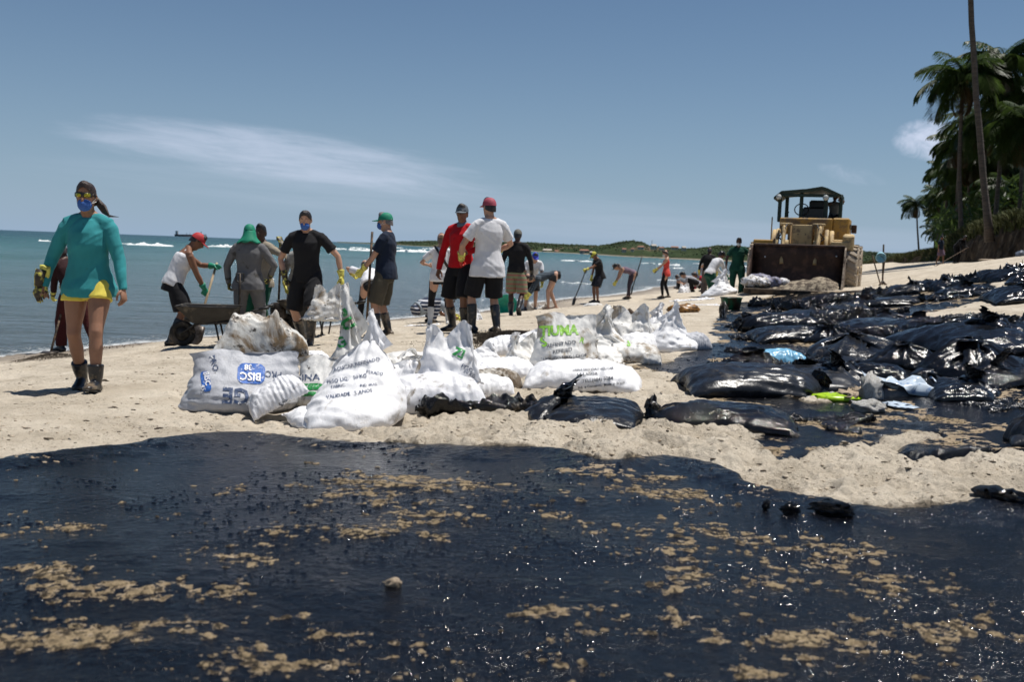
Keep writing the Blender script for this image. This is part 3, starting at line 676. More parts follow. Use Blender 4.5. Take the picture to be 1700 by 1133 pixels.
POOL = world_poly([(1255, 728), (1260, 748), (1300, 762), (1330, 757), (1395, 752), (1405, 738), (1440, 728), (1500, 722), (1545, 712), (1578, 718), (1560, 730), (1512, 740), (1495, 748), (1520, 762), (1560, 754), (1600, 738), (1640, 740), (1700, 752), (1800, 770), (1960, 640), (1800, 480), (1640, 468), (1450, 480), (1300, 487), (1225, 502), (1180, 535), (1190, 566), (1120, 596), (1060, 608), (1080, 622), (1160, 616), (1196, 628), (1140, 655), (1180, 690), (1250, 700)])
ISLE = [world_poly([(1500, 532), (1560, 515), (1620, 502), (1700, 494), (1780, 500), (1780, 560), (1640, 545), (1560, 542)]), world_poly([(1640, 468), (1700, 460), (1780, 462), (1780, 485), (1700, 484), (1660, 480)]),
        world_poly([(1295, 652), (1330, 650), (1420, 640), (1440, 664), (1340, 668)])]
CLUST = [(G(a, b).x, G(a, b).y, ra, rb, k) for a, b, ra, rb, k in ((130, 1050, .42, .16, .95), (60, 960, .35, .15, .6), (300, 985, .25, .08, .6), (410, 925, .24, .11, .85), (200, 880, .3, .15, .3), (560, 960, .25, .1, .45), (820, 850, .35, .22, .38), (640, 800, .3, .25, .5), (340, 800, .35, .18, .45), (1110, 815, .28, .14, .45), (930, 780, .3, .12, .5), (905, 1012, .17, .05, .8), (720, 890, .3, .2, .4), (1370, 1065, .28, .07, .7), (1620, 1050, .22, .07, .6), (1250, 1120, .12, .04, .7), (1190, 1065, .05, .02, .8), (1480, 1120, .3, .06, .5), (480, 1100, .25, .05, .3))]
def ss(a, b, x): t = np.clip((x - a) / (b - a), 0, 1); return t * t * (3 - 2 * t)
def sand_oil(x, y):
    """height of the sand above the smooth beach, height of the oil above it, and a disturbance mask"""
    near = ss(40, 12, y)
    w1 = fbm(x * 1.1, y * 1.1, 0, 3, 11) * .035; w2 = fbm(x * 4.3, y * 4.3, 0, 4, 12)
    s1 = sdist(SLICK, x, y) + .13 * fbm(x * 4, y * 4, 0, 5, 21, .6)
    s2 = sdist(POOL, x, y) + .16 * fbm(x * 3, y * 3, 0, 3, 22)
    for q in ISLE: s2 = np.minimum(s2, -sdist(q, x, y) + .12 * fbm(x * 3, y * 3, 0, 2, 23))
    dist = np.clip(ss(-1.5, -.2, x) * ss(11, 7.5, y) + ss(5.3, 7.5, y) * 0 + .22, 0, 1)           # trampled ground
    lump = fbm(x * 2.6, y * 2.6, 0, 5, 13, .55)
    sand = w1 * near + (np.abs(lump) * -.15 + .036 + w2 * .024) * dist + w2 * .008 * near + (fbm(x * 13, y * 13, 0, 4, 15, .62) * (.007 + .020 * dist) - np.abs(fbm(x * 30, y * 30, 0, 2, 16)) * .012 * dist) * near
    # the bank of clean sand that holds the slick
    ridge = np.exp(-((s1 + .33) / .30) ** 2) * ss(-2.2, .2, x) * .02; sand = sand + ridge
    # inside the slick: crumbs of sand lying on the oil
    cl = fbm(x * 1.6 + 4, y * 2.6 + 9, 0, 3, 31) * .8 - .22
    for (a, b, ra, rb, k) in CLUST: cl = cl + k * np.exp(-((x - a) / ra) ** 2 - ((y - b) / rb) ** 2)
    f1 = fbm(x * 9, y * 13, 0, 5, 32, .66); f2 = nz(x * 75, y * 75, 0, 33); f4 = fbm(x * 26, y * 40, 0, 4, 35, .66)
    m1 = ss(-.05, .50, cl * .60 + f1 * .42 + f4 * .62)
    ins = ss(-.02, .10, s1)
    crumb = -.0085 + .0118 * m1 + m1 * (.0046 * f4 + .0034 * f2 + .002 * f1)
    sand = sand * (1 - ins) + (w1 * .6 - .006 + crumb) * ins
    oil1 = w1 * .6 + fbm(x * 14, y * 18, 0, 3, 42) * .0016
    big = fbm(x * 2.2, y * 3.4, 0, 3, 41) * .014 * ss(0, .3, s1); oil1 = oil1 + big; sand = sand + big * ins
    oil1 = oil1 - .006 + .03 * ss(-.04, .06, s1) * ss(.35, .0, s1) * 1 - .12 * ss(.04, -.09, s1)
    ins2 = ss(-.03, .12, s2)
    cl2 = fbm(x * 1.7, y * 1.7, 0, 3, 51); f3 = fbm(x * 9, y * 9, 0, 4, 52, .68)
    m2_ = ss(.0, .5, cl2 * .9 + f3 * .6 + f4 * .3)
    crumb2 = ss(.05, .45, cl2 * .9 + f3 * .6) * (.032 + .010 * f2 + .012 * f4)
    sand = sand * (1 - ins2) + (w1 * .5 - .03 + crumb2) * ins2
    oil2 = w1 * .5 + .004 + fbm(x * 4, y * 4, 0, 3, 53) * .014 + fbm(x * 16, y * 16, 0, 2, 54) * .004 - .12 * ss(.03, -.10, s2)
    oil = np.where(s1 > s2, oil1, oil2); s = np.maximum(s1, s2); oil = np.maximum(oil1, oil2)
    return sand, oil, s, dist, np.maximum(m1 * ss(0, .02, s1), m2_ * ss(0, .02, s2)) + 0 * x
# footprints
_rf = np.random.RandomState(5); FOOT = []
for _ in range(330):
    a, b = _rf.uniform(-.62, .35), _rf.uniform(4.5, 22); q = a * b
    FOOT.append((q, b, _rf.uniform(0, 6.3), _rf.uniform(.8, 1.2)))
def footprints(x, y, h):
    for (fx, fy, an, k) in FOOT:
        i = np.where((np.abs(x - fx) < .35) & (np.abs(y - fy) < .35))
        if len(i[0]) == 0: continue
        dx, dy = x[i] - fx, y[i] - fy; a = dx * math.cos(an) + dy * math.sin(an); b = dy * math.cos(an) - dx * math.sin(an)
        r = (a / .14) ** 2 + (b / .055) ** 2; h[i] += k * (-.040 * np.exp(-r) + .012 * np.exp(-(np.sqrt(r) - 1.7) ** 2 * 3))
    return h
def fan(y0, y1, ratio, cols, hw, hk, xs=0., xk=0.):
    rows = [y0]
    while rows[-1] < y1: rows.append(rows[-1] * (1 + ratio))
    ys = np.array(rows); c = np.linspace(-1, 1, cols); Y = np.repeat(ys[:, None], cols, 1); X = c[None] * (hw + hk * Y) + xs + xk * Y
    i = np.arange(len(ys) * cols).reshape(len(ys), cols); F = np.stack([i[:-1, :-1], i[:-1, 1:], i[1:, 1:], i[1:, :-1]], -1).reshape(-1, 4)
    return X, Y, F
def build_ground():
    Vs, Fs, at, ac, off = [], [], [], [], 0; OV, OF, oo, oc = [], [], 0, []
    for (y0, y1, ratio, cols, hw, hk) in ((2.3, 7.0, .0026, 820, .5, .56), (6.98, 19, .0048, 620, .7, .58)):
        X, Y, F = fan(y0, y1, ratio, cols, hw, hk); b = base(X, Y); sand, oil, s, dist, cm = sand_oil(X, Y)
        out = ss(.0, -.1, s); h = footprints(X, Y, np.zeros_like(X)) * out; sand = sand + h
        Z = b + sand; OZ = b + oil
        V = np.stack([X, Y, Z], -1).reshape(-1, 3); dd = (oil - sand).ravel()
        keep = ~(np.all(dd[F] > .022, 1)); v2, f2, (e1, c1_) = compact(V, F[keep], (np.clip(s.ravel(), -1, 1), cm.ravel()))
        Vs.append(v2); Fs.append(f2 + off); off += len(v2); at.append(e1); ac.append(c1_)
        V = np.stack([X, Y, OZ], -1).reshape(-1, 3); keep = ~(np.all(dd[F] < -.012, 1)); v2, f2, (c1_,) = compact(V, F[keep], (cm.ravel(),))
        OV.append(v2); OF.append(f2 + oo); oo += len(v2); oc.append(c1_)
    # the rest of the beach, coarser
    X, Y, F = fan(18.9, 420, .011, 420, 2, .75, 0, .25); sand, oil, s, dist, cm = sand_oil(X, Y); b = base(X, Y); Z = b + (sand + footprints(X, Y, np.zeros_like(X))) * ss(120, 40, Y) * ss(-.3, .1, b)
    V = np.stack([X, Y, Z], -1).reshape(-1, 3); dd = (oil - sand).ravel(); yy_ = Y.ravel()
    Vs.append(V); Fs.append(F + off); off += len(V); at.append(np.clip(s.ravel(), -1, 1)); ac.append(cm.ravel())
    keep = (~(np.all(dd[F] < -.006, 1))) & (yy_[F[:, 0]] < 40); v2, f2, (c1_,) = compact(np.stack([X, Y, b + oil], -1).reshape(-1, 3), F[keep], (cm.ravel(),)); OV.append(v2); OF.append(f2 + oo); oo += len(v2); oc.append(c1_)
    for (x0, x1, y0, y1, n) in ((-40, -1.75, -30, 18.9, 90), (1.75, 60, -30, 18.9, 90), (-1.75, 1.75, -30, 2.3, 60)):
        xs = np.linspace(x0, x1, n); ys = np.linspace(y0, y1, n); Xg, Yg = np.meshgrid(xs, ys); 
        hwid = .5 + .56 * Yg + .02
        inside = (Yg > 2.4) & (Yg < 18.8) & (np.abs(Xg) < np.where(Yg < 7, .5 + .56 * Yg, .7 + .58 * Yg) - .25)
        i = np.arange(n * n).reshape(n, n); Fg = np.stack([i[:-1, :-1], i[:-1, 1:], i[1:, 1:], i[1:, :-1]], -1).reshape(-1, 4)
        Fg = Fg[~np.all(inside.ravel()[Fg], 1)]
        V = np.stack([Xg, Yg, base(Xg, Yg) - .035], -1).reshape(-1, 3); v2, f2, _ = compact(V, Fg)
        Vs.append(v2); Fs.append(f2 + off); off += len(v2); at.append(np.full(len(v2), -1.)); ac.append(np.zeros(len(v2)))
    for (x0, x1, nx_) in ((-5.5, -1.6, 90), (1.6, 13, 230)):      # the oil goes on to the sides
        Xg, Yg = np.meshgrid(np.linspace(x0, x1, nx_), np.linspace(.8, 18.9, 330)); inside = (Yg > 2.36) & (np.abs(Xg) < np.where(Yg < 7, .5 + .56 * Yg, .7 + .58 * Yg) - .10); i = np.arange(Xg.size).reshape(Xg.shape); Fg = np.stack([i[:-1, :-1], i[:-1, 1:], i[1:, 1:], i[1:, :-1]], -1).reshape(-1, 4)
        sand, oil, s, dist, cm = sand_oil(Xg, Yg); Fg = Fg[~np.all(inside.ravel()[Fg], 1) & ~np.all((oil.ravel() < -.06)[Fg], 1)]
        v2, f2, (c1_,) = compact(np.stack([Xg, Yg, base(Xg, Yg) + oil - .002], -1).reshape(-1, 3), Fg, (cm.ravel(),)); OV.append(v2); OF.append(f2 + oo); oo += len(v2); oc.append(c1_)
    me = npmesh('sand', np.vstack(Vs), np.vstack(Fs)); attr(me, 'slick', np.concatenate(at)); attr(me, 'crumb', np.concatenate(ac))
    o = obj('sand', me, sand_mat(), smooth=None); tag(o, kind='structure')
    me = npmesh('oil_slick', np.vstack(OV), np.vstack(OF)); attr(me, 'crumb', np.concatenate(oc)); o = obj('oil_slick', me, oil_mat(), smooth=None); tag(o, kind='structure')
def sand_mat():
    s = NM('sand', rough=.92, spec=.25); p = s.pos()
    c = s.ramp(s.noise(2.2, 8, .62, vec=p), [(.30, (.42, .36, .275)), (.5, (.55, .48, .38)), (.72, (.66, .59, .48))])
    g = s.ramp(s.noise(420, 2, .5, vec=p), [(.35, .72), (.65, 1.12)]); c = s.mix(1., c, g, 'MULTIPLY')
    sp_ = s.ramp(s.noise(40, 4, .68, vec=p), [(.57, 0), (.64, .9)]); sp2 = s.ramp(s.noise(1.6, 4, .6, vec=p), [(.42, 0), (.62, 1)])
    c = s.mix(s.math('MULTIPLY', sp_, sp2), c, (.10, .075, .05))
    # wet band by the water, oil-stained crumbs inside the slick
    sx = s.n('ShaderNodeSeparateXYZ'); s.l(p, sx.inputs[0])
    wet = s.ramp(s.math('ADD', sx.outputs[2], s.math('MULTIPLY', s.noise(.7, 3, vec=p), .25)), [(.22, 1), (.40, 0)])
    c = s.mix(wet, c, s.mix(1., c, (.50, .47, .45), 'MULTIPLY'))
    a = s.attr('slick'); st = s.ramp(a, [(.0, 0), (.05, 1)]); c = s.mix(st, c, s.mix(1., c, (.66, .58, .44), 'MULTIPLY'))
    cr = s.attr('crumb'); lace = s.math('MULTIPLY', st, s.ramp(s.math('ADD', cr, s.math('MULTIPLY', s.math('SUBTRACT', s.noise(150, 6, .75, vec=p), .5), 1.5)), [(.30, 1), (.48, 0)])); c = s.mix(lace, c, (.010, .008, .007))
    blot = s.math('MULTIPLY', st, s.ramp(s.noise(22, 6, .65, vec=p), [(.46, 0), (.66, .75)])); c = s.mix(blot, c, (.05, .033, .018))
    edge = s.math('MULTIPLY', s.ramp(s.math('ADD', a, s.math('MULTIPLY', s.noise(13, 5, .7, vec=p), .32)), [(.12, 0), (.22, 1)]), s.ramp(s.noise(31, 3, .6, vec=p), [(.5, 0), (.56, 1)]))
    c = s.mix(s.math('MULTIPLY', edge, .9), c, (.02, .016, .012))
    s.color(c); s.rough(s.mix(lace, s.ramp(wet, [(0, .92), (1, .45)]), .2))
    b = s.bump(s.noise(24, 7, .68, vec=p), .05, .6); b = s.bump(s.noise(90, 5, .65, vec=p), .014, .7, b); s.bump(s.noise(380, 2, vec=p), .004, .6, b); return s.m
def oil_mat():
    s = NM('oil', (.0025, .003, .0045), .16, 0., .42); s.b.inputs['IOR'].default_value = 1.38; p = s.pos()
    dust = s.ramp(s.noise(19, 7, .72, vec=p, dist=.4), [(.60, 0), (.74, 1)]); m2 = s.ramp(s.noise(1.5, 4, vec=p), [(.45, 0), (.62, .5)])
    cr = s.attr('crumb'); film = s.ramp(s.math('ADD', cr, s.math('MULTIPLY', s.math('SUBTRACT', s.noise(130, 7, .78, vec=p), .5), 1.7)), [(.52, 0), (.66, 1)]); film = s.math('MULTIPLY', film, s.ramp(cr, [(.02, 0), (.2, 1)]))
    fleck = s.math('MULTIPLY', s.ramp(s.noise(75, 5, .7, vec=p), [(.64, 0), (.70, .8)]), s.ramp(s.noise(2.1, 5, .6, vec=p), [(.48, 0), (.62, 1)])); film = s.math('MAXIMUM', film, fleck)
    c = s.mix(s.math('MULTIPLY', dust, m2), (.0025, .003, .0045), (.05, .036, .022)); s.color(s.mix(film, c, s.ramp(s.noise(30, 4, vec=p), [(.3, (.16, .115, .07)), (.7, (.34, .27, .18))]))); s.rough(s.mix(film, s.ramp(s.noise(9, 6, .65, vec=p), [(.35, .09), (.6, .20), (.75, .34)]), .9))
    v = s.n('ShaderNodeTexVoronoi'); v.inputs['Scale'].default_value = 30; s.l(p, v.inputs['Vector'])
    bead = s.ramp(v.outputs['Distance'], [(.0, 1), (.16, 0)]); sel = s.ramp(s.noise(14, 3, vec=p), [(.56, 0), (.66, 1)])
    b = s.bump(s.noise(24, 5, .55, vec=p, stretch=(1, 1.2, 1)), .022, .55); b = s.bump(s.noise(110, 3, .6, vec=p), .004, .7, b)
    s.bump(s.math('MULTIPLY', bead, sel), .016, 1., b); return s.m
def sea_mat():
    s = NM('sea_water', (.02, .06, .06), .12, 0., .5); p = s.pos(); a = s.attr('depth'); far = s.attr('far')
    c = s.ramp(far, [(.0, (.060, .070, .068)), (.16, (.045, .085, .078)), (.42, (.022, .110, .088)), (.75, (.010, .082, .070)), (1, (.008, .045, .055))])
    pat = s.ramp(s.noise(.035, 5, .6, vec=p, stretch=(1, 3, 1)), [(.4, 0), (.65, .7)]); c = s.mix(s.math('MULTIPLY', pat, s.ramp(far, [(.2, 0), (.4, 1)])), c, (.012, .055, .06))
    oil = s.math('MULTIPLY', s.ramp(s.noise(1.9, 6, .7, vec=p, stretch=(.8, 2, 1)), [(.60, 0), (.66, 1)]), s.ramp(far, [(.0, 1), (.2, 0)])); c = s.mix(oil, c, (.03, .022, .015))
    f1 = s.math('ADD', a, s.math('MULTIPLY', s.noise(2.4, 6, .65, vec=p), .10)); foam = s.ramp(f1, [(.065, 1), (.10, 0)])
    lace = s.math('MULTIPLY', s.ramp(s.noise(9, 6, .7, vec=p), [(.52, 0), (.58, 1)]), s.ramp(a, [(.0, 1), (.16, 0)]))
    fm = s.math('MULTIPLY', s.math('MAXIMUM', foam, s.math('MULTIPLY', lace, .9)), s.ramp(s.noise(6, 6, .7, vec=p), [(.36, 0), (.50, .95)]))
    c = s.mix(fm, c, (.62, .64, .64)); s.color(c); s.b.inputs['Specular IOR Level'].default_value = .42; s.rough(s.mix(fm, s.ramp(far, [(0, .10), (1, .30)]), .8))
    b = s.bump(s.noise(.55, 6, .62, vec=p, stretch=(.45, 1.6, 1), dist=.3), .8, .9); s.bump(s.noise(3.4, 6, .65, vec=p, stretch=(.6, 1.6, 1)), .11, .9, b); return s.m
def build_sea():
    X, Y, F = fan(3, 9000, .012, 420, 24, .9, -22, -.1)
    b = base(np.clip(X, -200, 400), np.clip(Y, -50, 500)); dep = np.where(Y < 420, -b, 3.)
    # distance off the beach
    sx_ = np.interp(Y, [q[1] for q in SHORE], [q[0] for q in SHORE]); off = np.clip(sx_ - X, 0, None) * .8
    ph = (off * .9 + .9 * fbm(X * .06, Y * .06, 0, 2, 61) * 8)
    amp = np.clip(off / 30, 0, 1) * .06 * ss(900, 100, Y)
    Z = amp * (np.sin(ph * .55) + .5 * fbm(X * .5, Y * .5, 0, 2, 62)) + .012 * ss(60, 15, Y) * fbm(X * 2, Y * 2.6, 0, 3, 63)
    Z = Z + .16 * np.exp(-((off - 42 - 6 * fbm(X * .03, Y * .03, 0, 2, 64)) / 3.0) ** 2) * ss(400, 60, Y)
    V = np.stack([X, Y, Z], -1).reshape(-1, 3); keep = ~np.all((dep.ravel() < -.25)[F], 1); v2, f2, (d2, o2) = compact(V, F[keep], (dep.ravel(), off.ravel()))
    me = npmesh('sea', v2, f2); attr(me, 'depth', np.clip(d2, 0, 4)); attr(me, 'far', np.clip(1 - np.exp(-o2 / 110), 0, 1) )
    # behind and left of the camera
    o = obj('sea', me, sea_mat(), smooth=None); tag(o, kind='structure')
    bm = bmesh.new(); k = [bm.verts.new(q) for q in ((-6000, -3000, -.05), (-20.2, -3000, -.05), (-20.2, 3, -.05), (-2, 3.0, -.05), (-6000, 3.0, -.05))]; bm.faces.new((k[0], k[1], k[2], k[4]))
    bmesh.ops.delete(bm, geom=[k[3]], context='VERTS'); me = bpy.data.meshes.new('open_sea'); bm.to_mesh(me); bm.free(); attr(me, 'depth', np.full(4, 3.)); attr(me, 'far', np.full(4, .8)); tag(obj('open_sea', me, bpy.data.materials['sea_water'], smooth=None), kind='structure')
def oil_beads():
    """low domes of thick oil on the slick, which catch the sun"""
    rs = np.random.RandomState(12); iv = [(0, 0, 1.)]; jf = []; ns = 9
    for q in (.3, .62, .98): iv += [(math.sin(q) * math.cos(2 * math.pi * k / ns), math.sin(q) * math.sin(2 * math.pi * k / ns), math.cos(q)) for k in range(ns)]
    iv = np.array(iv); jf = [(0, 1 + k, 1 + (k + 1) % ns) for k in range(ns)]
    for r_ in range(2):
        for k in range(ns): a, b, c, d = 1 + r_ * ns + k, 1 + r_ * ns + (k + 1) % ns, 1 + (r_ + 1) * ns + (k + 1) % ns, 1 + (r_ + 1) * ns + k; jf += [(a, d, c), (a, c, b)]
    jf = np.array(jf); n = 9000
    y = 2.45 + 3.2 * rs.rand(n) ** 1.4; x = rs.uniform(-1, 1, n) * (.3 + .54 * y); x2 = np.concatenate([x, rs.uniform(1.0, 8, 5200)]); y2 = np.concatenate([y, rs.uniform(6.0, 19, 5200)]); sa, oi, s, _, m1 = sand_oil(x2, y2); z = base(x2, y2) + oi
    dens = fbm(x2 * 2.6, y2 * 2.6, 0, 3, 93) - .14 + .24 * ss(-.9, 1.2, x2); k = (s > .03) & (dens > .02) & (sa < oi); x2, y2, z, s = x2[k], y2[k], z[k], s[k]; m_ = len(x2); rr = np.random.RandomState(2); r = (.0032 + .0062 * rr.rand(m_) ** 1.9) * np.clip(y2 / 3.2, 1, 3.5)
    V = iv[None] * (r[:, None, None] * np.stack([rr.uniform(1, 1.7, m_), rr.uniform(1, 1.4, m_), rr.uniform(.8, 1, m_)], -1)[:, None]) + np.stack([x2, y2, z - r * .62], -1)[:, None]
    F = (jf[None] + (np.arange(m_) * len(iv))[:, None, None]).reshape(-1, 3); q = NM('oil_bead', (.0025, .003, .0045), .10, 0, .5).m; tag(obj('oil_beads', npmesh('oil_beads', V.reshape(-1, 3), F), q, smooth=None), kind='stuff')
build_ground(); oil_beads(); build_sea(); print('ground', time.time() - T0)
# breaking waves: white rollers at their distance off the beach
foam = NM('foam', (.80, .82, .82), .8); foam.color(foam.ramp(foam.noise(1.3, 6, .7), [(.3, (.55, .60, .60)), (.6, (.86, .87, .87))])); foam.bump(foam.noise(3, 5), .1); foam = foam.m
def roller(x0, x1, py, hpx, seed):
    hor = lambda px: 412 + (px - 850) * .0358
    d = 1.95 * FPX / (py - hor((x0 + x1) / 2)); a = P(x0, py, d); b = P(x1, py + (x1 - x0) * .0358, d); n = 90; V = []; F = []
    H = hpx * mpp(d) * .62; rs = np.random.RandomState(seed); m = 7
    for i in range(n):
        t = i / (n - 1); e = min(1, 5 * t, 5 * (1 - t)) ** .6; w = H * e * (.65 + .6 * abs(float(nz(t * 14, seed, 0, 3)))); c = a.lerp(b, t); yo = d * .02 * float(nz(t * 5, seed, 0, 9)); back = H * 3
        for k in range(m):
            s = k / (m - 1); V.append((c.x, c.y + yo + back * (s - .2) + .3 * H * float(nz(t * 60, k, seed, 8)), -.05 + w * (math.sin(min(s * 1.8, 1) * math.pi / 2) if s < .55 else math.cos((s - .55) / .45 * math.pi / 2)) * (1 + .25 * float(nz(t * 80, k * 2, seed, 5)))))
    for i in range(n - 1):
        for k in range(m - 1): q = i * m + k; F.append((q, q + m, q + m + 1, q + 1))
    o = obj('breaking_wave', npmesh('breaking_wave', np.array(V), np.array(F)), foam, smooth=None); tag(o, kind='structure')
for i, w in enumerate([(52, 92, 401, 4), (194, 218, 405, 3), (215, 288, 408, 7), (318, 335, 408, 5), (354, 388, 410, 6), (548, 575, 414.5, 4), (572, 640, 417, 5), (575, 610, 412.5, 2.5), (655, 720, 418.5, 7), (700, 735, 414, 2.5), (645, 668, 412, 2), (930, 985, 433.5, 3),
    (1088, 1135, 440.5, 5), (1150, 1180, 438.5, 3), (1225, 1250, 443, 3), (1245, 1262, 444.5, 3), (1085, 1130, 466, 4), (838, 856, 476, 7), (925, 985, 470, 4), (1060, 1090, 437.5, 2), (1110, 1142, 446, 3)]):
    roller(*w, seed=i)

def litter(n, seed, size, x0f, x1f, y0, y1, mat, name, flat=.5, cond=None):
    rs = np.random.RandomState(seed); t_ = bmesh.new(); bmesh.ops.create_icosphere(t_, subdivisions=1, radius=1); t_.verts.index_update(); iv = np.array([v.co[:] for v in t_.verts]); jf = np.array([[v.index for v in f.verts] for f in t_.faces]); t_.free()
    y = np.exp(rs.uniform(math.log(y0), math.log(y1), n)); x = rs.uniform(-1, 1, n) * .5 * (x1f(y) - x0f(y)) + .5 * (x0f(y) + x1f(y)); sa, oi, s, d_, _ = sand_oil(x, y); k = (s < -.02) & (fbm(x * .9, y * .9, 0, 3, seed) > -.1); x, y, sa = x[k], y[k], sa[k]; m = len(x)
    z = base(x, y) + sa; r = size * (.35 + rs.rand(m) ** 2.5 * 1.6); sc3 = np.stack([r * rs.uniform(.7, 2.2, m), r * rs.uniform(.6, 1.4, m), r * flat], -1); V = iv[None] * (1 + .4 * rs.normal(0, .6, (m, len(iv), 1))) * sc3[:, None] + np.stack([x, y, z + r * .1], -1)[:, None]
    F = (jf[None] + (np.arange(m) * len(iv))[:, None, None]).reshape(-1, 3); tag(obj(name, npmesh(name, V.reshape(-1, 3), F), mat, smooth=None), kind='stuff')
litter(7000, 41, .008, lambda y: -.62 * y - .5, lambda y: .60 * y + .6, 4.6, 30, simple('dark_debris', (.06, .045, .03), .9, .5), 'beach_debris', .35)
litter(9000, 42, .0055, lambda y: -.55 * y - .2, lambda y: .56 * y + .6, 4.6, 14, simple('sand_clod_mat', (.44, .37, .28), .95, .25, 60), 'sand_clods', .6)
# ---------------------------------------------------------------- far headland, dune bank, palms
HORZ = lambda px: 412 + (px - 850) * .0358
PROF = [(560, 0, 2400), (640, .6, 2000), (665, 3.4, 1500), (690, 4.5, 1200), (720, 6.5, 1050), (760, 6.5, 950), (850, 8.5, 760), (880, 9.5, 700), (920, 8.5, 640), (960, 8.5, 560), (990, 8.5, 500), (1012, 11.5, 460), (1030, 16.5, 430), (1050, 19, 410), (1066, 17, 400), (1080, 9.8, 390), (1100, 9.5, 380), (1130, 8.5, 372), (1150, 9, 366), (1172, 12, 360), (1190, 15, 356), (1215, 16, 350), (1245, 14, 345), (1300, 14, 340), (1400, 15, 330), (1440, 14, 320), (1480, 12.5, 310), (1530, 14, 300), (1600, 16, 290), (1760, 18, 280)]
_px, _ht, _dd = [np.array(v, float) for v in zip(*PROF)]
def leafy(name, lo, hi, r=.75, tr=0.):
    s = NM(name, lo, r, 0, .25)
    if tr:
        t = s.n('ShaderNodeBsdfTranslucent'); t.inputs[0].default_value = tuple(v * 1.6 for v in hi) + (1,); m = s.n('ShaderNodeMixShader'); m.inputs[0].default_value = tr; s.l(s.b.outputs[0], m.inputs[1]); s.l(t.outputs[0], m.inputs[2]); s.l(m.outputs[0], s.t.nodes['Material Output'].inputs[0])
    s.color(s.ramp(s.noise(1.1, 5, .7), [(.3, lo), (.7, hi)])); return s.m
MT['far_leaf'] = leafy('far_leaf', (.018, .032, .012), (.050, .070, .026)); MT['leaf'] = leafy('palm_leaf', (.014, .030, .007), (.050, .080, .018), .45, .35); MT['dryleaf'] = leafy('dry_palm_leaf', (.07, .045, .02), (.14, .09, .04)); MT['grass'] = leafy('dune_grass', (.035, .045, .012), (.10, .105, .035))
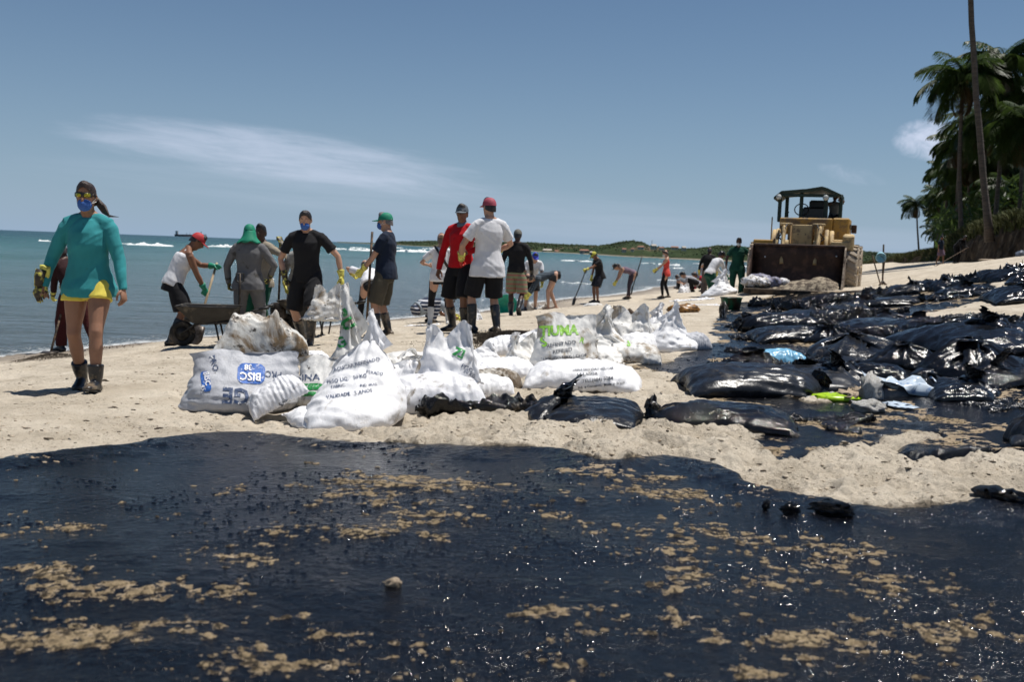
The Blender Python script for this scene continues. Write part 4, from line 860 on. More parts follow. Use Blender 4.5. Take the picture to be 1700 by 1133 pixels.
def build_hills():
    cols = np.linspace(560, 1760, 420); rows = [0, .04, .12, .25, .4, .55, .7, .85, 1, 1.3, 2.2]; V = []
    for px in cols:
        D = np.interp(px, _px, _dd); h = np.interp(px, _px, _ht) * .98; dep = D * (.22 + .1 * math.sin(px * .02))
        for t in rows:
            d = D + dep * t; top = CAM.z + h * mpp(D + dep); e = (t ** .8 if t <= 1 else max(0, 1 - (t - 1) * .9)); x = P(px, HORZ(px), d).x
            n_ = float(fbm(px * .05, t * 3, 0, 3, 71)); z = -.6 + (top + .6) * e * (1 + .22 * n_ * math.sin(min(1, t) * math.pi)); 
            if t < .1: z = max(z, -.6 + 9 * t)
            V.append((x, d, z))
    V = np.array(V); m = len(rows); i = np.arange(len(V)).reshape(len(cols), m); F = np.stack([i[:-1, :-1], i[1:, :-1], i[1:, 1:], i[:-1, 1:]], -1).reshape(-1, 4)
    s = NM('hillside', (.05, .06, .03), .95, 0, .1); p = s.pos(); sx = s.n('ShaderNodeSeparateXYZ'); s.l(p, sx.inputs[0]); st = s.n('ShaderNodeMapping'); st.inputs['Scale'].default_value = (1, .3, 2.5); s.l(p, st.inputs[0])
    c = s.ramp(s.noise(.035, 6, .65, vec=st.outputs[0]), [(.38, (.022, .040, .014)), (.54, (.045, .062, .025)), (.58, (.10, .078, .048)), (.66, (.15, .105, .07))]); c = s.mix(s.ramp(s.noise(.25, 5, .7, vec=st.outputs[0]), [(.45, 0), (.6, .8)]), c, (.025, .038, .014))
    c = s.mix(s.ramp(sx.outputs[2], [(.2, 1), (.5, 0)]), c, (.30, .25, .19)); s.color(c); s.bump(s.noise(.3, 6, .7, vec=p), 1.5)
    tag(obj('hills', npmesh('hills', V, F), s.m, smooth=None), kind='structure')
    rs = np.random.RandomState(4); bmv, bmf = [], []
    t_ = bmesh.new(); bmesh.ops.create_icosphere(t_, subdivisions=1, radius=1); t_.verts.ensure_lookup_table(); iv = np.array([v.co[:] for v in t_.verts]); jf = np.array([[v.index for v in f.verts] for f in t_.faces]); t_.free()
    n = 0
    for k in range(5200):
        px = rs.uniform(655, 1760); D = np.interp(px, _px, _dd); dep = D * (.22 + .1 * math.sin(px * .02)); t = rs.uniform(.05, 1) ** .55 if rs.rand() < .55 else rs.uniform(.93, 1.02)
        bare = (1075 < px < 1165 and t < .9) or (1000 < px < 1165 and t < .55)
        if bare and rs.rand() < .75: continue
        d = D + dep * t; h = np.interp(px, _px, _ht) * .98; top = CAM.z + h * mpp(D + dep); z = -.6 + (top + .6) * t ** .8; r = rs.uniform(.7, 1.7) * mpp(D) * (1.2 if px > 1165 else 1)
        x = P(px, HORZ(px), d).x; q = iv * (1 + .35 * rs.normal(0, .5, (len(iv), 1))) * np.array([r * rs.uniform(1, 1.8), r * 1.6, r * rs.uniform(.7, 1.25)]) + np.array([x, d, max(z, .6) + r * .4])
        bmv.append(q); bmf.append(jf + n); n += len(iv)
    o = obj('woodland', npmesh('woodland', np.vstack(bmv), np.vstack(bmf)), MT['far_leaf'], smooth=None); tag(o, kind='stuff')
    # houses along the far shore
    wl = simple('far_wall', (.42, .38, .33), .9, .1); rf = simple('far_roof', (.26, .13, .09), .9, .2); wn = simple('far_window', (.03, .03, .035), .4)
    for i, (px, py, w, h, lab) in enumerate([(909, 418.5, 15, 5, 'long low pale house on the far beach, left of the others'), (925, 419.5, 9, 4, 'small house right beside the long low one on the far beach'), (970, 419, 14, 5, 'brown-roofed house in the trees between the headland hill and the beach houses'), (983, 421.5, 8, 4, 'little house at the water right of the brown-roofed one'),
            (1036, 417, 7, 5, 'pale house on the slope below the headland peak'), (1064, 412.5, 10, 4, 'house near the top right of the headland peak'), (1085, 411.5, 9, 6, 'block beside the mast on the ridge'), (1098, 413.5, 8, 3.5, 'house on the ridge right of the mast'), (1120, 413, 12, 4, 'long house on the bare ridge'), (1135, 414, 7, 5, 'last house on the bare ridge before the green hill'), (1050, 416, 5, 4, 'tiny white house in the middle of the slope'), (1480, 440, 20, 6, 'white building among the trees beyond the beach, right of the shovels')]):
        D = np.interp(px, _px, _dd) * 1.03; q = P(px, py, D); W_, H_ = w * mpp(D), h * mpp(D); r = empty('house', (q.x, q.y, q.z - H_ * .2), .3 * math.sin(i * 2.3), lab, 'house', 'houses on the far shore')
        bm = bmesh.new(); box(bm, (0, 0, H_ * .2), (W_, W_ * .6, H_ * 1.1)); obj('wall', bm, wl, r, smooth=False)
        bm = bmesh.new(); a, b, z0, z1 = W_ * .56, W_ * .36, H_ * .75, H_ * 1.2; v = [bm.verts.new(c_) for c_ in ((-a, -b, z0), (a, -b, z0), (a, b, z0), (-a, b, z0), (-a * .8, 0, z1), (a * .8, 0, z1))]
        for f in ((0, 1, 5, 4), (1, 2, 5), (2, 3, 4, 5), (3, 0, 4), (0, 3, 2, 1)): bm.faces.new([v[k] for k in f])
        obj('roof', bm, rf if i % 3 else wl, r, smooth=False)
        for k in range(2): bm = bmesh.new(); box(bm, ((k - .5) * W_ * .5, -W_ * .302, H_ * .3), (W_ * .14, W_ * .01, H_ * .35)); obj('window', bm, wn, r, smooth=False)
    q = P(1082, 413, 405); r = bar('radio_mast', (q.x, q.y, q.z - .4), P(1082.5, 399, 405), .09, MT['steel'], n=6); tag(r, 'thin mast standing on the ridge right of the headland peak', 'mast')
    # ships on the horizon
    for (x0, x1, py, D, lab) in ((290, 326, 396.2, 6200, 'dark cargo ship on the horizon, left of the man in white tank top'), (333, 343, 397.2, 8600, 'faint far ship on the horizon right of the cargo ship')):
        a = P(x0, py, D); b = P(x1, py + (x1 - x0) * .0358, D); L = b.x - a.x; H_ = 3.2 * mpp(D); r = empty('cargo_ship', ((a.x + b.x) / 2, D, 0), 0, lab, 'ship', 'ships on the horizon'); bm = bmesh.new()
        v = [bm.verts.new(c_) for c_ in ((-L * .47, -8, -1), (L * .44, -8, -1), (L * .44, 8, -1), (-L * .47, 8, -1), (-L * .5, -9, H_), (L * .5, -1, H_ * 1.2), (L * .5, 1, H_ * 1.2), (-L * .5, 9, H_))]
        for f in ((0, 1, 5, 4), (1, 2, 6, 5), (2, 3, 7, 6), (3, 0, 4, 7), (4, 5, 6, 7), (0, 3, 2, 1)): bm.faces.new([v[k] for k in f])
        obj('hull', bm, simple('ship_hull', (.05, .04, .05), .7), r, smooth=False); bm = bmesh.new(); box(bm, (-L * .40, 0, H_ * 1.9), (L * .10, 12, H_ * 1.8)); obj('bridge_house', bm, simple('ship_white', (.4, .4, .4), .7), r, smooth=False)
        for k in range(3): bm = bmesh.new(); box(bm, (L * (.05 + .15 * k), 0, H_ * 1.4), (L * .012, 3, H_ * 1.0)); obj('deck_crane', bm, MT['steel'], r, smooth=False)
def frond_mesh(k, dry=False):
    rs = random.Random(k); L = 1.; V, F = [], []; elev = [.9, .62, .32, .02, -.35][k % 5]; dr = [.55, .75, .9, .95, .75][k % 5]; n = 34; pts = []
    x = z = 0; a = elev
    for i in range(n + 1): pts.append((x, z, a)); a -= dr * (1.9 / n) * (.35 + 1.1 * i / n); x += math.cos(a) / n; z += math.sin(a) / n
    for i in range(n):
        (x0, z0, a0), (x1, z1, _) = pts[i], pts[i + 1]; w = .012 * (1 - i / n) + .002; b = len(V); V += [(x0, -w, z0), (x0, w, z0), (x1, w * .9, z1), (x1, -w * .9, z1), (x0, 0, z0 - w), (x1, 0, z1 - w)]; F += [(b, b + 1, b + 2, b + 3), (b, b + 3, b + 5, b + 4), (b + 1, b + 4, b + 5, b + 2)]
        if i < 3: continue
        t = i / n; ll = .30 * math.sin(math.pi * min(1, (t * .86 + .14))) ** .6 * (.85 + .3 * rs.random())
        for sg in (-1, 1):
            for h in (0, .5):
                xx = x0 + (x1 - x0) * h; zz = z0 + (z1 - z0) * h; sw = .55 + .5 * t + .15 * rs.random(); dn = .35 + .5 * rs.random(); dx, dy = math.cos(a0) * ll * sw * .8, sg * ll * .8; dz = math.sin(a0) * ll * sw * .5
                b = len(V); wl = .011; V += [(xx - wl, 0, zz), (xx + wl, 0, zz), (xx + dx * .5 + wl, dy * .55, zz + dz * .5 - ll * dn * .22), (xx + dx * .5 - wl, dy * .55, zz + dz * .5 - ll * dn * .22), (xx + dx, dy, zz + dz - ll * dn), (xx + dx - .004, dy, zz + dz - ll * dn)]; F += [(b, b + 1, b + 2, b + 3), (b + 3, b + 2, b + 4, b + 5)]
    return npmesh('frond', np.array(V), np.array(F))
def build_palms():
    fm = [frond_mesh(k) for k in range(5)]; dm = [frond_mesh(k) for k in (3, 4)]
    for m in fm: m.materials.append(MT['leaf'])
    for m in dm: m.materials.append(MT['dryleaf'])
    tk = NM('palm_trunk', (.07, .055, .042), .9); tk.color(tk.ramp(tk.noise(3, 5, .6, stretch=(1, 1, 4)), [(.3, (.045, .036, .028)), (.7, (.13, .10, .08))])); tk.bump(tk.noise(5, 3, stretch=(1, 1, 6)), .05); tk = tk.m
    nut = simple('coconut', (.12, .09, .03), .6, .3)
    L = [(1646, 372, 1606, -170, 45, .155, 4.2, 'huge dark palm trunk that crosses the top edge of the picture'), (1598, 378, 1600, 128, 62, .15, 3.1, 'tall palm with the leftmost big crown of the grove'), (1652, 372, 1668, 100, 64, .15, 3.2, 'tall palm whose crown touches the right of the huge trunk, highest full crown'), (1700, 362, 1706, 205, 60, .17, 3.4, 'palm with its crown cut by the right edge, below the highest crown'),
         (1640, 376, 1636, 200, 78, .17, 3.6, 'palm crown directly behind the huge trunk'), (1592, 392, 1596, 236, 84, .16, 2.9, 'palm below and left of the leftmost big crown'), (1565, 402, 1576, 282, 98, .16, 2.7, 'palm on the left flank of the grove, middle height'), (1555, 410, 1564, 322, 112, .16, 2.6, 'lower palm on the left flank of the grove'),
         (1527, 420, 1521, 338, 150, .15, 2.9, 'slim palm standing alone left of the grove'), (1552, 416, 1552, 380, 150, .14, 2.2, 'small palm between the lone palm and the grove'), (1612, 384, 1612, 262, 88, .16, 3.3, 'palm in the middle of the grove below the leftmost big crown'), (1628, 380, 1630, 300, 92, .16, 3.2, 'palm low in the grove left of the huge trunk'),
         (1662, 374, 1664, 258, 86, .16, 3.3, 'palm right of the huge trunk at middle height'), (1684, 370, 1680, 310, 80, .16, 2.9, 'low palm near the grassy top of the bank'), (1600, 386, 1596, 318, 104, .15, 3.1, 'shaded palm low in the left part of the grove'), (1705, 366, 1712, 300, 84, .16, 3.2, 'palm at the right edge, lower than the edge-cut crown'),
         (1575, 400, 1580, 344, 120, .15, 2.4, 'small shaded palm at the lower left of the grove'), (1620, 384, 1618, 340, 110, .15, 2.8, 'shaded low palm directly left of the huge trunk base'), (1650, 376, 1648, 335, 100, .15, 2.8, 'shaded low palm directly right of the huge trunk base'), (1690, 366, 1690, 150, 72, .16, 3.4, 'palm crown behind the highest one, at the right edge'), (1740, 362, 1745, 180, 62, .16, 3.4, 'palm just beyond the right edge of the picture'),
         (1576, 396, 1600, 290, 95, .15, 2.7, 'leaning palm in the left part of the grove'), (1560, 406, 1560, 352, 125, .14, 2.1, 'short palm sticking out left of the grove')]
    for i, (bx, by, cx, cy, d, r, fr, lab) in enumerate(L):
        b = P(bx, by, d); t = P(cx, cy, d); b.z = min(b.z, t.z - 2) - .8; h = t.z - b.z; root = empty('palm_tree', b, 0, lab, 'palm tree', 'palms behind the beach'); rs = random.Random(i + 3)
        bend = rs.uniform(-.35, .35); pts = [Vector(((t.x - b.x) * s + bend * math.sin(s * math.pi), rs.uniform(-.03, .03), h * s)) for s in [k / 14 for k in range(15)]]; rad = [r * (1.45 if k == 0 else 1.15 if k == 1 else 1 - .35 * k / 14) for k in range(15)]
        bm = bmesh.new(); tube(bm, pts, rad, n=9); obj('trunk', bm, tk, root); top = pts[-1]; nf = 30 if d < 130 else 24
        for k in range(nf):
            q = k / nf; v = min(4, int(q * 5)); me = fm[v]; o = bpy.data.objects.new('frond', me); C.objects.link(o); o.parent = root; o.location = top + Vector((0, 0, .15 * (1 - q))); az = k * 2.399 + rs.uniform(-.3, .3); s = fr * rs.uniform(.85, 1.12) * (.8 if v == 0 else 1)
            o.rotation_euler = (rs.uniform(-.25, .25), rs.uniform(-.15, .15) - .12 * math.cos(az), az); o.scale = (s, s, s)
        for k in range(4): o = bpy.data.objects.new('dead_frond', dm[1]); C.objects.link(o); o.parent = root; o.location = top - Vector((0, 0, .2)); o.rotation_euler = (0, .55, k * 1.7 + i); s = fr * .7; o.scale = (s, s, s)
        for k in range(5):
            bm = bmesh.new(); bmesh.ops.create_icosphere(bm, subdivisions=1, radius=.14); obj('coconut', bm, nut, root, loc=top + Vector((.25 * math.cos(k * 1.3), .25 * math.sin(k * 1.3), -.28)))
def grass_stuff(name, pts, h, seed=0, mat=None, lab=None, wb=.012):
    rs = np.random.RandomState(seed); n = len(pts); V = np.zeros((n, 5, 3)); a = rs.uniform(0, 6.28, n); H_ = h * rs.uniform(.5, 1.2, n); w = H_ * .05 + wb; lean = rs.uniform(.1, .7, n) * H_; dx, dy = np.cos(a), np.sin(a); la = rs.uniform(0, 6.28, n)
    for k, (f, ww) in enumerate(((0, 1), (0, -1), (.55, -.7), (.55, .7), (1, 0))):
        V[:, k, 0] = pts[:, 0] + dx * w * ww + np.cos(la) * lean * f * f; V[:, k, 1] = pts[:, 1] + dy * w * ww + np.sin(la) * lean * f * f; V[:, k, 2] = pts[:, 2] + H_ * f * (1 - .25 * f)
    V = V.reshape(-1, 3); b = np.arange(n)[:, None] * 5; F = np.vstack([np.hstack([b, b + 1, b + 2]), np.hstack([b, b + 2, b + 3]), np.hstack([b + 3, b + 2, b + 4])]); o = obj(name, npmesh(name, V, F), mat or MT['grass'], smooth=None); tag(o, kind='stuff'); return o
def build_bank():
    K = [(1960, 330, 452, 26), (1800, 340, 436, 32), (1740, 350, 430, 36), (1700, 360, 426, 40), (1672, 364, 426, 43), (1650, 369, 427, 46), (1625, 374, 430, 50), (1600, 381, 434, 55), (1580, 389, 437, 60), (1566, 402, 440, 66), (1556, 414, 441, 76), (1540, 419, 443, 90), (1510, 422, 445, 110), (1480, 428, 447, 125), (1450, 434, 446, 150), (1425, 438, 445, 190)]
    a = np.array(K, float); n = 300; t = np.linspace(0, len(K) - 1, n); px, yt, yb, d = [np.interp(t, range(len(K)), a[:, k]) for k in range(4)]
    rows = [(-.10, -.5, -.35), (.0, 0, 0), (.12, .16, .10), (.22, .36, .22), (.28, .56, .33), (.34, .74, .48), (.40, .90, .56), (.36, 1.0, .50), (.75, 1.04, .9), (2.2, 1.10, 2.5), (6, 1.25, 8), (16, 1.5, 26), (40, 1.9, 60)]; V = []; G2 = []
    for i in range(n):
        b = P(px[i], yb[i], d[i]); tp = P(px[i], yt[i], d[i]); H_ = tp.z - b.z; dirx = Vector((.80, .60, 0))
        for j, (_, hz, back) in enumerate(rows):
            gully = float(nz(i * .22, j * .12, 0, 81)) * .5 + float(nz(i * .6, j * .4, 0, 82)) * .25; off = back * max(1, H_ * .7) + gully * (.5 if 1 < j < 8 else .15) * H_ * .5
            V.append((b.x + dirx.x * off + .1 * float(nz(i, j, 0, 83)), b.y + dirx.y * off, b.z + H_ * hz + .12 * H_ * float(nz(i * .3, j * .8, 0, 84)) * (j > 1)))
    V = np.array(V); m = len(rows); i = np.arange(n * m).reshape(n, m); F = np.stack([i[:-1, :-1], i[1:, :-1], i[1:, 1:], i[:-1, 1:]], -1).reshape(-1, 4)
    s = NM('bank_earth', (.09, .07, .05), .95, 0, .1); p = s.pos(); g = s.n('ShaderNodeNewGeometry'); sz = s.n('ShaderNodeSeparateXYZ'); s.l(g.outputs['Normal'], sz.inputs[0])
    c = s.ramp(s.noise(1.4, 7, .68, vec=p, stretch=(1, 1, .35)), [(.32, (.030, .022, .015)), (.52, (.075, .055, .038)), (.70, (.20, .155, .11))]); top_ = s.ramp(sz.outputs[2], [(.62, 0), (.85, 1)]); c = s.mix(top_, c, s.ramp(s.noise(1.2, 5, vec=p), [(.35, (.045, .055, .018)), (.65, (.11, .105, .04))])); s.color(c); s.bump(s.noise(3.2, 7, .7, vec=p, stretch=(1, 1, .5)), .22)
    tag(obj('dune_bank', npmesh('dune_bank', V, F), s.m, smooth=None), kind='structure')
    rs = np.random.RandomState(7); G_ = V.reshape(n, m, 3); pts = []
    for k in range(15000):
        a_ = rs.uniform(60, n - 2); j = rs.choice([5, 6, 7, 7, 8, 8, 9]); ii = int(a_); f = a_ - ii; q = G_[ii, j] * (1 - f) + G_[ii + 1, j] * f; q2 = G_[ii, j + 1] if j + 1 < m else q; u_ = rs.rand() * (.9 if j < 9 else .4); pts.append(q * (1 - u_) + q2 * u_)
    grass_stuff('dune_grass', np.array(pts) - [0, 0, .02], .55, 1)
    pts = []
    for k in range(14000):
        a_ = rs.uniform(150, n - 2); ii = int(a_); f = a_ - ii; j = rs.randint(1, 8); q = G_[ii, j] * (1 - f) + G_[ii + 1, j] * f; q2 = G_[ii, j + 1]; u_ = rs.rand(); q = q * (1 - u_) + q2 * u_
        if nz(q[0] * .35, q[1] * .35, 0, 85) > -.15: pts.append(q)
    grass_stuff('dune_grass', np.array(pts) - [0, 0, .03], .45, 2)
    # undergrowth below the palms: leaf clumps
    V, F = [], []; nn = 0
    for k in range(240):
        px_ = rs.uniform(1562, 1790); d_ = rs.uniform(70, 125); yt_ = np.interp(px_, [1562, 1600, 1650, 1700, 1790], [396, 372, 352, 340, 330]) ; q = P(px_, rs.uniform(yt_ - 30, yt_ + 12), d_); cc = np.array(q)
        m_ = 24; o_ = rs.normal(0, .55, (m_, 3)); a_ = rs.normal(0, 1, (m_, 3)); a_ /= np.linalg.norm(a_, axis=1)[:, None]; b_ = np.cross(a_, rs.normal(0, 1, (m_, 3))); b_ /= np.linalg.norm(b_, axis=1)[:, None]; L_ = rs.uniform(.25, .6, (m_, 1)); c0 = cc + o_
        q4 = np.stack([c0 - a_ * L_, c0 + b_ * L_ * .18, c0 + a_ * L_, c0 - b_ * L_ * .18], 1); V.append(q4.reshape(-1, 3)); F.append(np.arange(m_ * 4).reshape(-1, 4) + nn); nn += m_ * 4
    tag(obj('undergrowth', npmesh('undergrowth', np.vstack(V), np.vstack(F)), MT['leaf'], smooth=None), kind='stuff')
MT['wood'] = simple('handle_wood', (.16, .10, .06), .7, .4, 12, dirt=(.03, .022, .015), dirt_amt=.6, dscale=9); MT['steel'] = simple('dirty_steel', (.10, .085, .075), .45, .4, 12, metal=.5, dirt=(.03, .022, .015), dirt_amt=.6)
build_hills(); build_bank(); build_palms(); print('land', time.time() - T0)
# ---------------------------------------------------------------- wheel loader
def build_loader():
    D = 27.3; c = P(1330, 480, D + 1.5); g = bz(c.x, c.y); r = empty('wheel_loader', (c.x, c.y, g), R(-21), 'dusty yellow wheel loader with dark green canopy and wide rusty bucket, facing the camera', 'loader')
    yl = simple('loader_yellow', (.42, .24, .045), .6, .2, 3, dirt=(.16, .11, .06), dirt_amt=.45, dscale=3, bump=.004, bscale=20); dust = simple('dusty_yellow', (.50, .37, .19), .75, .15, 4, dirt=(.22, .16, .10), dirt_amt=.4, dscale=5); gr = simple('canopy_green', (.012, .030, .022), .5, .3); rust = simple('rusty_bucket', (.040, .020, .013), .7, .35, 4, dirt=(.09, .045, .028), dirt_amt=.4, dscale=5, bump=.006, bscale=18)
    def B(name, c, s, m, rot=None, bev=.015, par=r, sm=False): bm = bmesh.new(); box(bm, c, s, rot, bev); return obj(name, bm, m, par, smooth=sm)
    # x: picture right, -y: forward (to the camera)
    bw = 1.21
    prof = [(-1.55, 1.28), (-1.50, 1.0), (-1.42, .70), (-1.46, .42), (-1.62, .20), (-1.90, .07), (-2.25, .03), (-2.62, .0)]; bm = bmesh.new(); V = []
    for (y, z) in prof:
        V.append([bm.verts.new((x, y, z)) for x in np.linspace(-bw, bw, 9)])
    for u_, v_ in zip(V, V[1:]):
        for k in range(8): bm.faces.new((u_[k], u_[k + 1], v_[k + 1], v_[k]))
    bk = obj('bucket', bm, rust, r); m = bk.modifiers.new('t', 'SOLIDIFY'); m.thickness = .045; m.offset = 0
    for sg in (-1, 1):
        bm = bmesh.new(); pr = prof + [(-2.40, .30), (-1.95, .85), (-1.75, 1.20)]; a = [bm.verts.new((sg * bw, y, z)) for y, z in pr]; b = [bm.verts.new((sg * (bw + .04), y, z)) for y, z in pr]; bm.faces.new(a); bm.faces.new(b[::-1])
        for k in range(len(pr)): q = (k + 1) % len(pr); bm.faces.new((a[k], b[k], b[q], a[q]))
        obj('side_plate', bm, simple('bucket_side', (.20, .16, .12), .8, .4, 6, dirt=(.05, .03, .02), dirt_amt=.5) if sg > 0 else rust, bk, smooth=False)
    B('cutting_edge', (0, -2.64, .045), (2 * bw + .1, .20, .15), simple('edge_mud', (.10, .07, .045), .8, .4, 5, dirt=(.02, .014, .01), dirt_amt=.5, bump=.01), bev=.02, par=bk)
    B('top_rail', (0, -1.56, 1.30), (2 * bw, .10, .07), rust, par=bk)
    for sg in (-.88, 1.0): bm = bmesh.new(); bmesh.ops.create_icosphere(bm, subdivisions=1, radius=.025); obj('bolt', bm, MT['white_cloth'], bk, loc=(sg, -1.56, 1.0 + .04 * sg))
    # lift arms, cylinders, front frame
    for sg in (-1, 1):
        bm = bmesh.new(); tube(bm, [(sg * .44, -1.45, .78), (sg * .46, -1.25, 1.25), (sg * .48, -.95, 1.70), (sg * .50, -.55, 1.80)], [(.055, .14), (.06, .17), (.06, .17), (.055, .14)], side=(1, 0, 0), n=8); obj('lift_arm', bm, dust, r, smooth=False)
        B('lift_tower', (sg * .36, -.55, 1.52), (.07, .42, .75), dust); B('tower_cap', (sg * .44, -.78, 1.90), (.34, .12, .07), dust)
        cy = bar('hydraulic_cylinder', (sg * .66, -.70, 1.75), (sg * .66, -1.1, 1.05), .055, dust, r); bar('piston_rod', (sg * .66, -1.1, 1.05), (sg * .62, -1.42, .6), .03, MT['steel'], cy)
        cy = bar('hydraulic_cylinder', (sg * .78, -.5, 1.72), (sg * .80, -.9, 1.15), .06, dust, r); B('front_fender', (sg * 1.05, -.35, 1.42), (.52, 1.05, .06), yl if sg < 0 else dust); B('fender_lip', (sg * 1.05, -.88, 1.34), (.52, .05, .20), yl if sg < 0 else dust)
        bar('knuckle', (sg * .50, -.98, 1.33), (sg * .34, -.98, 1.33), .13, dust, r)
        B('handrail', (sg * .92, -.1, 1.75), (.035, .035, .75), dust)
    B('front_panel', (0, -.80, 1.60), (.56, .10, .58), dust); B('panel_ledge', (0, -.84, 1.30), (1.1, .30, .08), dust); B('front_frame', (0, -.1, 1.0), (.70, 1.5, .6), yl)
    for sg in (-.10, .10): B('panel_bolt', (sg, -.86, 1.62), (.03, .02, .03), MT['steel'], bev=0)
    B('hood', (.03, .35, 1.88), (1.45, 1.1, .46), yl, bev=.03); B('side_tank', (.98, .5, 1.80), (.46, 1.3, .66), yl, bev=.04); B('tank_strip', (1.225, .5, 1.9), (.02, 1.1, .12), simple('strip_dark', (.03, .02, .01), .6)); B('step_box', (1.02, -.15, 1.42), (.60, .7, .18), dust, bev=.03); B('corner_guard', (1.24, -.65, 1.42), (.30, .40, .46), dust, Matrix.Rotation(.15, 3, 'X'), .04); B('toolbox', (1.30, .9, 1.85), (.14, .3, .24), rust)
    B('platform', (.0, 1.2, 1.75), (1.7, 1.3, .12), yl); B('engine_cover', (0, 2.5, 1.65), (1.2, 1.9, .85), yl, bev=.06); B('rear_frame', (0, 2.0, 1.0), (.8, 2.2, .7), yl); bar('exhaust', (.35, 2.2, 2.0), (.35, 2.2, 2.7), .05, MT['steel'], r)
    for k, (a_, b_) in enumerate((((-.40, -.95, 1.9), (-.62, -1.0, 1.5)), ((.40, -.95, 1.9), (.62, -1.0, 1.5)), ((.30, -.75, 1.35), (.70, -.8, 1.6)), ((-.30, -.75, 1.35), (-.70, -.8, 1.6)))):
        a_, b_ = Vector(a_), Vector(b_); mid = (a_ + b_) / 2 + Vector((0, -.16, -.06)); bm = bmesh.new(); tube(bm, [a_, a_.lerp(mid, .6), mid, mid.lerp(b_, .4), b_], [.018] * 5, n=7); obj('hydraulic_hose', bm, MT['rubber'], r)
    # canopy
    for (x, y) in ((-.80, .55), (-.10, .55) if False else (-.18, .45), (.50, .45), (.90, .75), (-.70, 1.55), (.85, 1.65)): B('canopy_post', (x, y, 2.42), (.10, .12, .84), gr)
    bm = bmesh.new(); a, y0, y1 = .93, .05, 1.75; pts = [(-a, y0, 2.70), (-a * .78, y0, 2.88), (0, y0, 2.95), (a * .42, y0, 3.02), (a * .58, y0, 2.98), (a, y0, 2.80)]; up = [(x * 1., 1, z + .0) for x, _, z in pts]
    f = [bm.verts.new(p) for p in pts]; b = [bm.verts.new((x, y1, z + .02)) for x, _, z in pts]; f2 = [bm.verts.new((x, y0 + .02, z - (.10 if 0 < k < 5 else .06))) for k, (x, _, z) in enumerate(pts)]; b2 = [bm.verts.new((x, y1 - .02, z - .1)) for x, _, z in pts]
    for k in range(5): bm.faces.new((f[k], f[k + 1], b[k + 1], b[k])); bm.faces.new((f2[k], b2[k], b2[k + 1], f2[k + 1])); bm.faces.new((f[k], f2[k], f2[k + 1], f[k + 1])); bm.faces.new((b[k], b[k + 1], b2[k + 1], b2[k]))
    bm.faces.new((f[0], b[0], b2[0], f2[0])); bm.faces.new((f[5], f2[5], b2[5], b[5])); cn = obj('canopy', bm, gr, r, smooth=False); B('canopy_beam', (.0, .10, 2.76), (1.6, .08, .09), gr, par=cn)
    for x in (-.78, .52):
        l = bar('work_lamp', (x, -.02, 2.70), (x, .08, 2.70), .085, gr, r, n=14); bm = bmesh.new(); tube(bm, [(x, -.035, 2.70), (x, -.02, 2.70)], [.075, .078], n=14); obj('lens', bm, simple('lamp_lens', (.5, .52, .5), .15), l)
    # controls and seat
    bm = bmesh.new(); 
    bmesh.ops.create_circle(bm, segments=16, radius=.01)
    bm.clear(); ang = [2 * math.pi * k / 16 for k in range(17)]; tube(bm, [(-.18 + .20 * math.cos(t), .62 + .03 * math.sin(t), 2.38 + .17 * math.sin(t)) for t in ang], [.016] * 17, n=6); sw = obj('steering_wheel', bm, MT['black_plastic'], r); bar('steering_column', (-.18, .66, 2.38), (-.15, .9, 2.0), .03, MT['black_plastic'], sw)
    B('seat', (.25, 1.35, 2.05), (.55, .5, .16), MT['black_plastic'], bev=.05); B('seat_back', (.22, 1.6, 2.40), (.55, .14, .62), MT['black_plastic'], bev=.05); B('dashboard', (.15, .75, 2.25), (.62, .25, .42), MT['black_plastic'], bev=.05)
    for x in (-.55, .62): lv = bar('lever', (x, .6, 2.08), (x, .55, 2.28), .012, MT['black_plastic'], r); bm = bmesh.new(); bmesh.ops.create_icosphere(bm, subdivisions=1, radius=.03); obj('knob', bm, MT['black_plastic'], lv, loc=(x, .55, 2.29))
    # wheels: tyre with lugs, rim
    tm = simple('sandy_tyre', (.05, .045, .04), .9, .4, 8, dirt=(.36, .30, .23), dirt_amt=.85, dscale=8, bump=.02, bscale=14)
    def wheel(x, y):
        Rr, w = .70, .27; bm = bmesh.new(); n = 40; pr = [(-w * .8, Rr * .58), (-w, Rr * .72), (-w, Rr * .90), (-w * .72, Rr * .985), (0, Rr), (w * .72, Rr * .985), (w, Rr * .90), (w, Rr * .72), (w * .8, Rr * .58)]; rings = [[bm.verts.new((xx, rr * math.cos(2 * math.pi * k / n), rr * math.sin(2 * math.pi * k / n))) for k in range(n)] for xx, rr in pr]
        for a_, b_ in zip(rings, rings[1:]):
            for k in range(n): bm.faces.new((a_[k], a_[(k + 1) % n], b_[(k + 1) % n], b_[k]))
        ty = obj('wheel', bm, tm, r, loc=(x, y, Rr - .04)); 
        bm = bmesh.new()
        for k in range(22):
            for sg in (-1, 1): t = 2 * math.pi * (k + (.5 if sg > 0 else 0)) / 22; box(bm, (sg * w * .48, Rr * 1.005 * math.cos(t), Rr * 1.005 * math.sin(t)), (w * .98, .075, .05), Matrix.Rotation(t, 3, 'X') @ Matrix.Rotation(R(90), 3, 'X') @ Matrix.Rotation(sg * .5, 3, 'Z') @ Matrix.Rotation(0, 3, 'Y'))
        o = obj('tread_lugs', bm, tm, ty, smooth=False); o['kind'] = 'stuff'
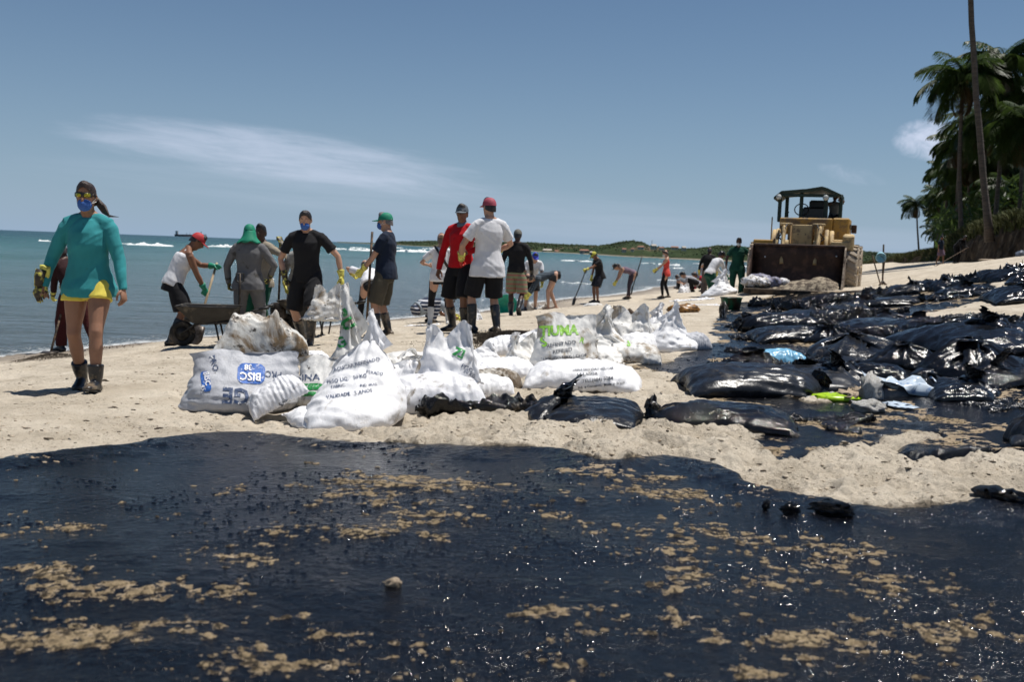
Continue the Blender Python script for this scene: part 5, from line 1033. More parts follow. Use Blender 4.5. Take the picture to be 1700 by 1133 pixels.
        bm = bmesh.new(); sx = 1 if x > 0 else -1; tube(bm, [(sx * w * .2, 0, 0), (sx * w * .55, 0, 0), (sx * w * .80, 0, 0), (sx * w * .86, 0, 0)], [Rr * .56, Rr * .40, Rr * .40, Rr * .57], n=24); obj('rim', bm, dust, ty, smooth=False); bm = bmesh.new(); tube(bm, [(sx * w * .8, 0, 0), (sx * w * 1.05, 0, 0)], [.15, .11], n=12); obj('hub', bm, dust, ty, smooth=False)
    for x in (-1.18, 1.26): wheel(x, -.30 if x < 0 else -.35); wheel(x, 2.35)
    # load in the bucket
    n = 46; V = []
    for i in range(n):
        for j in range(14):
            u_, v_ = i / (n - 1), j / 13; x = (-bw + .06) + u_ * (2 * bw - .12); y = -2.5 + v_ * 1.0; h = .10 + .30 * math.sin(math.pi * min(1, v_ * 1.15)) ** .8 * (.45 + .75 * math.exp(-((u_ - .78) / .20) ** 2) + .25 * math.exp(-((u_ - .5) / .14) ** 2)) + .05 * float(fbm(x * 5, y * 5, 0, 3, 91)); V.append((x, y, h))
    i = np.arange(n * 14).reshape(n, 14); F = np.stack([i[:-1, :-1], i[1:, :-1], i[1:, 1:], i[:-1, 1:]], -1).reshape(-1, 4); s = empty('sand_heap', r.location, r.rotation_euler.z, 'heap of oily sand lying in the loader bucket', 'sand heap'); o = obj('heap', npmesh('heap', np.array(V), F), simple('grey_sand', (.30, .25, .18), .95, .3, 6, dirt=(.08, .06, .045), dirt_amt=.5, dscale=9, bump=.03, bscale=16), s, smooth=None)
    for k, (x, y, sc_, m) in enumerate(((-1.05, -2.35, .24, SMX[0]), (-.80, -2.42, .20, SMX[0]), (-.92, -2.05, .26, SMX[1]), (-.55, -2.2, .22, SMX[1]), (-.30, -2.05, .18, SMX[0]))):
        bm = bmesh.new(); bmesh.ops.create_icosphere(bm, subdivisions=3, radius=1)
        for v in bm.verts: v.co = Vector((v.co.x * 1.3, v.co.y, v.co.z * .7)) * (1 + .35 * mnoise.noise(v.co * 2.2 + Vector((k * 7, 0, 0))) + .12 * mnoise.noise(v.co * 7 + Vector((k, 3, 0))))
        q = r.matrix_basis @ Vector((x, y, .28 + .05 * (k == 2))); o = obj('rag', bm, m, loc=q, rot=(0, 0, k)); o.scale = (sc_,) * 3; tag(o, ['crumpled white bag lying at the front left corner of the loader bucket', 'second crumpled white bag on the bucket lip, right of the corner one', 'blue-grey crumpled bag at the back left of the loader bucket', 'crumpled grey bag against the sand heap in the bucket', 'small crumpled white bag farthest right in the bucket'][k], 'bag', 'bags lying in the loader bucket')
    return r
SMX = [simple('bag_scrap_white', (.6, .6, .62), .5, .1, dirt=(.2, .16, .1), dirt_amt=.4, dscale=3), simple('bag_scrap_blue', (.20, .20, .28), .5, .2, dirt=(.1, .08, .06), dirt_amt=.4, dscale=3)]
LOADER = build_loader(); print('loader', time.time() - T0)
# ---------------------------------------------------------------- the people on the beach
def at(px, py, d=None):
    """ground point under a pixel at a depth"""
    q = P(px, py, d) if d else G(px, py); return Vector((q.x, q.y, bz(q.x, q.y)))
def tool(name, label, a, b, head='shovel', mat=None, group=None, r=.017, grip=False, yaw=0.):
    """long-handled tool from the top a of its handle to the blade end b"""
    a = Vector(a); b = Vector(b); L = (a - b).length; d = (b - a).normalized(); root = empty(name, b, 0, label, {'shovel': 'shovel', 'rake': 'rake', 'hoe': 'hoe', 'pole': 'pole'}[head], group)
    q = d.to_track_quat('-Z', 'Y'); root.rotation_mode = 'QUATERNION'; root.rotation_quaternion = q @ Quaternion((0, 0, 1), yaw)
    hl = .30 if head == 'shovel' else .04
    bar('handle', (0, 0, hl * .6), (0, 0, L), r, mat or MT['wood'], root)
    if grip:
        bm = bmesh.new(); tube(bm, [(-.06, 0, L - .10), (-.06, 0, L), (.06, 0, L), (.06, 0, L - .10), (0, 0, L - .13), (-.06, 0, L - .10)], [.012] * 6, n=8); obj('grip', bm, MT['rubber'], root)
    bm = bmesh.new()
    if head == 'shovel':
        n = 7; V = []
        for j, (w, z) in enumerate(((.06, .30), (.115, .285), (.12, .18), (.112, .08), (.07, .02), (.01, -.01))):
            V.append([bm.verts.new((w * (k / (n - 1) * 2 - 1), .035 * (1 - (k / (n - 1) * 2 - 1) ** 2) - .02 * (z < .1), z)) for k in range(n)])
        for u_, v_ in zip(V, V[1:]):
            for k in range(n - 1): bm.faces.new((u_[k], u_[k + 1], v_[k + 1], v_[k]))
        o = obj('blade', bm, MT['steel'], root); m = o.modifiers.new('t', 'SOLIDIFY'); m.thickness = .005
    elif head in ('rake', 'hoe'):
        box(bm, (0, 0, .02), (.34 if head == 'rake' else .22, .02, .03), bev=.004)
        if head == 'rake':
            for k in range(12): tube(bm, [(-.16 + k * .029, 0, .02), (-.16 + k * .029, .02, -.03), (-.16 + k * .029, .05, -.06)], [.005, .004, .002], n=5)
        else: box(bm, (0, .05, -.02), (.22, .12, .006), Matrix.Rotation(R(-50), 3, 'X'))
        obj('rake_head' if head == 'rake' else 'blade', bm, MT['steel'], root)
    else: bm.free()
    return root
GA = 'volunteers cleaning the beach'
def W(root, p): return root.matrix_basis @ Vector(p)
def pix_local(root, px, py, d):   # pixel + depth -> the person's own frame
    return root.matrix_basis.inverted() @ P(px, py, d)
def build_people():
    Y = MT['glove_y']; YD = MT['glove_yd']; B = MT['boot']
    blk = cloth('black_cloth', (.012, .012, .014)); nav = cloth('navy_cloth', (.010, .018, .038)); wht = cloth('white_shirt', (.68, .68, .70), dirt=(.4, .36, .3), amt=.05)
    red = cloth('red_shirt', (.46, .008, .014)); teal = cloth('teal_shirt', (.035, .26, .28), dirt=(.04, .10, .10), amt=.12); yel = cloth('yellow_shorts', (.72, .60, .10), dirt=(.05, .03, .02), amt=.10)
    gry = cloth('grey_overall', (.14, .14, .145), dirt=(.06, .055, .05), amt=.25); tanc = cloth('tan_shirt', (.30, .26, .20)); olive = cloth('olive_shorts', (.085, .075, .055)); grn = cloth('green_cotton', (.012, .09, .055)); dg = cloth('dark_green_overall', (.008, .055, .036))
    green_cap = simple('green_cap', (.006, .20, .115), .7, .1); red_cap = simple('red_cap', (.42, .03, .035), .7, .1); gcap = simple('grey_cap', (.10, .12, .14), .7, .1); pink = simple('faded_red_cap', (.34, .06, .09), .7, .1)
    # 1 woman walking towards the camera
    p = at(150, 648, 7.75); sh_ = simple('mirrored_lens', (.35, .30, .03), .08, .2, metal=.6)
    r, k = person(p, 184, 'woman in teal long-sleeved shirt and yellow shorts walking towards the camera, carrying yellow gloves', GA, H=1.64, skin='tan', fem=True, fat=.98, top=('long', teal, -.13), bottom=('minishorts', yel), boots=(B, .36), hair=(.02, .011, .008), hairstyle='tail', mask=MT['mask_b'], shades=sh_,
        pel=(0.01, 0, .915), lean=2, head=(4, 2), feet=[(-.10, .17, .0, -3, 12), (.10, -.10, .0, 5, -4)], hands=[(-.29, .12, .79), (.33, .05, .80)], elb=[(-.6, -.8, 0), (.6, -.8, 0)], vox=.0075, curl=(.35, .9), glove=[None, None], handrot=((-1, .4, 0), (1, .3, 0)))
    w = k['wr'][1]; root = empty('work_gloves', W(r, w), R(184), 'pair of oily yellow rubber gloves held in the walking woman\'s hand', 'gloves')
    for j, (dx, dz, cu) in enumerate(((.0, -.0, .5), (.03, -.03, .25))):
        bm = bmesh.new(); hand_bm(bm, Vector((dx, .03 * j, dz + .02)), rot_to((.05 - .2 * j, .1, -1), (0, 1, 0)), .78, cu, r=1.15); tube(bm, [(dx, .03 * j, dz + .03), (dx - .01, .03 * j, dz + .11), (dx - .02, .02, dz + .16)], [(.032, .016), (.040, .018), (.042, .016)], n=12); obj('glove', bm, [MT['glove_y'], YD][j], root)
    # 2 person mostly hidden behind her
    p = at(122, 596, 15.2); r, k = person(p, 60, 'dark-trousered worker bending behind the walking woman, only one leg and boot in view', GA, skin='dark', top=('long', cloth('maroon', (.03, .010, .011))), bottom=('pants', cloth('dark_red_trousers', (.06, .012, .012))), boots=(B, .75), lean=22, head=(20, 0),
        feet=[(-.12, .12, 0, 5), (.22, -.30, 0, -10)], hands=[(-.05, .42, .80), (.15, .32, 1.0)], glove=[Y, Y], vox=.013, cap=('cap', gcap))
    tool('hoe', 'hoe with dark handle reaching the sand left of the hidden worker\'s boot', W(r, (.15, .30, 1.05)), at(84, 596, 14.6) + Vector((0, 0, .03)), 'hoe')
    # 3 man in white tank top, shovelling
    p = at(299, 574, 14.5); r, k = person(p, -62, 'man in white tank top and red cap shovelling at the water\'s edge', GA, H=1.78, skin='brown', fat=1.12, top=('tank', wht, -.06), bottom=('shorts', blk), boots=(B, .78), cap=('capback', red_cap), lean=20, bend=10, head=(34, -10), pel=(0, -.10, .90),
        feet=[(-.14, .10, 0, 10), (.16, -.16, 0, -12)], hands=[(-.06, .50, 1.16), (.12, .34, .78)], elb=[(-1, -.1, -.4), (1, -.6, -.5)], glove=[MT['glove_g'], MT['glove_g']], curl=(.95, .95), handrot=((-.2, .6, 1), (1, 0, .4)), vox=.011)
    tool('shovel', 'wooden-handled shovel in green-gloved hands of the man in white tank top', W(r, k['wr'][0]) + Vector((.03, 0, .05)), at(318, 580, 14.2) + Vector((.02, 0, .0)), 'shovel', mat=simple('pale_wood', (.32, .24, .15), .7, .3))
    # 4 grey overalls, back to the camera
    p = at(412, 562, 14.2); r, k = person(p, 4, 'worker in grey overalls seen from behind, green cap with neck flap', GA, H=1.70, skin='brown', fat=1.06, top=('long', gry, -.16), bottom=('pants', gry), boots=(B, .5), cap=('flapcap', green_cap), hands=[(-.30, .08, .83), (.26, .18, .92)], elb=[(-1, -.3, 0), (1, -.6, 0)],
        glove=[YD, YD], head=(12, 8), feet=[(-.15, 0, 0, 8), (.16, .03, 0, -8)], vox=.011, shoulder=1.05)
    tool('shovel', 'short shovel with black grip standing upright before the grey overalls', W(r, (-.08, -.22, .98)), W(r, (-.10, -.20, .02)), 'shovel', mat=MT['steel'], grip=True)
    # 5 man in tan shirt facing the camera, arm out on his shovel
    p = at(432, 554, 15.0); r, k = person(p, 150, 'dark-skinned man in tan shirt behind the green flap cap, arm stretched out over his shovel', GA, H=1.74, skin='dark', top=('long', tanc, -.14), bottom=('pants', grn), boots=(B, .6), head=(0, 22), hair=(.008, .007, .006),
        hands=[pix_local(empty_probe(p, 150), 466, 402, 14.9), (.22, .2, .95)], elb=[(-1, 0, -.5), (1, -.5, 0)], glove=[YD, Y], curl=(.9, .5), handrot=((0, 0, 1), (1, 0, 0)), vox=.011)
    tool('shovel', 'tall shovel with a worn wooden handle under the man in tan shirt\'s yellow glove', P(467, 402, 14.9) + Vector((0, 0, .02)), P(461, 536, 14.7), 'shovel')
    # 6b person behind the black T-shirt
    p = at(496, 548, 15.5); r, k = person(p, 200, 'worker in dirty grey clothes half hidden behind the man in black T-shirt', GA, H=1.66, skin='brown', top=('long', cloth('pale_grey', (.30, .30, .29), dirt=(.1, .08, .06), amt=.3)), bottom=('pants', cloth('pale_grey', (.3, .3, .29))), boots=(B, .5), cap=('cap', gcap), lean=28, bend=10, head=(20, 0), hands=[(-.15, .42, .75), (.26, .40, .78)], glove=[Y, Y], vox=.013)
    # 6 man in black T-shirt
    p = at(513, 572, 12.9); r6, k6 = person(p, 178, 'man in black T-shirt, shorts and blue mask holding a white sack, yellow gloves', GA, H=1.80, skin='light', top=('tee', blk, -.10), bottom=('bermuda', blk), boots=(B, .62), hair=(.012, .009, .008), mask=MT['mask_b'], head=(16, 4), side=2, lean=4,
        hands=[(-.42, .05, .90), (.30, .10, .86)], elb=[(-1, -.3, .1), (1, -.5, 0)], feet=[(-.07, .22, 0, 5), (.13, -.16, .03, -25, -20)], pel=(0.02, .05, .89), glove=[Y, YD], curl=(.9, .8), vox=.010, shoulder=1.02, fat=.93)
    # 7 bent person in white top
    p = at(612, 532, 18.5); person(p, 20, 'person in white top and black trousers bending behind the man in navy shirt', GA, H=1.62, skin='light', fem=True, top=('tee', wht, -.05), bottom=('leggings', blk), boots=(B, .55), lean=50, bend=22, head=(40, 0), pel=(0, -.12, .90), feet=[(-.15, .10, 0, 5), (.14, -.12, 0, -5)], hands=[(-.2, .55, .95), (.1, .6, .85)], elb=[(-1, .2, .6), (1, 0, 0)], glove=[Y, Y], vox=.013)
    # 8 navy T-shirt, green cap, facing left
    p = at(638, 561, 13.8); r, k = person(p, 82, 'older man in navy T-shirt, olive shorts and green cap leaning on a pole, facing left', GA, H=1.74, skin='light', fat=1.03, top=('tee', nav, -.10), bottom=('bermuda', olive), boots=(B, .62), cap=('cap', green_cap), hair=(.10, .09, .085), mask=MT['mask_b'], head=(2, 0),
        hands=[(-.14, .34, .86), (.24, .06, .82)], elb=[(-.3, -1, 0), (.6, -1, 0)], feet=[(-.17, .05, 0, 4), (.13, -.02, 0, -4)], glove=[Y, Y], curl=(.8, .35), handrot=((-1, 0, 0), (1, .5, 0)), vox=.010)
    tool('hoe', 'long dark pole standing upright in front of the man in navy T-shirt', P(618, 385, 13.7), P(609, 535, 13.6), 'pole')
    # 9 woman in white T-shirt from behind, white boots
    wb = simple('white_boot', (.62, .62, .60), .5, .15); p = at(729, 533, 17.6); r, k = person(p, 6, 'woman in white T-shirt, black trousers and white boots, seen from behind', GA, H=1.64, skin='light', fem=True, top=('tee', wht, -.10), bottom=('leggings', blk), boots=(wb, .62), hair=(.10, .06, .035), hairstyle='bun', hands=[(-.20, .25, 1.05), (.24, .22, 1.0)], elb=[(-1, -.6, -.3), (1, -.6, -.3)], feet=[(-.16, 0, 0, 6), (.16, .02, 0, -6)], vox=.012)
    bm = bmesh.new(); s_ = k['s']; tube(bm, [(.06, -.02, 1.43), (.03, -.125, 1.35), (-.0, -.13, 1.2), (.10, -.13, 1.05), (.19, -.06, .92)], [(.014, .003)] * 5, side=(1, 0, .4), n=8); tube(bm, [(-.12, -.10, 1.40), (-.02, -.14, 1.25), (.12, -.14, 1.05), (.20, -.08, .93)], [(.02, .004)] * 4, side=(1, 0, .4), n=8); obj('shoulder_strap', bm, MT['black_plastic'], r)
    # 9b crouching person with a striped cloth
    p = at(712, 531, 18.9); person(p, -60, 'crouching person in grey top at the water\'s edge behind the white boots', GA, H=1.62, skin='brown', top=('tee', cloth('pale_blue_grey', (.30, .34, .38)), -.05), bottom=('pants', cloth('striped_navy', (.02, .03, .06), stripes=((.5, .5, .52), 90))), shoes=B, cap=('cap', gcap), lean=72, bend=15, head=(50, 0), pel=(0, -.22, .30), feet=[(-.14, .05, 0, 5), (.14, .0, 0, -5)], hands=[(-.15, .60, .12), (.15, .58, .10)], glove=[Y, Y], vox=.014)
    # 10 red shirt man
    p = at(762, 547, 13.9); r, k = person(p, 150, 'man in red long-sleeved shirt, black shorts and grey cap turned towards his companion', GA, H=1.80, skin='brown', fat=.98, top=('long', red, -.04), bottom=('bermuda', blk), boots=(B, .66), cap=('cap', gcap), hair=(.03, .025, .02), head=(2, -42 + 60), shades=simple('dark_lens', (.01, .01, .012), .1),
        hands=[(-.26, .26, 1.12), (.33, .07, .84)], elb=[(-1, -.6, -.2), (1, -.3, 0)], feet=[(-.15, .08, 0, 10), (.16, -.08, 0, -25)], glove=[None, None], curl=(.5, .4), vox=.010)
    bm = bmesh.new(); tube(bm, [k['chest'] + Vector((0, -.01, .06)), k['chest'] + Vector((0, -.005, .10)), k['chest'] + Vector((0, .005, .135))], [(.082, .08), (.074, .076), (.066, .072)], n=16); obj('neck_gaiter', bm, cloth('grey_gaiter', (.12, .17, .22)), r)
    card = obj('badge', badge_bm(), MT['white_cloth'], r); card.location = (-.20, .16, 1.36); card.rotation_euler = (0, 0, .3)
    # 11 white shirt man from behind
    p = at(806, 549, 13.5); r, k = person(p, 22, 'tall man in white T-shirt and faded red cap with his back to the camera', GA, H=1.84, skin='light', fat=1.0, top=('tee', wht, -.20), bottom=('bermuda', blk), boots=(B, .68), cap=('cap', pink), hair=(.012, .009, .008), head=(0, 12), lean=-2, hands=[(-.31, .20, .98), (.22, .30, 1.1)], elb=[(-1, -.8, -.1), (1, -.6, 0)],
        glove=[MT['glove_r'], Y], curl=(.6, .6), feet=[(-.17, .06, 0, 35), (.14, -.06, 0, 5)], vox=.010)
    bm = bmesh.new(); w, e = k['wr'][0], k['el'][0]; tube(bm, [w.lerp(e, -.02), w.lerp(e, .2), w.lerp(e, .42)], [.042, .048, .055], n=14); obj('glove_cuff', bm, MT['glove_y'], r)
    # 12 black long sleeves walking away
    st = cloth('striped_shorts', (.20, .22, .13), stripes=((.30, .12, .10), 70)); p = at(853, 521, 20.2); r, k = person(p, -6, 'man in black long-sleeved shirt and striped shorts walking away along the water', GA, H=1.78, skin='dark', fat=.95, top=('long', blk, -.06), bottom=('bermuda', st), boots=(B, .45), cap=('cap', simple('khaki_cap', (.13, .125, .11), .8)), head=(6, 0), hands=[(-.30, -.02, .80), (.34, .10, .82)], elb=[(-1, -.2, 0), (1, -.3, 0)],
        glove=[B, B], feet=[(-.06, .0, 0, 4), (.13, -.32, .10, -8, -38)], pel=(.02, 0, .92), vox=.012)
    # 13 person beyond him with a blue cap
    p = at(880, 509, 25.5); person(p, 190, 'person with a blue cap bending over beyond the man in black', GA, H=1.68, skin='light', top=('tee', wht, -.06), bottom=('shorts', blk), shoes=B, cap=('cap', simple('blue_cap', (.03, .05, .42), .6)), lean=38, bend=10, head=(25, 0), hands=[(-.2, .5, .62), (.25, .45, .6)], glove=[Y, Y], vox=.016)
    # 14 bent woman in black shorts
    p = at(912, 505, 25.0); r, k = person(p, 98, 'woman in black shorts with a white stripe bending right over towards the left', GA, H=1.66, skin='light', fem=True, top=('tight', cloth('patterned_top', (.07, .09, .11), stripes=((.02, .03, .04), 120)), .02), bottom=('minishorts', blk), shoes=None, lean=92, bend=18, head=(60, 0), hair=(.02, .012, .01), hairstyle='tail', pel=(0, -.10, .90), feet=[(-.13, .05, 0, 5), (.15, -.20, 0, -5)], hands=[(-.15, .62, .22), (.12, .60, .30)], glove=[Y, Y], vox=.014)
    # 15 man in black T-shirt, yellow cap, shovel
    ycap = simple('yellow_cap', (.45, .42, .05), .7); p = at(990, 489, 33); r, k = person(p, 112, 'man in black T-shirt and yellow-fronted cap working a shovel at the water\'s edge', GA, H=1.78, skin='brown', top=('tee', blk, -.14), bottom=('shorts', cloth('dark_grey_shorts', (.02, .022, .03))), shoes=B, cap=('cap', ycap), lean=10, bend=10, head=(38, 0), pel=(0, -.1, .92), hands=[(-.16, .62, 1.02), (.22, .10, .80)], elb=[(-.4, -.5, -1), (1, -1, 0)], glove=[Y, Y], curl=(.9, .4), vox=.016)
    tool('shovel', 'shovel with black D-shaped grip held out by the man in yellow-fronted cap', W(r, k['wr'][0]) , at(950, 498, 32.5) + Vector((0, 0, -.02)), 'shovel', mat=MT['rubber'], grip=True)
    # 16 bending woman in leggings
    p = at(1042, 491, 33.5); person(p, 100, 'woman in mauve top, grey leggings and black cap bending forward', GA, H=1.64, skin='light', fem=True, top=('tank', cloth('mauve', (.17, .12, .16)), -.02), bottom=('leggings', cloth('plum_grey', (.06, .045, .06))), shoes=B, cap=('cap', MT['black_plastic']), hairstyle='tail', hair=(.05, .03, .02), lean=62, bend=20, head=(48, 0), pel=(0, -.16, .93), feet=[(-.13, .05, 0, 5), (.14, -.10, 0, -5)], hands=[(-.12, .52, .46), (.12, .46, .44)], glove=[Y, Y], vox=.016)
    tool('shovel', 'black shovel planted at a slant right of the bending woman in leggings', P(1066, 426, 33), P(1047, 489, 33), 'shovel', mat=MT['rubber'])
    # 17 coral tank top
    p = at(1104, 491, 33.0); person(p, 82, 'woman in coral-red tank top and black leggings standing sideways', GA, H=1.62, skin='light', fem=True, top=('tank', cloth('coral', (.62, .07, .055)), -.14), bottom=('leggings', blk), shoes=B, mask=MT['white_cloth'], hairstyle='bun', hair=(.03, .018, .012), head=(20, 0), hands=[(-.08, .36, .92), (.10, .34, .90)], elb=[(-.5, -1, -.4), (.5, -1, -.4)], glove=[Y, YD], feet=[(-.13, .08, 0, 5), (.13, -.12, 0, -5)], vox=.016)
    # 18 crouching group
    gy = cloth('light_grey_tee', (.28, .28, .30)); p = at(1150, 480, 36); person(p, 75, 'crouching person in grey and red shirt filling a small sack, left of the crouching group', GA, H=1.68, skin='light', top=('tee', gy, -.04), bottom=('pants', blk), shoes=B, cap=('cap', MT['black_plastic']), lean=52, bend=18, head=(38, 0), pel=(0, -.20, .30), feet=[(-.15, .05, 0, 5), (.15, .0, 0, -5)], hands=[(-.1, .50, .34), (.12, .46, .34)], glove=[None, None], knee=[(-.3, 1, .5), (.3, 1, .5)], vox=.018)
    p = at(1170, 478, 38); person(p, 95, 'crouching person in red shirt beside the one in grey and red', GA, H=1.70, skin='brown', top=('long', cloth('crimson', (.36, .015, .03)), -.04), bottom=('pants', blk), shoes=B, lean=58, bend=15, head=(38, 0), pel=(0, -.18, .34), feet=[(-.15, .05, 0, 5), (.15, .0, 0, -5)], hands=[(-.1, .45, .10), (.12, .42, .10)], knee=[(-.3, 1, .5), (.3, 1, .5)], vox=.018)
    p = at(1136, 481, 40); person(p, 40, 'person in dark grey crouched with back turned at the far left of the crouching group', GA, H=1.66, skin='brown', top=('long', cloth('slate', (.12, .13, .14)), -.06), bottom=('pants', blk), shoes=B, lean=50, bend=20, head=(40, 0), pel=(0, -.18, .32), feet=[(-.15, .05, 0, 5), (.15, .0, 0, -5)], hands=[(-.1, .42, .2), (.12, .42, .2)], knee=[(-.3, 1, .5), (.3, 1, .5)], vox=.018)
    p = at(1176, 480, 37); person(p, 130, 'person with a pale cap bent down between the crouching group and the green trousers', GA, H=1.66, skin='light', top=('long', cloth('lilac', (.35, .33, .42)), -.04), bottom=('pants', cloth('grey_brown_trousers', (.12, .10, .09))), shoes=B, cap=('cap', MT['white_cloth']), lean=62, bend=10, head=(30, 0), pel=(0, -.12, .74), hands=[(-.2, .48, .3), (.2, .45, .3)], glove=[Y, Y], vox=.018)
    # 19 white shirt, green trousers, leaning
    gt = cloth('green_trousers', (.010, .065, .045)); p = at(1184, 494, 30.5); person(p, -62, 'man in white long-sleeved shirt, black cap and green trousers bending over a white sack', GA, H=1.80, skin='brown', top=('long', wht, -.05), bottom=('pants', gt), boots=(B, .4), cap=('cap', MT['black_plastic']), lean=32, bend=8, head=(25, 0), pel=(0, -.18, .92), feet=[(-.15, .10, 0, 5), (.16, -.12, 0, -5)], hands=[(-.10, .50, .82), (.14, .46, .74)], glove=[MT['glove_g'], MT['glove_g']], vox=.015)
    p = at(1173, 490, 33); person(p, -20, 'person in dark clothes half hidden behind the man in green trousers', GA, H=1.66, skin='dark', top=('long', blk, -.05), bottom=('pants', cloth('grey_brown_trousers', (.12, .10, .09))), boots=(B, .4), glove=[Y, Y], lean=12, head=(15, 0), vox=.018)
    # 21 green coverall, hand on the bucket
    p = at(1221, 499, 29.0); person(p, 176, 'dark-skinned man in dark green coverall with one hand on the loader bucket', GA, H=1.78, skin='dark', top=('tee', dg, -.16), bottom=('pants', dg), shoes=B, head=(14, -8), hair=(.008, .007, .006), lean=4, hands=[(-.56, .12, 1.17), (.34, .14, .88)], elb=[(-1, -.2, -.8), (1, -.6, 0)], feet=[(-.13, .04, 0, 6), (.13, -.06, 0, -6)], mask=MT['white_cloth'], vox=.014)
    # 23 people far right below the palms
    p = at(1560, 437, 58); person(p, 215, 'person in dark blue shirt and green-trimmed shorts walking below the palms', GA, H=1.68, skin='brown', top=('tee', nav, -.02), bottom=('shorts', cloth('purple_grey_shorts', (.14, .10, .15))), hairstyle='short', cap=('cap', MT['black_plastic']), feet=[(-.1, .15, 0), (.12, -.15, 0)], vox=.02)
    p = at(1586, 441, 54); r, k = person(p, 205, 'person in black stooping beside the one in dark blue below the palms', GA, H=1.74, skin='dark', top=('long', blk, -.05), bottom=('pants', blk), boots=(B, .4), lean=42, bend=10, head=(30, 0), hands=[(-.1, .62, .85), (.12, .5, .7)], vox=.02)
    tool('rake', 'rake held by the stooping person in black below the palms', W(r, k['wr'][0]), at(1553, 448, 50), 'rake', yaw=.4)
def badge_bm(): bm = bmesh.new(); box(bm, (0, 0, 0), (.06, .006, .10), bev=.002); return bm
_pr = None
def empty_probe(p, face):
    class Q: pass
    q = Q(); q.matrix_basis = Matrix.Translation(p) @ Matrix.Rotation(R(face), 4, 'Z'); return q
def fix_basis():
    pass
build_people(); bake_people(); print('people', time.time() - T0)
# the driver and the tools planted in the sand
def build_more_people():
    r, k = person(LOADER.matrix_basis @ Vector((.70, 1.05, 1.66)), 170, 'loader driver in grey shirt standing at the right post under the canopy', H=1.38, skin='dark', top=('tee', cloth('faded_grey_tee', (.12, .13, .13)), -.1), bottom=('pants', cloth('black_cloth', (.012, .012, .014))), shoes=MT['boot'], cap=('cap', simple('dark_red_cap', (.10, .02, .02), .7)), hands=[(-.12, .35, 1.0), (.20, .3, .9)], head=(10, 10), vox=.016, pel=(0, 0, .70), feet=[(-.12, .25, 0), (.12, .25, 0)])
build_more_people(); bake_people()
def blob(name, lab, cat, loc, s, mat, seed=0, amp=.3, f=2.2, group=None, sub=3, rz=0.):
    bm = bmesh.new(); bmesh.ops.create_icosphere(bm, subdivisions=sub, radius=1)
    for v in bm.verts: n_ = v.co * f + Vector((seed * 3.1, seed, 0)); v.co *= 1 + amp * mnoise.noise(n_) - amp * .8 * abs(mnoise.noise(n_ * 2.6)) + amp * .3 * mnoise.noise(n_ * 6)
    o = obj(name, bm, mat, loc=loc, rot=(0, 0, rz)); o.scale = s; return tag(o, lab, cat, group)
def wheelbarrow(p, rz, lab, s=1.):
    r = empty('wheelbarrow', p, rz, lab, 'wheelbarrow', 'wheelbarrows at the water\'s edge'); r.scale = (s,) * 3; mt = simple('barrow_steel', (.018, .016, .014), .5, .4, 8, dirt=(.09, .075, .055), dirt_amt=.2, dscale=6); bm = bmesh.new()
    def rg(x0, x1, y, z): return [bm.verts.new(q) for q in ((x0, -y, z), (x1, -y, z), (x1, y, z), (x0, y, z))]
    a, b, c, d = rg(-.46, .44, .33, .64), rg(-.22, .30, .20, .38), rg(-.44, .42, .315, .64), rg(-.21, .29, .19, .395)
    for lo, hi in ((b, a), (c, d)):
        for k in range(4): bm.faces.new((lo[k], lo[(k + 1) % 4], hi[(k + 1) % 4], hi[k]))
    bm.faces.new(b[::-1]); bm.faces.new(d)
    for k in range(4): bm.faces.new((a[k], a[(k + 1) % 4], c[(k + 1) % 4], c[k]))
    obj('tray', bm, mt, r, smooth=False)
    bm = bmesh.new(); tube(bm, [(-.46 , -.33, .645), (.44, -.33, .645), (.44, .33, .645), (-.46, .33, .645), (-.46, -.33, .645)], [.014] * 5, n=6); obj('rim', bm, mt, r)
    for sg in (-1, 1):
        bm = bmesh.new(); tube(bm, [(-.42, sg * .06, .20), (-.20, sg * .16, .36), (.35, sg * .25, .42), (.70, sg * .28, .60), (.92, sg * .28, .66)], [.018] * 5, n=8); h = obj('handle', bm, mt, r); bm = bmesh.new(); tube(bm, [(.80, sg * .28, .63), (.95, sg * .28, .67)], [.026, .026], n=8); obj('grip', bm, MT['rubber'], h)
        bm = bmesh.new(); tube(bm, [(.12, sg * .20, .40), (.20, sg * .20, .02), (.30, sg * .21, .02), (.36, sg * .22, .42)], [.016] * 4, n=6); obj('leg', bm, mt, r)
    bm = bmesh.new(); n = 24; ang = [2 * math.pi * k / n for k in range(n + 1)]; tube(bm, [(-.42 + .155 * math.cos(t), 0, .20 + .155 * math.sin(t)) for t in ang], [.05] * (n + 1), n=8); w = obj('wheel', bm, simple('muddy_tyre', (.015, .014, .013), .8, dirt=(.10, .08, .06), dirt_amt=.3), r); bm = bmesh.new(); tube(bm, [(-.42, -.03, .20), (-.42, .03, .20)], [.11, .11], n=16); obj('hub', bm, mt, w)
    return r
w_ = at(348, 582, 13.5); wheelbarrow(w_, R(6), 'black wheelbarrow with a full tray, left of the sack pile', .86)
w_ = at(512, 548, 14.8); wheelbarrow(w_, R(-8), 'wheelbarrow half hidden behind the legs of the man in black T-shirt', .84)
for (px, py, d, s, lab) in ((343, 527, 13.7, (.32, .2, .07), 'load of dark oily sand in the left wheelbarrow'), (507, 504, 14.9, (.26, .17, .07), 'load of dark sand in the right wheelbarrow')):
    q = P(px, py, d); blob('sand_load', lab, 'sand heap', q - Vector((0, 0, .03)), s, simple('dark_wet_sand', (.06, .05, .04), .7, .4, 8, bump=.02, bscale=20), seed=px, amp=.15)
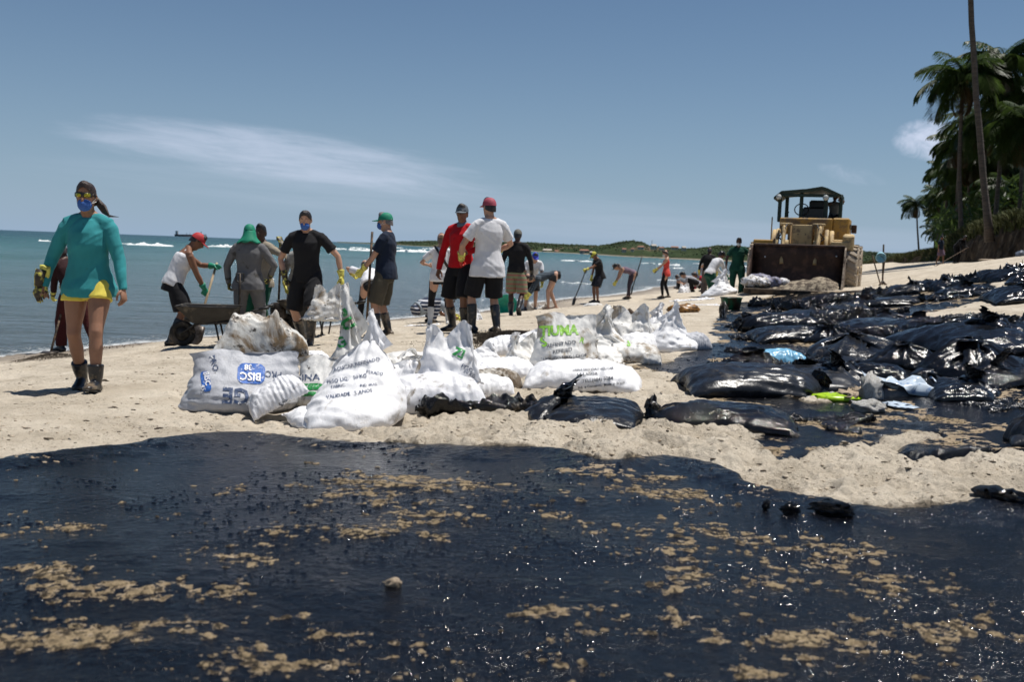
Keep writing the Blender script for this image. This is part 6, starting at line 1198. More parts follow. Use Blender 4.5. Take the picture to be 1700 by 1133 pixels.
# three tools stuck upright right of the loader, a pale blue bucket over one
a = P(1456, 411, 27.2); b = at(1463, 474, 27.4)
tool('pole', 'slanting pole stuck in the sand, leftmost of the three right of the loader', P(1448, 424, 27.3), at(1462, 475, 27.5), 'pole')
tool('pole', 'tallest pole stuck upright in the sand right of the loader', P(1467, 406, 27.2), at(1465, 475, 27.3), 'pole', r=.024)
tool('hoe', 'third pole right of the loader, just behind the tallest one', P(1470, 421, 27.6), at(1464, 475, 27.6), 'pole')
for k, (x, y) in enumerate(((1459, 477), (1472, 476))): q = at(x, y, 27.1); o = bar('forked_stake', q + Vector((0, 0, -.02)), P(1465, 467, 27.2), .03, MT['wood']); tag(o, ['short stake propping the poles on the left', 'short stake propping the poles on the right'][k], 'stake')
def bucket(name, lab, p, r0, r1, h, mat, rot=(0, 0, 0), hd=True):
    root = empty(name, p, 0, lab, 'bucket'); root.rotation_euler = rot; bm = bmesh.new(); n = 26; pr = [(0, 0), (r0, 0), (r1, h), (r1 * 1.05, h), (r1 * 1.05, h - .02), (r1 * .97, h - .01), (r0 * .95, .012), (0, .012)]; rings = [[bm.verts.new((a_ * math.cos(2 * math.pi * k / n), a_ * math.sin(2 * math.pi * k / n), z)) for k in range(n)] for a_, z in pr]
    for a_, b_ in zip(rings, rings[1:]):
        for k in range(n): bm.faces.new((a_[k], a_[(k + 1) % n], b_[(k + 1) % n], b_[k]))
    bmesh.ops.remove_doubles(bm, verts=bm.verts, dist=.0005); obj('pail', bm, mat, root)
    if hd: bm = bmesh.new(); tube(bm, [(r1 * 1.03 * math.cos(t), .3 * r1 * math.sin(t), h - .02 - .10 * math.sin(t) * 0 + .02 * math.sin(t)) for t in [math.pi * k / 10 for k in range(11)]], [.006] * 11, n=6); obj('handle', bm, MT['steel'], root)
    return root
bucket('blue_bucket', 'pale blue bucket hung upside down on the poles right of the loader', P(1462, 424, 27.2), .10, .13, .22, simple('pale_blue_plastic', (.30, .55, .66), .4), (R(115), R(40), 0))
q = at(1213, 517, 21.5); bucket('green_bucket', 'dark green bucket smeared with oil standing on the sand left of the black bags', q, .19, .23, .27, simple('green_plastic', (.004, .10, .06), .4, .2, dirt=OILD, dirt_amt=.55, dscale=7))
q = at(840, 506, 23.0); bucket('green_bowl', 'bright green bowl tipped on its side left of the striped shorts', q + Vector((0, 0, .16)), .13, .24, .22, simple('bright_green_plastic', (.01, .30, .20), .45), (R(80), R(20), 0), False)
# rags, litter, weed
wr = simple('white_litter', (.62, .61, .58), .6, .12, dirt=(.3, .24, .16), dirt_amt=.25, dscale=14, bump=.01, bscale=60); tr_ = simple('tan_litter', (.34, .27, .19), .8, .2, dirt=(.1, .07, .05), dirt_amt=.35, dscale=12); lime = simple('lime_plastic', (.35, .55, .015), .3, .1, dirt=OILD, dirt_amt=.2); ltb = simple('pale_blue_film', (.50, .58, .66), .25, .1, dirt=(.1, .2, .4), dirt_amt=.2, dscale=12); amb = simple('amber_plastic', (.32, .15, .03), .35, .4, 4, dirt=(.06, .03, .01), dirt_amt=.5, dscale=5)
for i, (px, py, d, sx, sz, m, nm, cat, lab, am) in enumerate([(1388, 659, 8.1, .21, .042, lime, 'sachet', 'sachet', 'lime green plastic sachet on the oil', .15), (1446, 650, 8.15, .15, .15, wr, 'crumpled_rag', 'rag', 'white crumpled rag propped right of the lime green sachet', .5), (1408, 662, 8.15, .17, .055, tr_, 'crumpled_rag', 'rag', 'tan dirty cloth lying against the lime green sachet', .6),
        (1380, 663, 8.1, .09, .045, wr, 'crumpled_rag', 'rag', 'cream crumpled paper in front of the lime green sachet', .6), (1442, 684, 7.6, .13, .06, wr, 'crumpled_rag', 'rag', 'small white cloth half sunk in the oil pool', .5), (1308, 662, 8.1, .09, .04, tr_, 'crumpled_rag', 'rag', 'pale clod-like cloth beside the dull black bags', .5), (1345, 665, 8.1, .07, .02, wr, 'crumpled_rag', 'rag', 'flat pale scrap between the clod-like cloth and the cream paper', .4),
        (1494, 680, 7.8, .16, .022, ltb, 'plastic_film', 'plastic film', 'pale blue film lying wet on the oil pool', .6), (1424, 655, 8.25, .08, .06, tr_, 'crumpled_rag', 'rag', 'brown-stained cloth under the white crumpled rag', .5), (1136, 514, 20.5, .34, .13, amb, 'amber_sheet', 'plastic sheet', 'amber-brown crumpled plastic left of the green bucket', .45), (1200, 530, 18.5, .10, .22, SM_W, 'tarry_rag', 'rag', 'white rag smeared with tar standing below the green bucket', .5),
        (1040, 766, 5.35, .035, .02, 'tar', 'tar_clod', 'tar clod', 'small tar clod on the slick\'s far rim, left of its neighbour', .5), (1070, 768, 5.3, .03, .03, 'tar', 'tar_clod', 'tar clod', 'small pointed tar clod on the slick\'s far rim', .5), (1380, 872, 4.35, .10, .035, 'tar', 'tar_clod', 'tar clod', 'widest glossy tar clod in the middle of the slick', .6), (1310, 880, 4.3, .05, .028, 'tar', 'tar_clod', 'tar clod', 'glossy tar clod left of the widest one', .6),
        (1270, 870, 4.35, .03, .022, 'tar', 'tar_clod', 'tar clod', 'smallest tar clod left of the glossy ones', .6), (980, 762, 5.4, .05, .015, 'tar', 'tar_clod', 'tar clod', 'flat tar clod at the rim of the slick below the sacks', .6), (1662, 828, 4.85, .13, .045, 'tar', 'tar_clod', 'tar clod', 'lumpy tar clods at the right end of the slick\'s rim', .6), (652, 1016, 3.2, .030, .020, tr_, 'sand_clod', 'sand clod', 'brown spiky clod standing on the slick near the lower middle', .6),
        (1695, 422, 36, .30, .22, simple('blue_grey_bag', (.10, .12, .16), .5), 'beach_bag', 'bag', 'blue-grey bag lying under the bank at the right edge', .3), (1640, 440, 34, .5, .05, tr_, 'plank_scrap', 'scrap', 'flat wedge-shaped scrap on the sand under the bank', .2)]):
    q = at(px, py, d); m = BM_X if m == 'tar' else m; blob(nm, lab, cat, q + Vector((0, 0, sz * .45)), (sx, sx * .6, sz), m, seed=i + 1, amp=am, rz=i * .7, f=2.6)
# pale blue sheet of plastic, folded over itself
bm = bmesh.new(); n = 16
V = [[bm.verts.new((x * .30, y * .16 + .04 * float(nz(x * 3, y * 3, 0, 5)), .10 + .07 * float(nz(x * 2.4, y * 3, 0, 6)) + .05 * abs(x) - .05 * y)) for x in np.linspace(-1, 1, n)] for y in np.linspace(-1, 1, n)]
for a_, b_ in zip(V, V[1:]):
    for k in range(n - 1): bm.faces.new((a_[k], a_[k + 1], b_[k + 1], b_[k]))
o = obj('plastic_film', bm, ltb, loc=at(1494, 656, 8.4), rot=(.45, 0, .1)); m_ = o.modifiers.new('t', 'SOLIDIFY'); m_.thickness = .003; tag(o, 'large crinkled pale blue film right of the white crumpled rag', 'plastic film')
# heaps of dark weed, and litter along the water line
rs = np.random.RandomState(3); wd = simple('dry_weed', (.055, .042, .030), .9, .5)
def weed(px, py, d, rx, ry, n, h=.05):
    c = at(px, py, d); V = np.zeros((n, 3)); V[:, 0] = c.x + rs.normal(0, rx, n); V[:, 1] = c.y + rs.normal(0, ry, n); V[:, 2] = base(V[:, 0], V[:, 1]) + .08 * np.exp(-((V[:, 0] - c.x) / rx) ** 2 - ((V[:, 1] - c.y) / ry) ** 2) - .02; o = grass_stuff('seaweed', V, h, px, wd, wb=.002); return o
weed(850, 560, 12.6, .42, .50, 16000, .045); weed(84, 600, 13.4, .35, .25, 3500, .022)
s_ = []
for t in range(2600):
    y = rs.uniform(13, 40); x = np.interp(y, [q[1] for q in SHORE], [q[0] for q in SHORE]) + rs.normal(.7, .5); s_.append((x, y, bz(x, y)))
grass_stuff('tide_litter', np.array(s_) - [0, 0, .012], .04, 9, wd, wb=.006)
q = at(1058, 520, 18.5); o = bar('tilted_board', q, q + Vector((-.16, .1, .14)), .05, simple('brown_board', (.06, .035, .02), .8)); tag(o, 'small brown board tilted on the sand left of the farthest pointed white sack', 'board')
PROTO = {}
def proto(key, W, L, tie=None, cr={}, up=(0, 0, 1), flare=.45, flop=.35, tie_r=.03, **k):
    seed = k.get('seed', 1); Gd = sim_bag(W=W, L=L, tie=tie, tie_r=tie_r, **k); Gd = upsample(Gd)
    Gd = crease(Gd, W, L, tie=tie, seed=seed, **cr)
    M, N = Gd.shape[:2]; tr = int(round(tie * (M - 1))) if tie else None; c = Gd[:tr].reshape(-1, 3); ctr = (c.max(0) + c.min(0)) / 2; Gd = Gd - np.array([ctr[0], ctr[1], max(0, c[:, 2].min())])
    PROTO[key] = (Gd, tr, dict(W=W, L=L, tie=tie, up=up, flare=flare, flop=flop, tie_r=tie_r))
def make_protos():
    R_ = lambda pts, n=7, M=44, N=56: ridge(N, M, pts, 27)
    proto('lie', .56, .92, dirv=(1, 0, .04), wide=(0, 1, 0), fill=.27, seed=2, pres=30, mouth_seam=True, cr=dict(ribs=.0035, amp=.013, fine=.8))
    proto('heap', .60, 1.0, dirv=(.35, .1, 1), wide=(1, 0, 0), fill=.40, seed=3, pres=34, mouth_seam=True, cr=dict(amp=.015, ribs=.002, fine=.8), pull=R_([(0, .34, .30, .34), (.45, .20, .22, .60), (1, .02, .16, .42)], 8))
    proto('peak', .58, 1.1, dirv=(0, 0, 1), fill=.36, seed=7, pres=30, mouth_seam=True, cr=dict(amp=.020, ribs=.0015, fine=.8), pull=R_([(0, -.14, .04, .46), (.35, .0, .02, .62), (.6, .07, .0, .80), (1, .12, -.04, .72)], 9))
    proto('stand', .58, .95, dirv=(-.1, 0, 1), fill=.50, seed=9, pres=32, mouth_seam=True, cr=dict(amp=.014, ribs=.003, fine=.8), pull=R_([(0, -.26, .02, .62), (.3, -.10, .10, .70), (.6, .08, .06, .66), (1, .25, .10, .68)], 8))
    proto('tent', .60, .95, dirv=(.1, .0, 1), fill=.31, seed=12, pres=26, mouth_seam=True, cr=dict(amp=.024, fine=.8), pull=R_([(0, -.16, .0, .50), (.25, -.10, .03, .52), (.5, .0, .08, .38), (.8, .12, .02, .56), (1, .17, .0, .50)], 9))
    proto('crumple', .7, .9, dirv=(1, 0, .25), wide=(0, 1, 0), fill=.07, seed=6, pres=8, crump=.12, bstiff=.12, fat=.34, cr=dict(amp=.026, fine=.8), steps=110)
    proto('knot', .82, 1.0, dirv=(0, 0, 1), fill=.26, seed=4, pres=34, tie=.72, tie_pos=(0, 0, .30), cr=dict(amp=.012, pleat=.046, fine=.8), flare=.5)
    proto('knot2', .78, 1.1, dirv=(1, 0, .5), wide=(0, 1, 0), fill=.23, seed=5, pres=32, tie=.74, tie_pos=(.35, 0, .22), cr=dict(amp=.016, pleat=.048, fine=.8), up=(.6, 0, .8), flare=.45)
    proto('long', .78, 1.35, dirv=(1, 0, .06), wide=(0, 1, 0), fill=.25, seed=8, pres=34, tie=.80, tie_pos=(.9, 0, .12), cr=dict(amp=.015, pleat=.044, fine=.8), up=(1, .2, .3), flare=.45)
    proto('slack', .80, 1.2, dirv=(1, 0, .3), wide=(0, 1, 0), fill=.16, seed=11, pres=26, tie=.70, tie_pos=(.3, -.1, .17), cr=dict(amp=.018, pleat=.044, fine=.7), up=(.2, -.5, .8), flare=.4)
    proto('flat', .8, 1.1, dirv=(1, 0, .2), wide=(0, 1, 0), fill=.09, seed=15, pres=14, crump=.10, fat=.3, bstiff=.1, cr=dict(amp=.024, fine=.8), steps=110)
make_protos(); print('protos', time.time() - (globals().get('T0') or 0))
# ---------------------------------------------------------------- white sacks and black bags
def sack_mat(name, base_, dirt, amt, ds=5., rough=.45):
    s = NM(name, base_, rough, 0, .35); c = s.ramp(s.noise(5, 5), [(.3, tuple(v * .9 for v in base_)), (.7, base_)])
    wv = s.n('ShaderNodeTexWave'); wv.inputs['Scale'].default_value = 60; wv.inputs['Distortion'].default_value = 2; s.l(s.co(), wv.inputs['Vector'])
    if amt:
        d = s.ramp(s.noise(ds, 8, .68, dist=.6), [(.68 - .30 * amt, 0), (.78 - .28 * amt, 1)]); c = s.mix(d, c, dirt)
        d2 = s.ramp(s.noise(ds * 3.1, 7, .7), [(.70 - .14 * amt, 0), (.74 - .14 * amt, .9)]); c = s.mix(d2, c, (.028, .020, .014))
    s.color(c); b = s.bump(s.noise(38, 5, .6, stretch=(1, 1, .5)), .008, .6); s.bump(wv.outputs[0], .0012, .5, b); return s.m
SM = [sack_mat('woven_white', (.82, .82, .83), (.36, .31, .24), .24), sack_mat('woven_dirty', (.72, .71, .68), (.26, .20, .13), .55, 3.6), sack_mat('woven_filthy', (.55, .52, .46), (.12, .085, .05), .9, 6.), sack_mat('woven_grey', (.46, .47, .50), (.25, .23, .2), .25), sack_mat('woven_striated', (.74, .74, .76), (.2, .17, .13), .35, 7.), sack_mat('clear_plastic_dirty', (.66, .65, .61), (.20, .14, .08), .85, 3.0, .3)]
def black_mat(name, base_=(.0055, .006, .0075), r0=.10, dust=.0, bmp=1.):
    s = NM(name, base_, r0, 0, .5); s.b.inputs['IOR'].default_value = 1.42; s.rough(s.ramp(s.noise(6, 5), [(.3, r0 * .7), (.7, r0 * 1.7)])); c = s.ramp(s.noise(3, 3), [(.3, base_), (.7, tuple(v * 1.5 for v in base_))])
    if dust: c = s.mix(s.ramp(s.noise(5, 8, .72), [(.60 - .2 * dust, 0), (.75 - .2 * dust, .8)]), c, (.20, .165, .12))
    s.color(c); b = s.bump(s.noise(14, 5, .6, dist=.8), .016 * bmp, .6); s.bump(s.noise(70, 4, .65), .003 * bmp, .6, b); return s.m
BM_ = [black_mat('black_plastic_bag'), black_mat('dusty_black_plastic', (.009, .0095, .011), .17, .12), black_mat('matte_black_plastic', (.012, .0135, .017), .24, .06, .5), black_mat('oil_coated_plastic', (.004, .004, .0048), .07, .10, 1.7)]
def seam_uv(Gd): return Gd
def half_mesh(name, Gd, j0, j1):
    M, N = Gd.shape[:2]; V = Gd[j0:j1].reshape(-1, 3); n = j1 - j0; i = np.arange(n * N).reshape(n, N); F = np.stack([i[:-1], np.roll(i, -1, 1)[:-1], np.roll(i, -1, 1)[1:], i[1:]], -1).reshape(-1, 4)
    return npmesh(name, V, F)
def bag(name, label, cat, key, px, py, wpx, mat, d=None, yaw=0., hs=1., ds=1., h=None, group=None, tilt=(0, 0), dz=0., neck_mat=None, seed=0, warp=.0, mirror=False, sag=True, tuft=.10, up=None, crump=0.):
    """place a copy of a simulated bag: px,py = pixel of its nearest ground contact, wpx = width, h = height in pixels"""
    Gd, tr, kw = PROTO[key]; Gd = Gd.copy(); p = at(px, py, d)
    if mirror: Gd[..., 0] *= -1
    if warp:
        x, y, z_ = Gd[..., 0], Gd[..., 1], Gd[..., 2]; k = 3.1; nx, ny = nz(x * k, y * k, z_ * k, seed + 1), nz(x * k, y * k, z_ * k, seed + 2)
        Gd = Gd + warp * np.stack([nx, ny, 0 * nx], -1); Gd[..., 2] = z_ * (1 + 2.2 * warp * nz(x * k, y * k, 0, seed + 3)) + warp * .22 * nz(x * 9, y * 9, z_ * 9, seed + 4) * np.clip(z_ / .06, 0, 1)
    B_ = Gd[:tr]; ca, sa = math.cos(yaw), math.sin(yaw); wx = (B_[..., 0] * ca - B_[..., 1] * sa); w = (wx.max() - wx.min()); sc_ = wpx * (1.12 if name in ('rubbish_bag', 'sack') and wpx < 180 else 1.04) * mpp(p.y) / w
    Gd[..., 1] *= ds; Gd = Gd * sc_; B_ = Gd[:tr]
    if crump:
        x, y, z_ = Gd[..., 0], Gd[..., 1], Gd[..., 2]; r1 = 1 - np.abs(nz(x * 2.6 + seed, y * 2.6, z_ * 2, seed + 31)) * 2; r2 = 1 - np.abs(nz(x * 6.5, y * 6.5 + seed, z_ * 4, seed + 32)) * 2
        Gd[..., 2] = z_ * np.clip(1 - crump * (.62 - .55 * r1 - .16 * r2), .1, 2); Gd[..., 0] += .07 * crump * nz(x * 5, y * 5, z_ * 14, seed + 33); Gd[..., 1] += .08 * crump * nz(x * 5, y * 5, z_ * 14, seed + 34)
    if h: hs = h * mpp(p.y) / B_[..., 2].max()
    Gd[..., 2] *= hs; wy = B_[..., 0] * sa + B_[..., 1] * ca; sh_ = (wy.max() - wy.min()) * .40; p = Vector((p.x * (p.y + sh_) / p.y, p.y + sh_, 0)); p.z = bz(p.x, p.y)
    if tr: Gd = collar(Gd, kw['W'], kw['L'], kw['tie'], seed=seed, up=up or kw['up'], flare=kw['flare'], tie_r=min(.045, kw['tie_r'] * sc_), flop=kw['flop'], size=tuft)
    wx = Gd[..., 0] * ca - Gd[..., 1] * sa; wy = Gd[..., 0] * sa + Gd[..., 1] * ca
    if sag: Gd[..., 2] += base(p.x + wx, p.y + wy) - p.z
    root = empty(name, (p.x, p.y, p.z - .015 + dz), yaw, label, cat, group); root.rotation_euler = (tilt[0], tilt[1], yaw)
    M = Gd.shape[0]
    if tr:
        obj('bag_body', half_mesh('bag_body', Gd, 0, tr + 1), mat, root, smooth=None); obj('knotted_neck', half_mesh('knotted_neck', Gd, tr, M), neck_mat or mat, root, smooth=None)
    else: obj('sack_body' if 'sack' in name else 'body', half_mesh('sack_body', Gd, 0, M), mat, root, smooth=None)
    return root
GW = 'white woven sacks of oily sand'; GB = 'black plastic bags filled with oil'
def build_bags():
    w0, w1, w2, w3, w4 = SM[:5]
    S = lambda lab, key, *a, **k: bag('sack', lab, 'sack', key, *a, group=GW, **k)
    out = {}
    out['A'] = S('grey-white sack with upside-down blue logo, leftmost of the sack pile', 'stand', 402, 690, 196, w3, d=6.9, yaw=.25, h=105, ds=.8)
    out['B'] = bag('plastic_sheet', 'dirty crumpled clear-white plastic piled on top of the leftmost sack', 'plastic sheet', 'lie', 436, 640, 150, SM[5], d=7.2, yaw=.2, h=80, ds=.75, dz=.37, seed=4, warp=.10, crump=.55)
    out['C'] = S('white ribbed sack leaning between the logo sack and the big front sack', 'lie', 466, 694, 104, w4, d=6.7, yaw=.30, h=46, ds=1.1, tilt=(0, -.50), dz=.10, seed=3, warp=.03)
    out['D'] = S('open white sack printed with a green band, behind the big front sack', 'stand', 542, 660, 112, w1, d=7.1, yaw=-.15, h=88, dz=.03)
    out['E'] = S('big white printed sack lying nearest the camera in front of the pile', 'heap', 566, 722, 212, w0, d=6.35, yaw=-.35, h=150, ds=1.1)
    out['F'] = S('tall white sack with green lettering drawn up to a point above the pile', 'peak', 590, 656, 112, w1, d=7.7, yaw=.1, mirror=True, h=196, ds=1.1, dz=.0, seed=2, warp=.05)
    S('white sack side sloping down right from the top of the tall drawn-up sack', 'peak', 628, 662, 118, w0, d=7.55, yaw=.5, mirror=True, h=158, ds=.9, seed=12, warp=.04)
    out['G'] = S('plump white sack with ribbed underside right of the big front sack', 'lie', 716, 684, 178, w4, d=7.0, yaw=.28, h=70, ds=1.15)
    out['H'] = S('white sack with two raised corners resting on the plump ribbed sack', 'tent', 742, 640, 112, w0, d=7.35, yaw=.2, h=112, dz=.16)
    S('creased white sack slumped behind the two-cornered sack', 'tent', 700, 622, 110, w1, d=8.6, yaw=1.9, h=48, seed=31, warp=.06)
    S('slumped white sack in front of the creased one, right of the plump ribbed sack', 'lie', 792, 664, 120, w0, d=7.7, yaw=.5, h=40, seed=41, warp=.07, dz=.01)
    S('white sack crumpled up behind the plump ribbed sack', 'tent', 660, 660, 100, w0, d=7.5, yaw=2.2, h=76, seed=42, warp=.07)
    S('long slack white sack at the back, right of the tall peak', 'lie', 700, 610, 140, w1, d=9.2, yaw=.1, h=34, seed=43, warp=.07)
    S('small white sack left behind the standing printed one', 'tent', 878, 580, 80, w0, d=10.6, yaw=.9, h=46, seed=44, warp=.06)
    S('low white sack filling the gap behind the grimy one', 'lie', 800, 632, 110, w4, d=8.6, yaw=2.5, h=34, seed=32, warp=.06)
    S('crumpled white sack top leaning on the flat white sacks', 'tent', 800, 608, 84, w0, d=9.6, yaw=.3, h=44, seed=33, warp=.08)
    S('white sack lying left behind the standing printed one', 'lie', 880, 600, 90, w1, d=9.9, yaw=-.4, h=38, seed=34, warp=.06)
    S('dirty white sack wedged right of the standing printed one', 'tent', 1000, 606, 84, w1, d=9.7, yaw=1.2, h=50, seed=35, warp=.07)
    S('white sack wedged between the peaked ones', 'lie', 1060, 580, 90, w0, d=11.0, yaw=.6, h=36, seed=36, warp=.07)
    S('slack grey-white sack at the foot of the sharp white peak', 'lie', 1100, 560, 90, w1, d=12.6, yaw=-.3, h=28, seed=37, warp=.07)
    S('white sack end behind the front sack and the tall peak', 'tent', 650, 640, 90, w1, d=7.9, yaw=.8, h=62, seed=38, warp=.06)
    out['I'] = S('grimy sack lying beside the black plastic, right of the plump ribbed sack', 'lie', 822, 650, 88, w2, d=8.2, yaw=-.2, h=38)
    out['J'] = S('smooth white sack lying flat behind the grimy sack', 'lie', 830, 622, 118, w0, d=8.9, yaw=.1, h=36, warp=.03, seed=3)
    out['J2'] = S('white sack lying behind the smooth flat one, its far end stained black', 'lie', 846, 590, 100, w0, d=10.6, yaw=.35, h=36, warp=.03, seed=5, mirror=True)
    out['L'] = S('long white sack with printed lines lying in front of the standing printed sack', 'lie', 968, 650, 208, w0, d=8.2, yaw=-.12, h=52, ds=1.1, seed=7, warp=.02)
    out['K'] = S('standing open white sack with bright green and dark lettering', 'stand', 934, 622, 108, w1, d=9.1, yaw=-.1, h=100, dz=.04)
    out['M'] = S('printed white sack lying right behind the long one, end smeared with oil', 'lie', 1034, 600, 122, w1, d=10.2, yaw=-.1, h=36, seed=9, warp=.03)
    out['N'] = S('soiled white sack with a black smeared fold behind the standing printed one', 'peak', 996, 580, 84, w1, d=10.9, yaw=.5, h=84, ds=1.2, seed=5, warp=.05)
    out['N2'] = S('crumpled soiled sack with a peaked top right of the black-smeared one', 'tent', 1044, 562, 84, w1, d=11.8, yaw=-.3, h=72, seed=8, warp=.04)
    out['O'] = S('small bright white sack with a pointed top farthest back in the pile', 'peak', 1090, 532, 52, w0, d=14.5, yaw=.1, h=48, seed=10, warp=.03)
    out['P'] = S('bright white sack rising to a sharp peak at the right of the pile', 'peak', 1106, 572, 92, w0, d=11.2, yaw=-.5, h=86, seed=11, warp=.03)
    out['P2'] = S('grey smeared sack end slumped right of the sharp white peak', 'lie', 1150, 572, 62, w3, d=11.4, yaw=.5, h=32, seed=13, warp=.04)
    S('slack white sack between the flat white sack and the standing printed one', 'tent', 872, 622, 60, w1, d=9.3, yaw=.9, h=66, seed=2, warp=.05)
    S('dirty sack slumped behind the point of the tall drawn-up sack', 'lie', 668, 628, 100, w1, d=8.2, yaw=-.3, h=56, seed=3, ds=.8, crump=.6)
    S('low white folded sack in front of the small pointed one', 'flat', 1050, 562, 92, w2, d=12.0, yaw=.3, h=34, ds=.8, crump=.7, seed=4)
    S('sack with an orange-brown rim lying open behind the dirty plastic', 'lie', 522, 590, 56, w0, d=9.6, yaw=-.4, h=30, seed=14, warp=.05)
    S('white sack being filled between the green-trousered man and the green coverall', 'peak', 1192, 500, 56, w0, d=27.5, yaw=-.4, h=46, mirror=False)
    S('empty white sack lying flat left of the tall sack by the green-trousered man', 'crumple', 1150, 502, 66, w0, d=26.5, yaw=.1, hs=.8, seed=6)
    S('flat white sack scrap left of the green bucket', 'crumple', 1168, 513, 52, w0, d=24, yaw=-.1, hs=.7, seed=7)
    S('white sack standing open right behind the green coverall legs', 'tent', 1240, 488, 30, w0, d=31, yaw=.3, hs=1.0)
    S('open grey-white sack lying behind the shovel of the man in yellow-fronted cap', 'lie', 985, 499, 34, w1, d=31, yaw=-.5, hs=1.2)
    S('white sack spread flat at the water behind the woman in white boots', 'crumple', 704, 531, 60, w0, d=17.8, yaw=.2, hs=.9, seed=8)
    S('white sack slumped between the red shirt\'s legs, beyond him', 'tent', 782, 520, 40, w0, d=19.0, yaw=.2, hs=.55, seed=8)
    S('white sack heap beyond the striped shorts', 'flat', 886, 505, 50, w1, d=25.5, yaw=.4, h=22, crump=1, seed=9)
    S('grey sack litter at the water left of the striped shorts', 'crumple', 842, 508, 40, w3, d=24.5, yaw=.1, hs=1.0, seed=10)
    S('pale sack held up at the waterline by the crouching person in grey and red', 'tent', 1136, 478, 22, w0, d=35, yaw=.2, hs=.8, seed=10)
    # sack dragged by the man in black
    out['held'] = held_sack()
    # black bags
    b0, b1, b2, b3 = BM_
    Bk = lambda lab, key, *a, **k: bag('rubbish_bag', lab, 'rubbish bag', key, *a, group=GB, **k)
    Bk('crumpled empty black bag between the plump white sack and the nearest knotted bag', 'flat', 790, 692, 206, b3, d=6.9, yaw=.1, h=36, ds=.6, dz=.04, crump=.8, seed=1)
    Bk('knotted black bag nearest the camera, sand drifted over its front', 'knot2', 962, 720, 224, b1, d=6.45, yaw=3.0, h=46, ds=.9, warp=.04, neck_mat=b3)
    Bk('long black bag with an oily twisted neck right of the nearest knotted bag', 'long', 1200, 726, 262, b3, d=6.4, yaw=2.95, h=44, mirror=False, seed=3, warp=.03)
    Bk('smooth dull black bag bulging left of the white litter', 'long', 1240, 662, 240, b2, d=8.1, yaw=.05, h=52, seed=2, warp=.02, neck_mat=b3)
    Bk('smooth black bag directly behind the lime green sachet, oily knot on top', 'knot2', 1360, 654, 190, b2, d=8.5, yaw=-.1, h=44, seed=3, warp=.02, neck_mat=b3)
    Bk('flat wide black bag behind the two smooth dull ones', 'flat', 1320, 618, 230, b0, d=9.4, yaw=.1, h=26, seed=4)
    Bk('black bag with many fine pleats left of the big glossy bag', 'long', 1452, 632, 112, b0, d=8.9, yaw=2.8, h=36, seed=5)
    Bk('big glossy black bag with deep pleats round its knot, at the right edge', 'knot', 1612, 634, 240, b0, d=9.2, yaw=.3, h=60, ds=.8, seed=6, neck_mat=b3)
    Bk('big black bag behind the glossy pleated one at the right edge', 'knot2', 1616, 592, 232, b0, d=10.3, yaw=.25, h=56, seed=7, warp=.03)
    Bk('round grey-black bag with a central knot behind the light blue bag', 'knot', 1416, 592, 196, b1, d=10.4, yaw=1.2, h=38, ds=.8, seed=8, neck_mat=b3)
    Bk('low dusty black bag right of the green bucket, second row back', 'long', 1308, 566, 128, b1, d=12.2, yaw=.1, h=27, seed=9, neck_mat=b3)
    Bk('shiny puffed black bag standing out behind the low dusty one', 'long', 1290, 540, 126, b0, d=14.0, yaw=3.3, h=34, seed=10)
    Bk('flat black bag with raised torn corner behind the grey-black round one', 'flat', 1470, 556, 170, b3, d=12.0, yaw=-.2, h=26, seed=11)
    Bk('black bag with a tall folded crest in the middle of the right half', 'flat', 1628, 552, 190, b0, d=12.2, yaw=.1, h=34, seed=12, warp=.05)
    Bk('open-mouthed black bag arched over the oil at the right', 'knot2', 1590, 676, 124, b0, d=8.0, yaw=-.1, h=40, seed=13)
    Bk('dull black bag cut off by the lower right edge of the picture', 'knot', 1748, 752, 190, b2, d=6.2, yaw=.5, h=72, seed=14, neck_mat=b3)
    Bk('flat oily bag lying in the pool beyond the arched one', 'flat', 1668, 690, 130, b1, d=7.6, yaw=.3, h=12, seed=15)
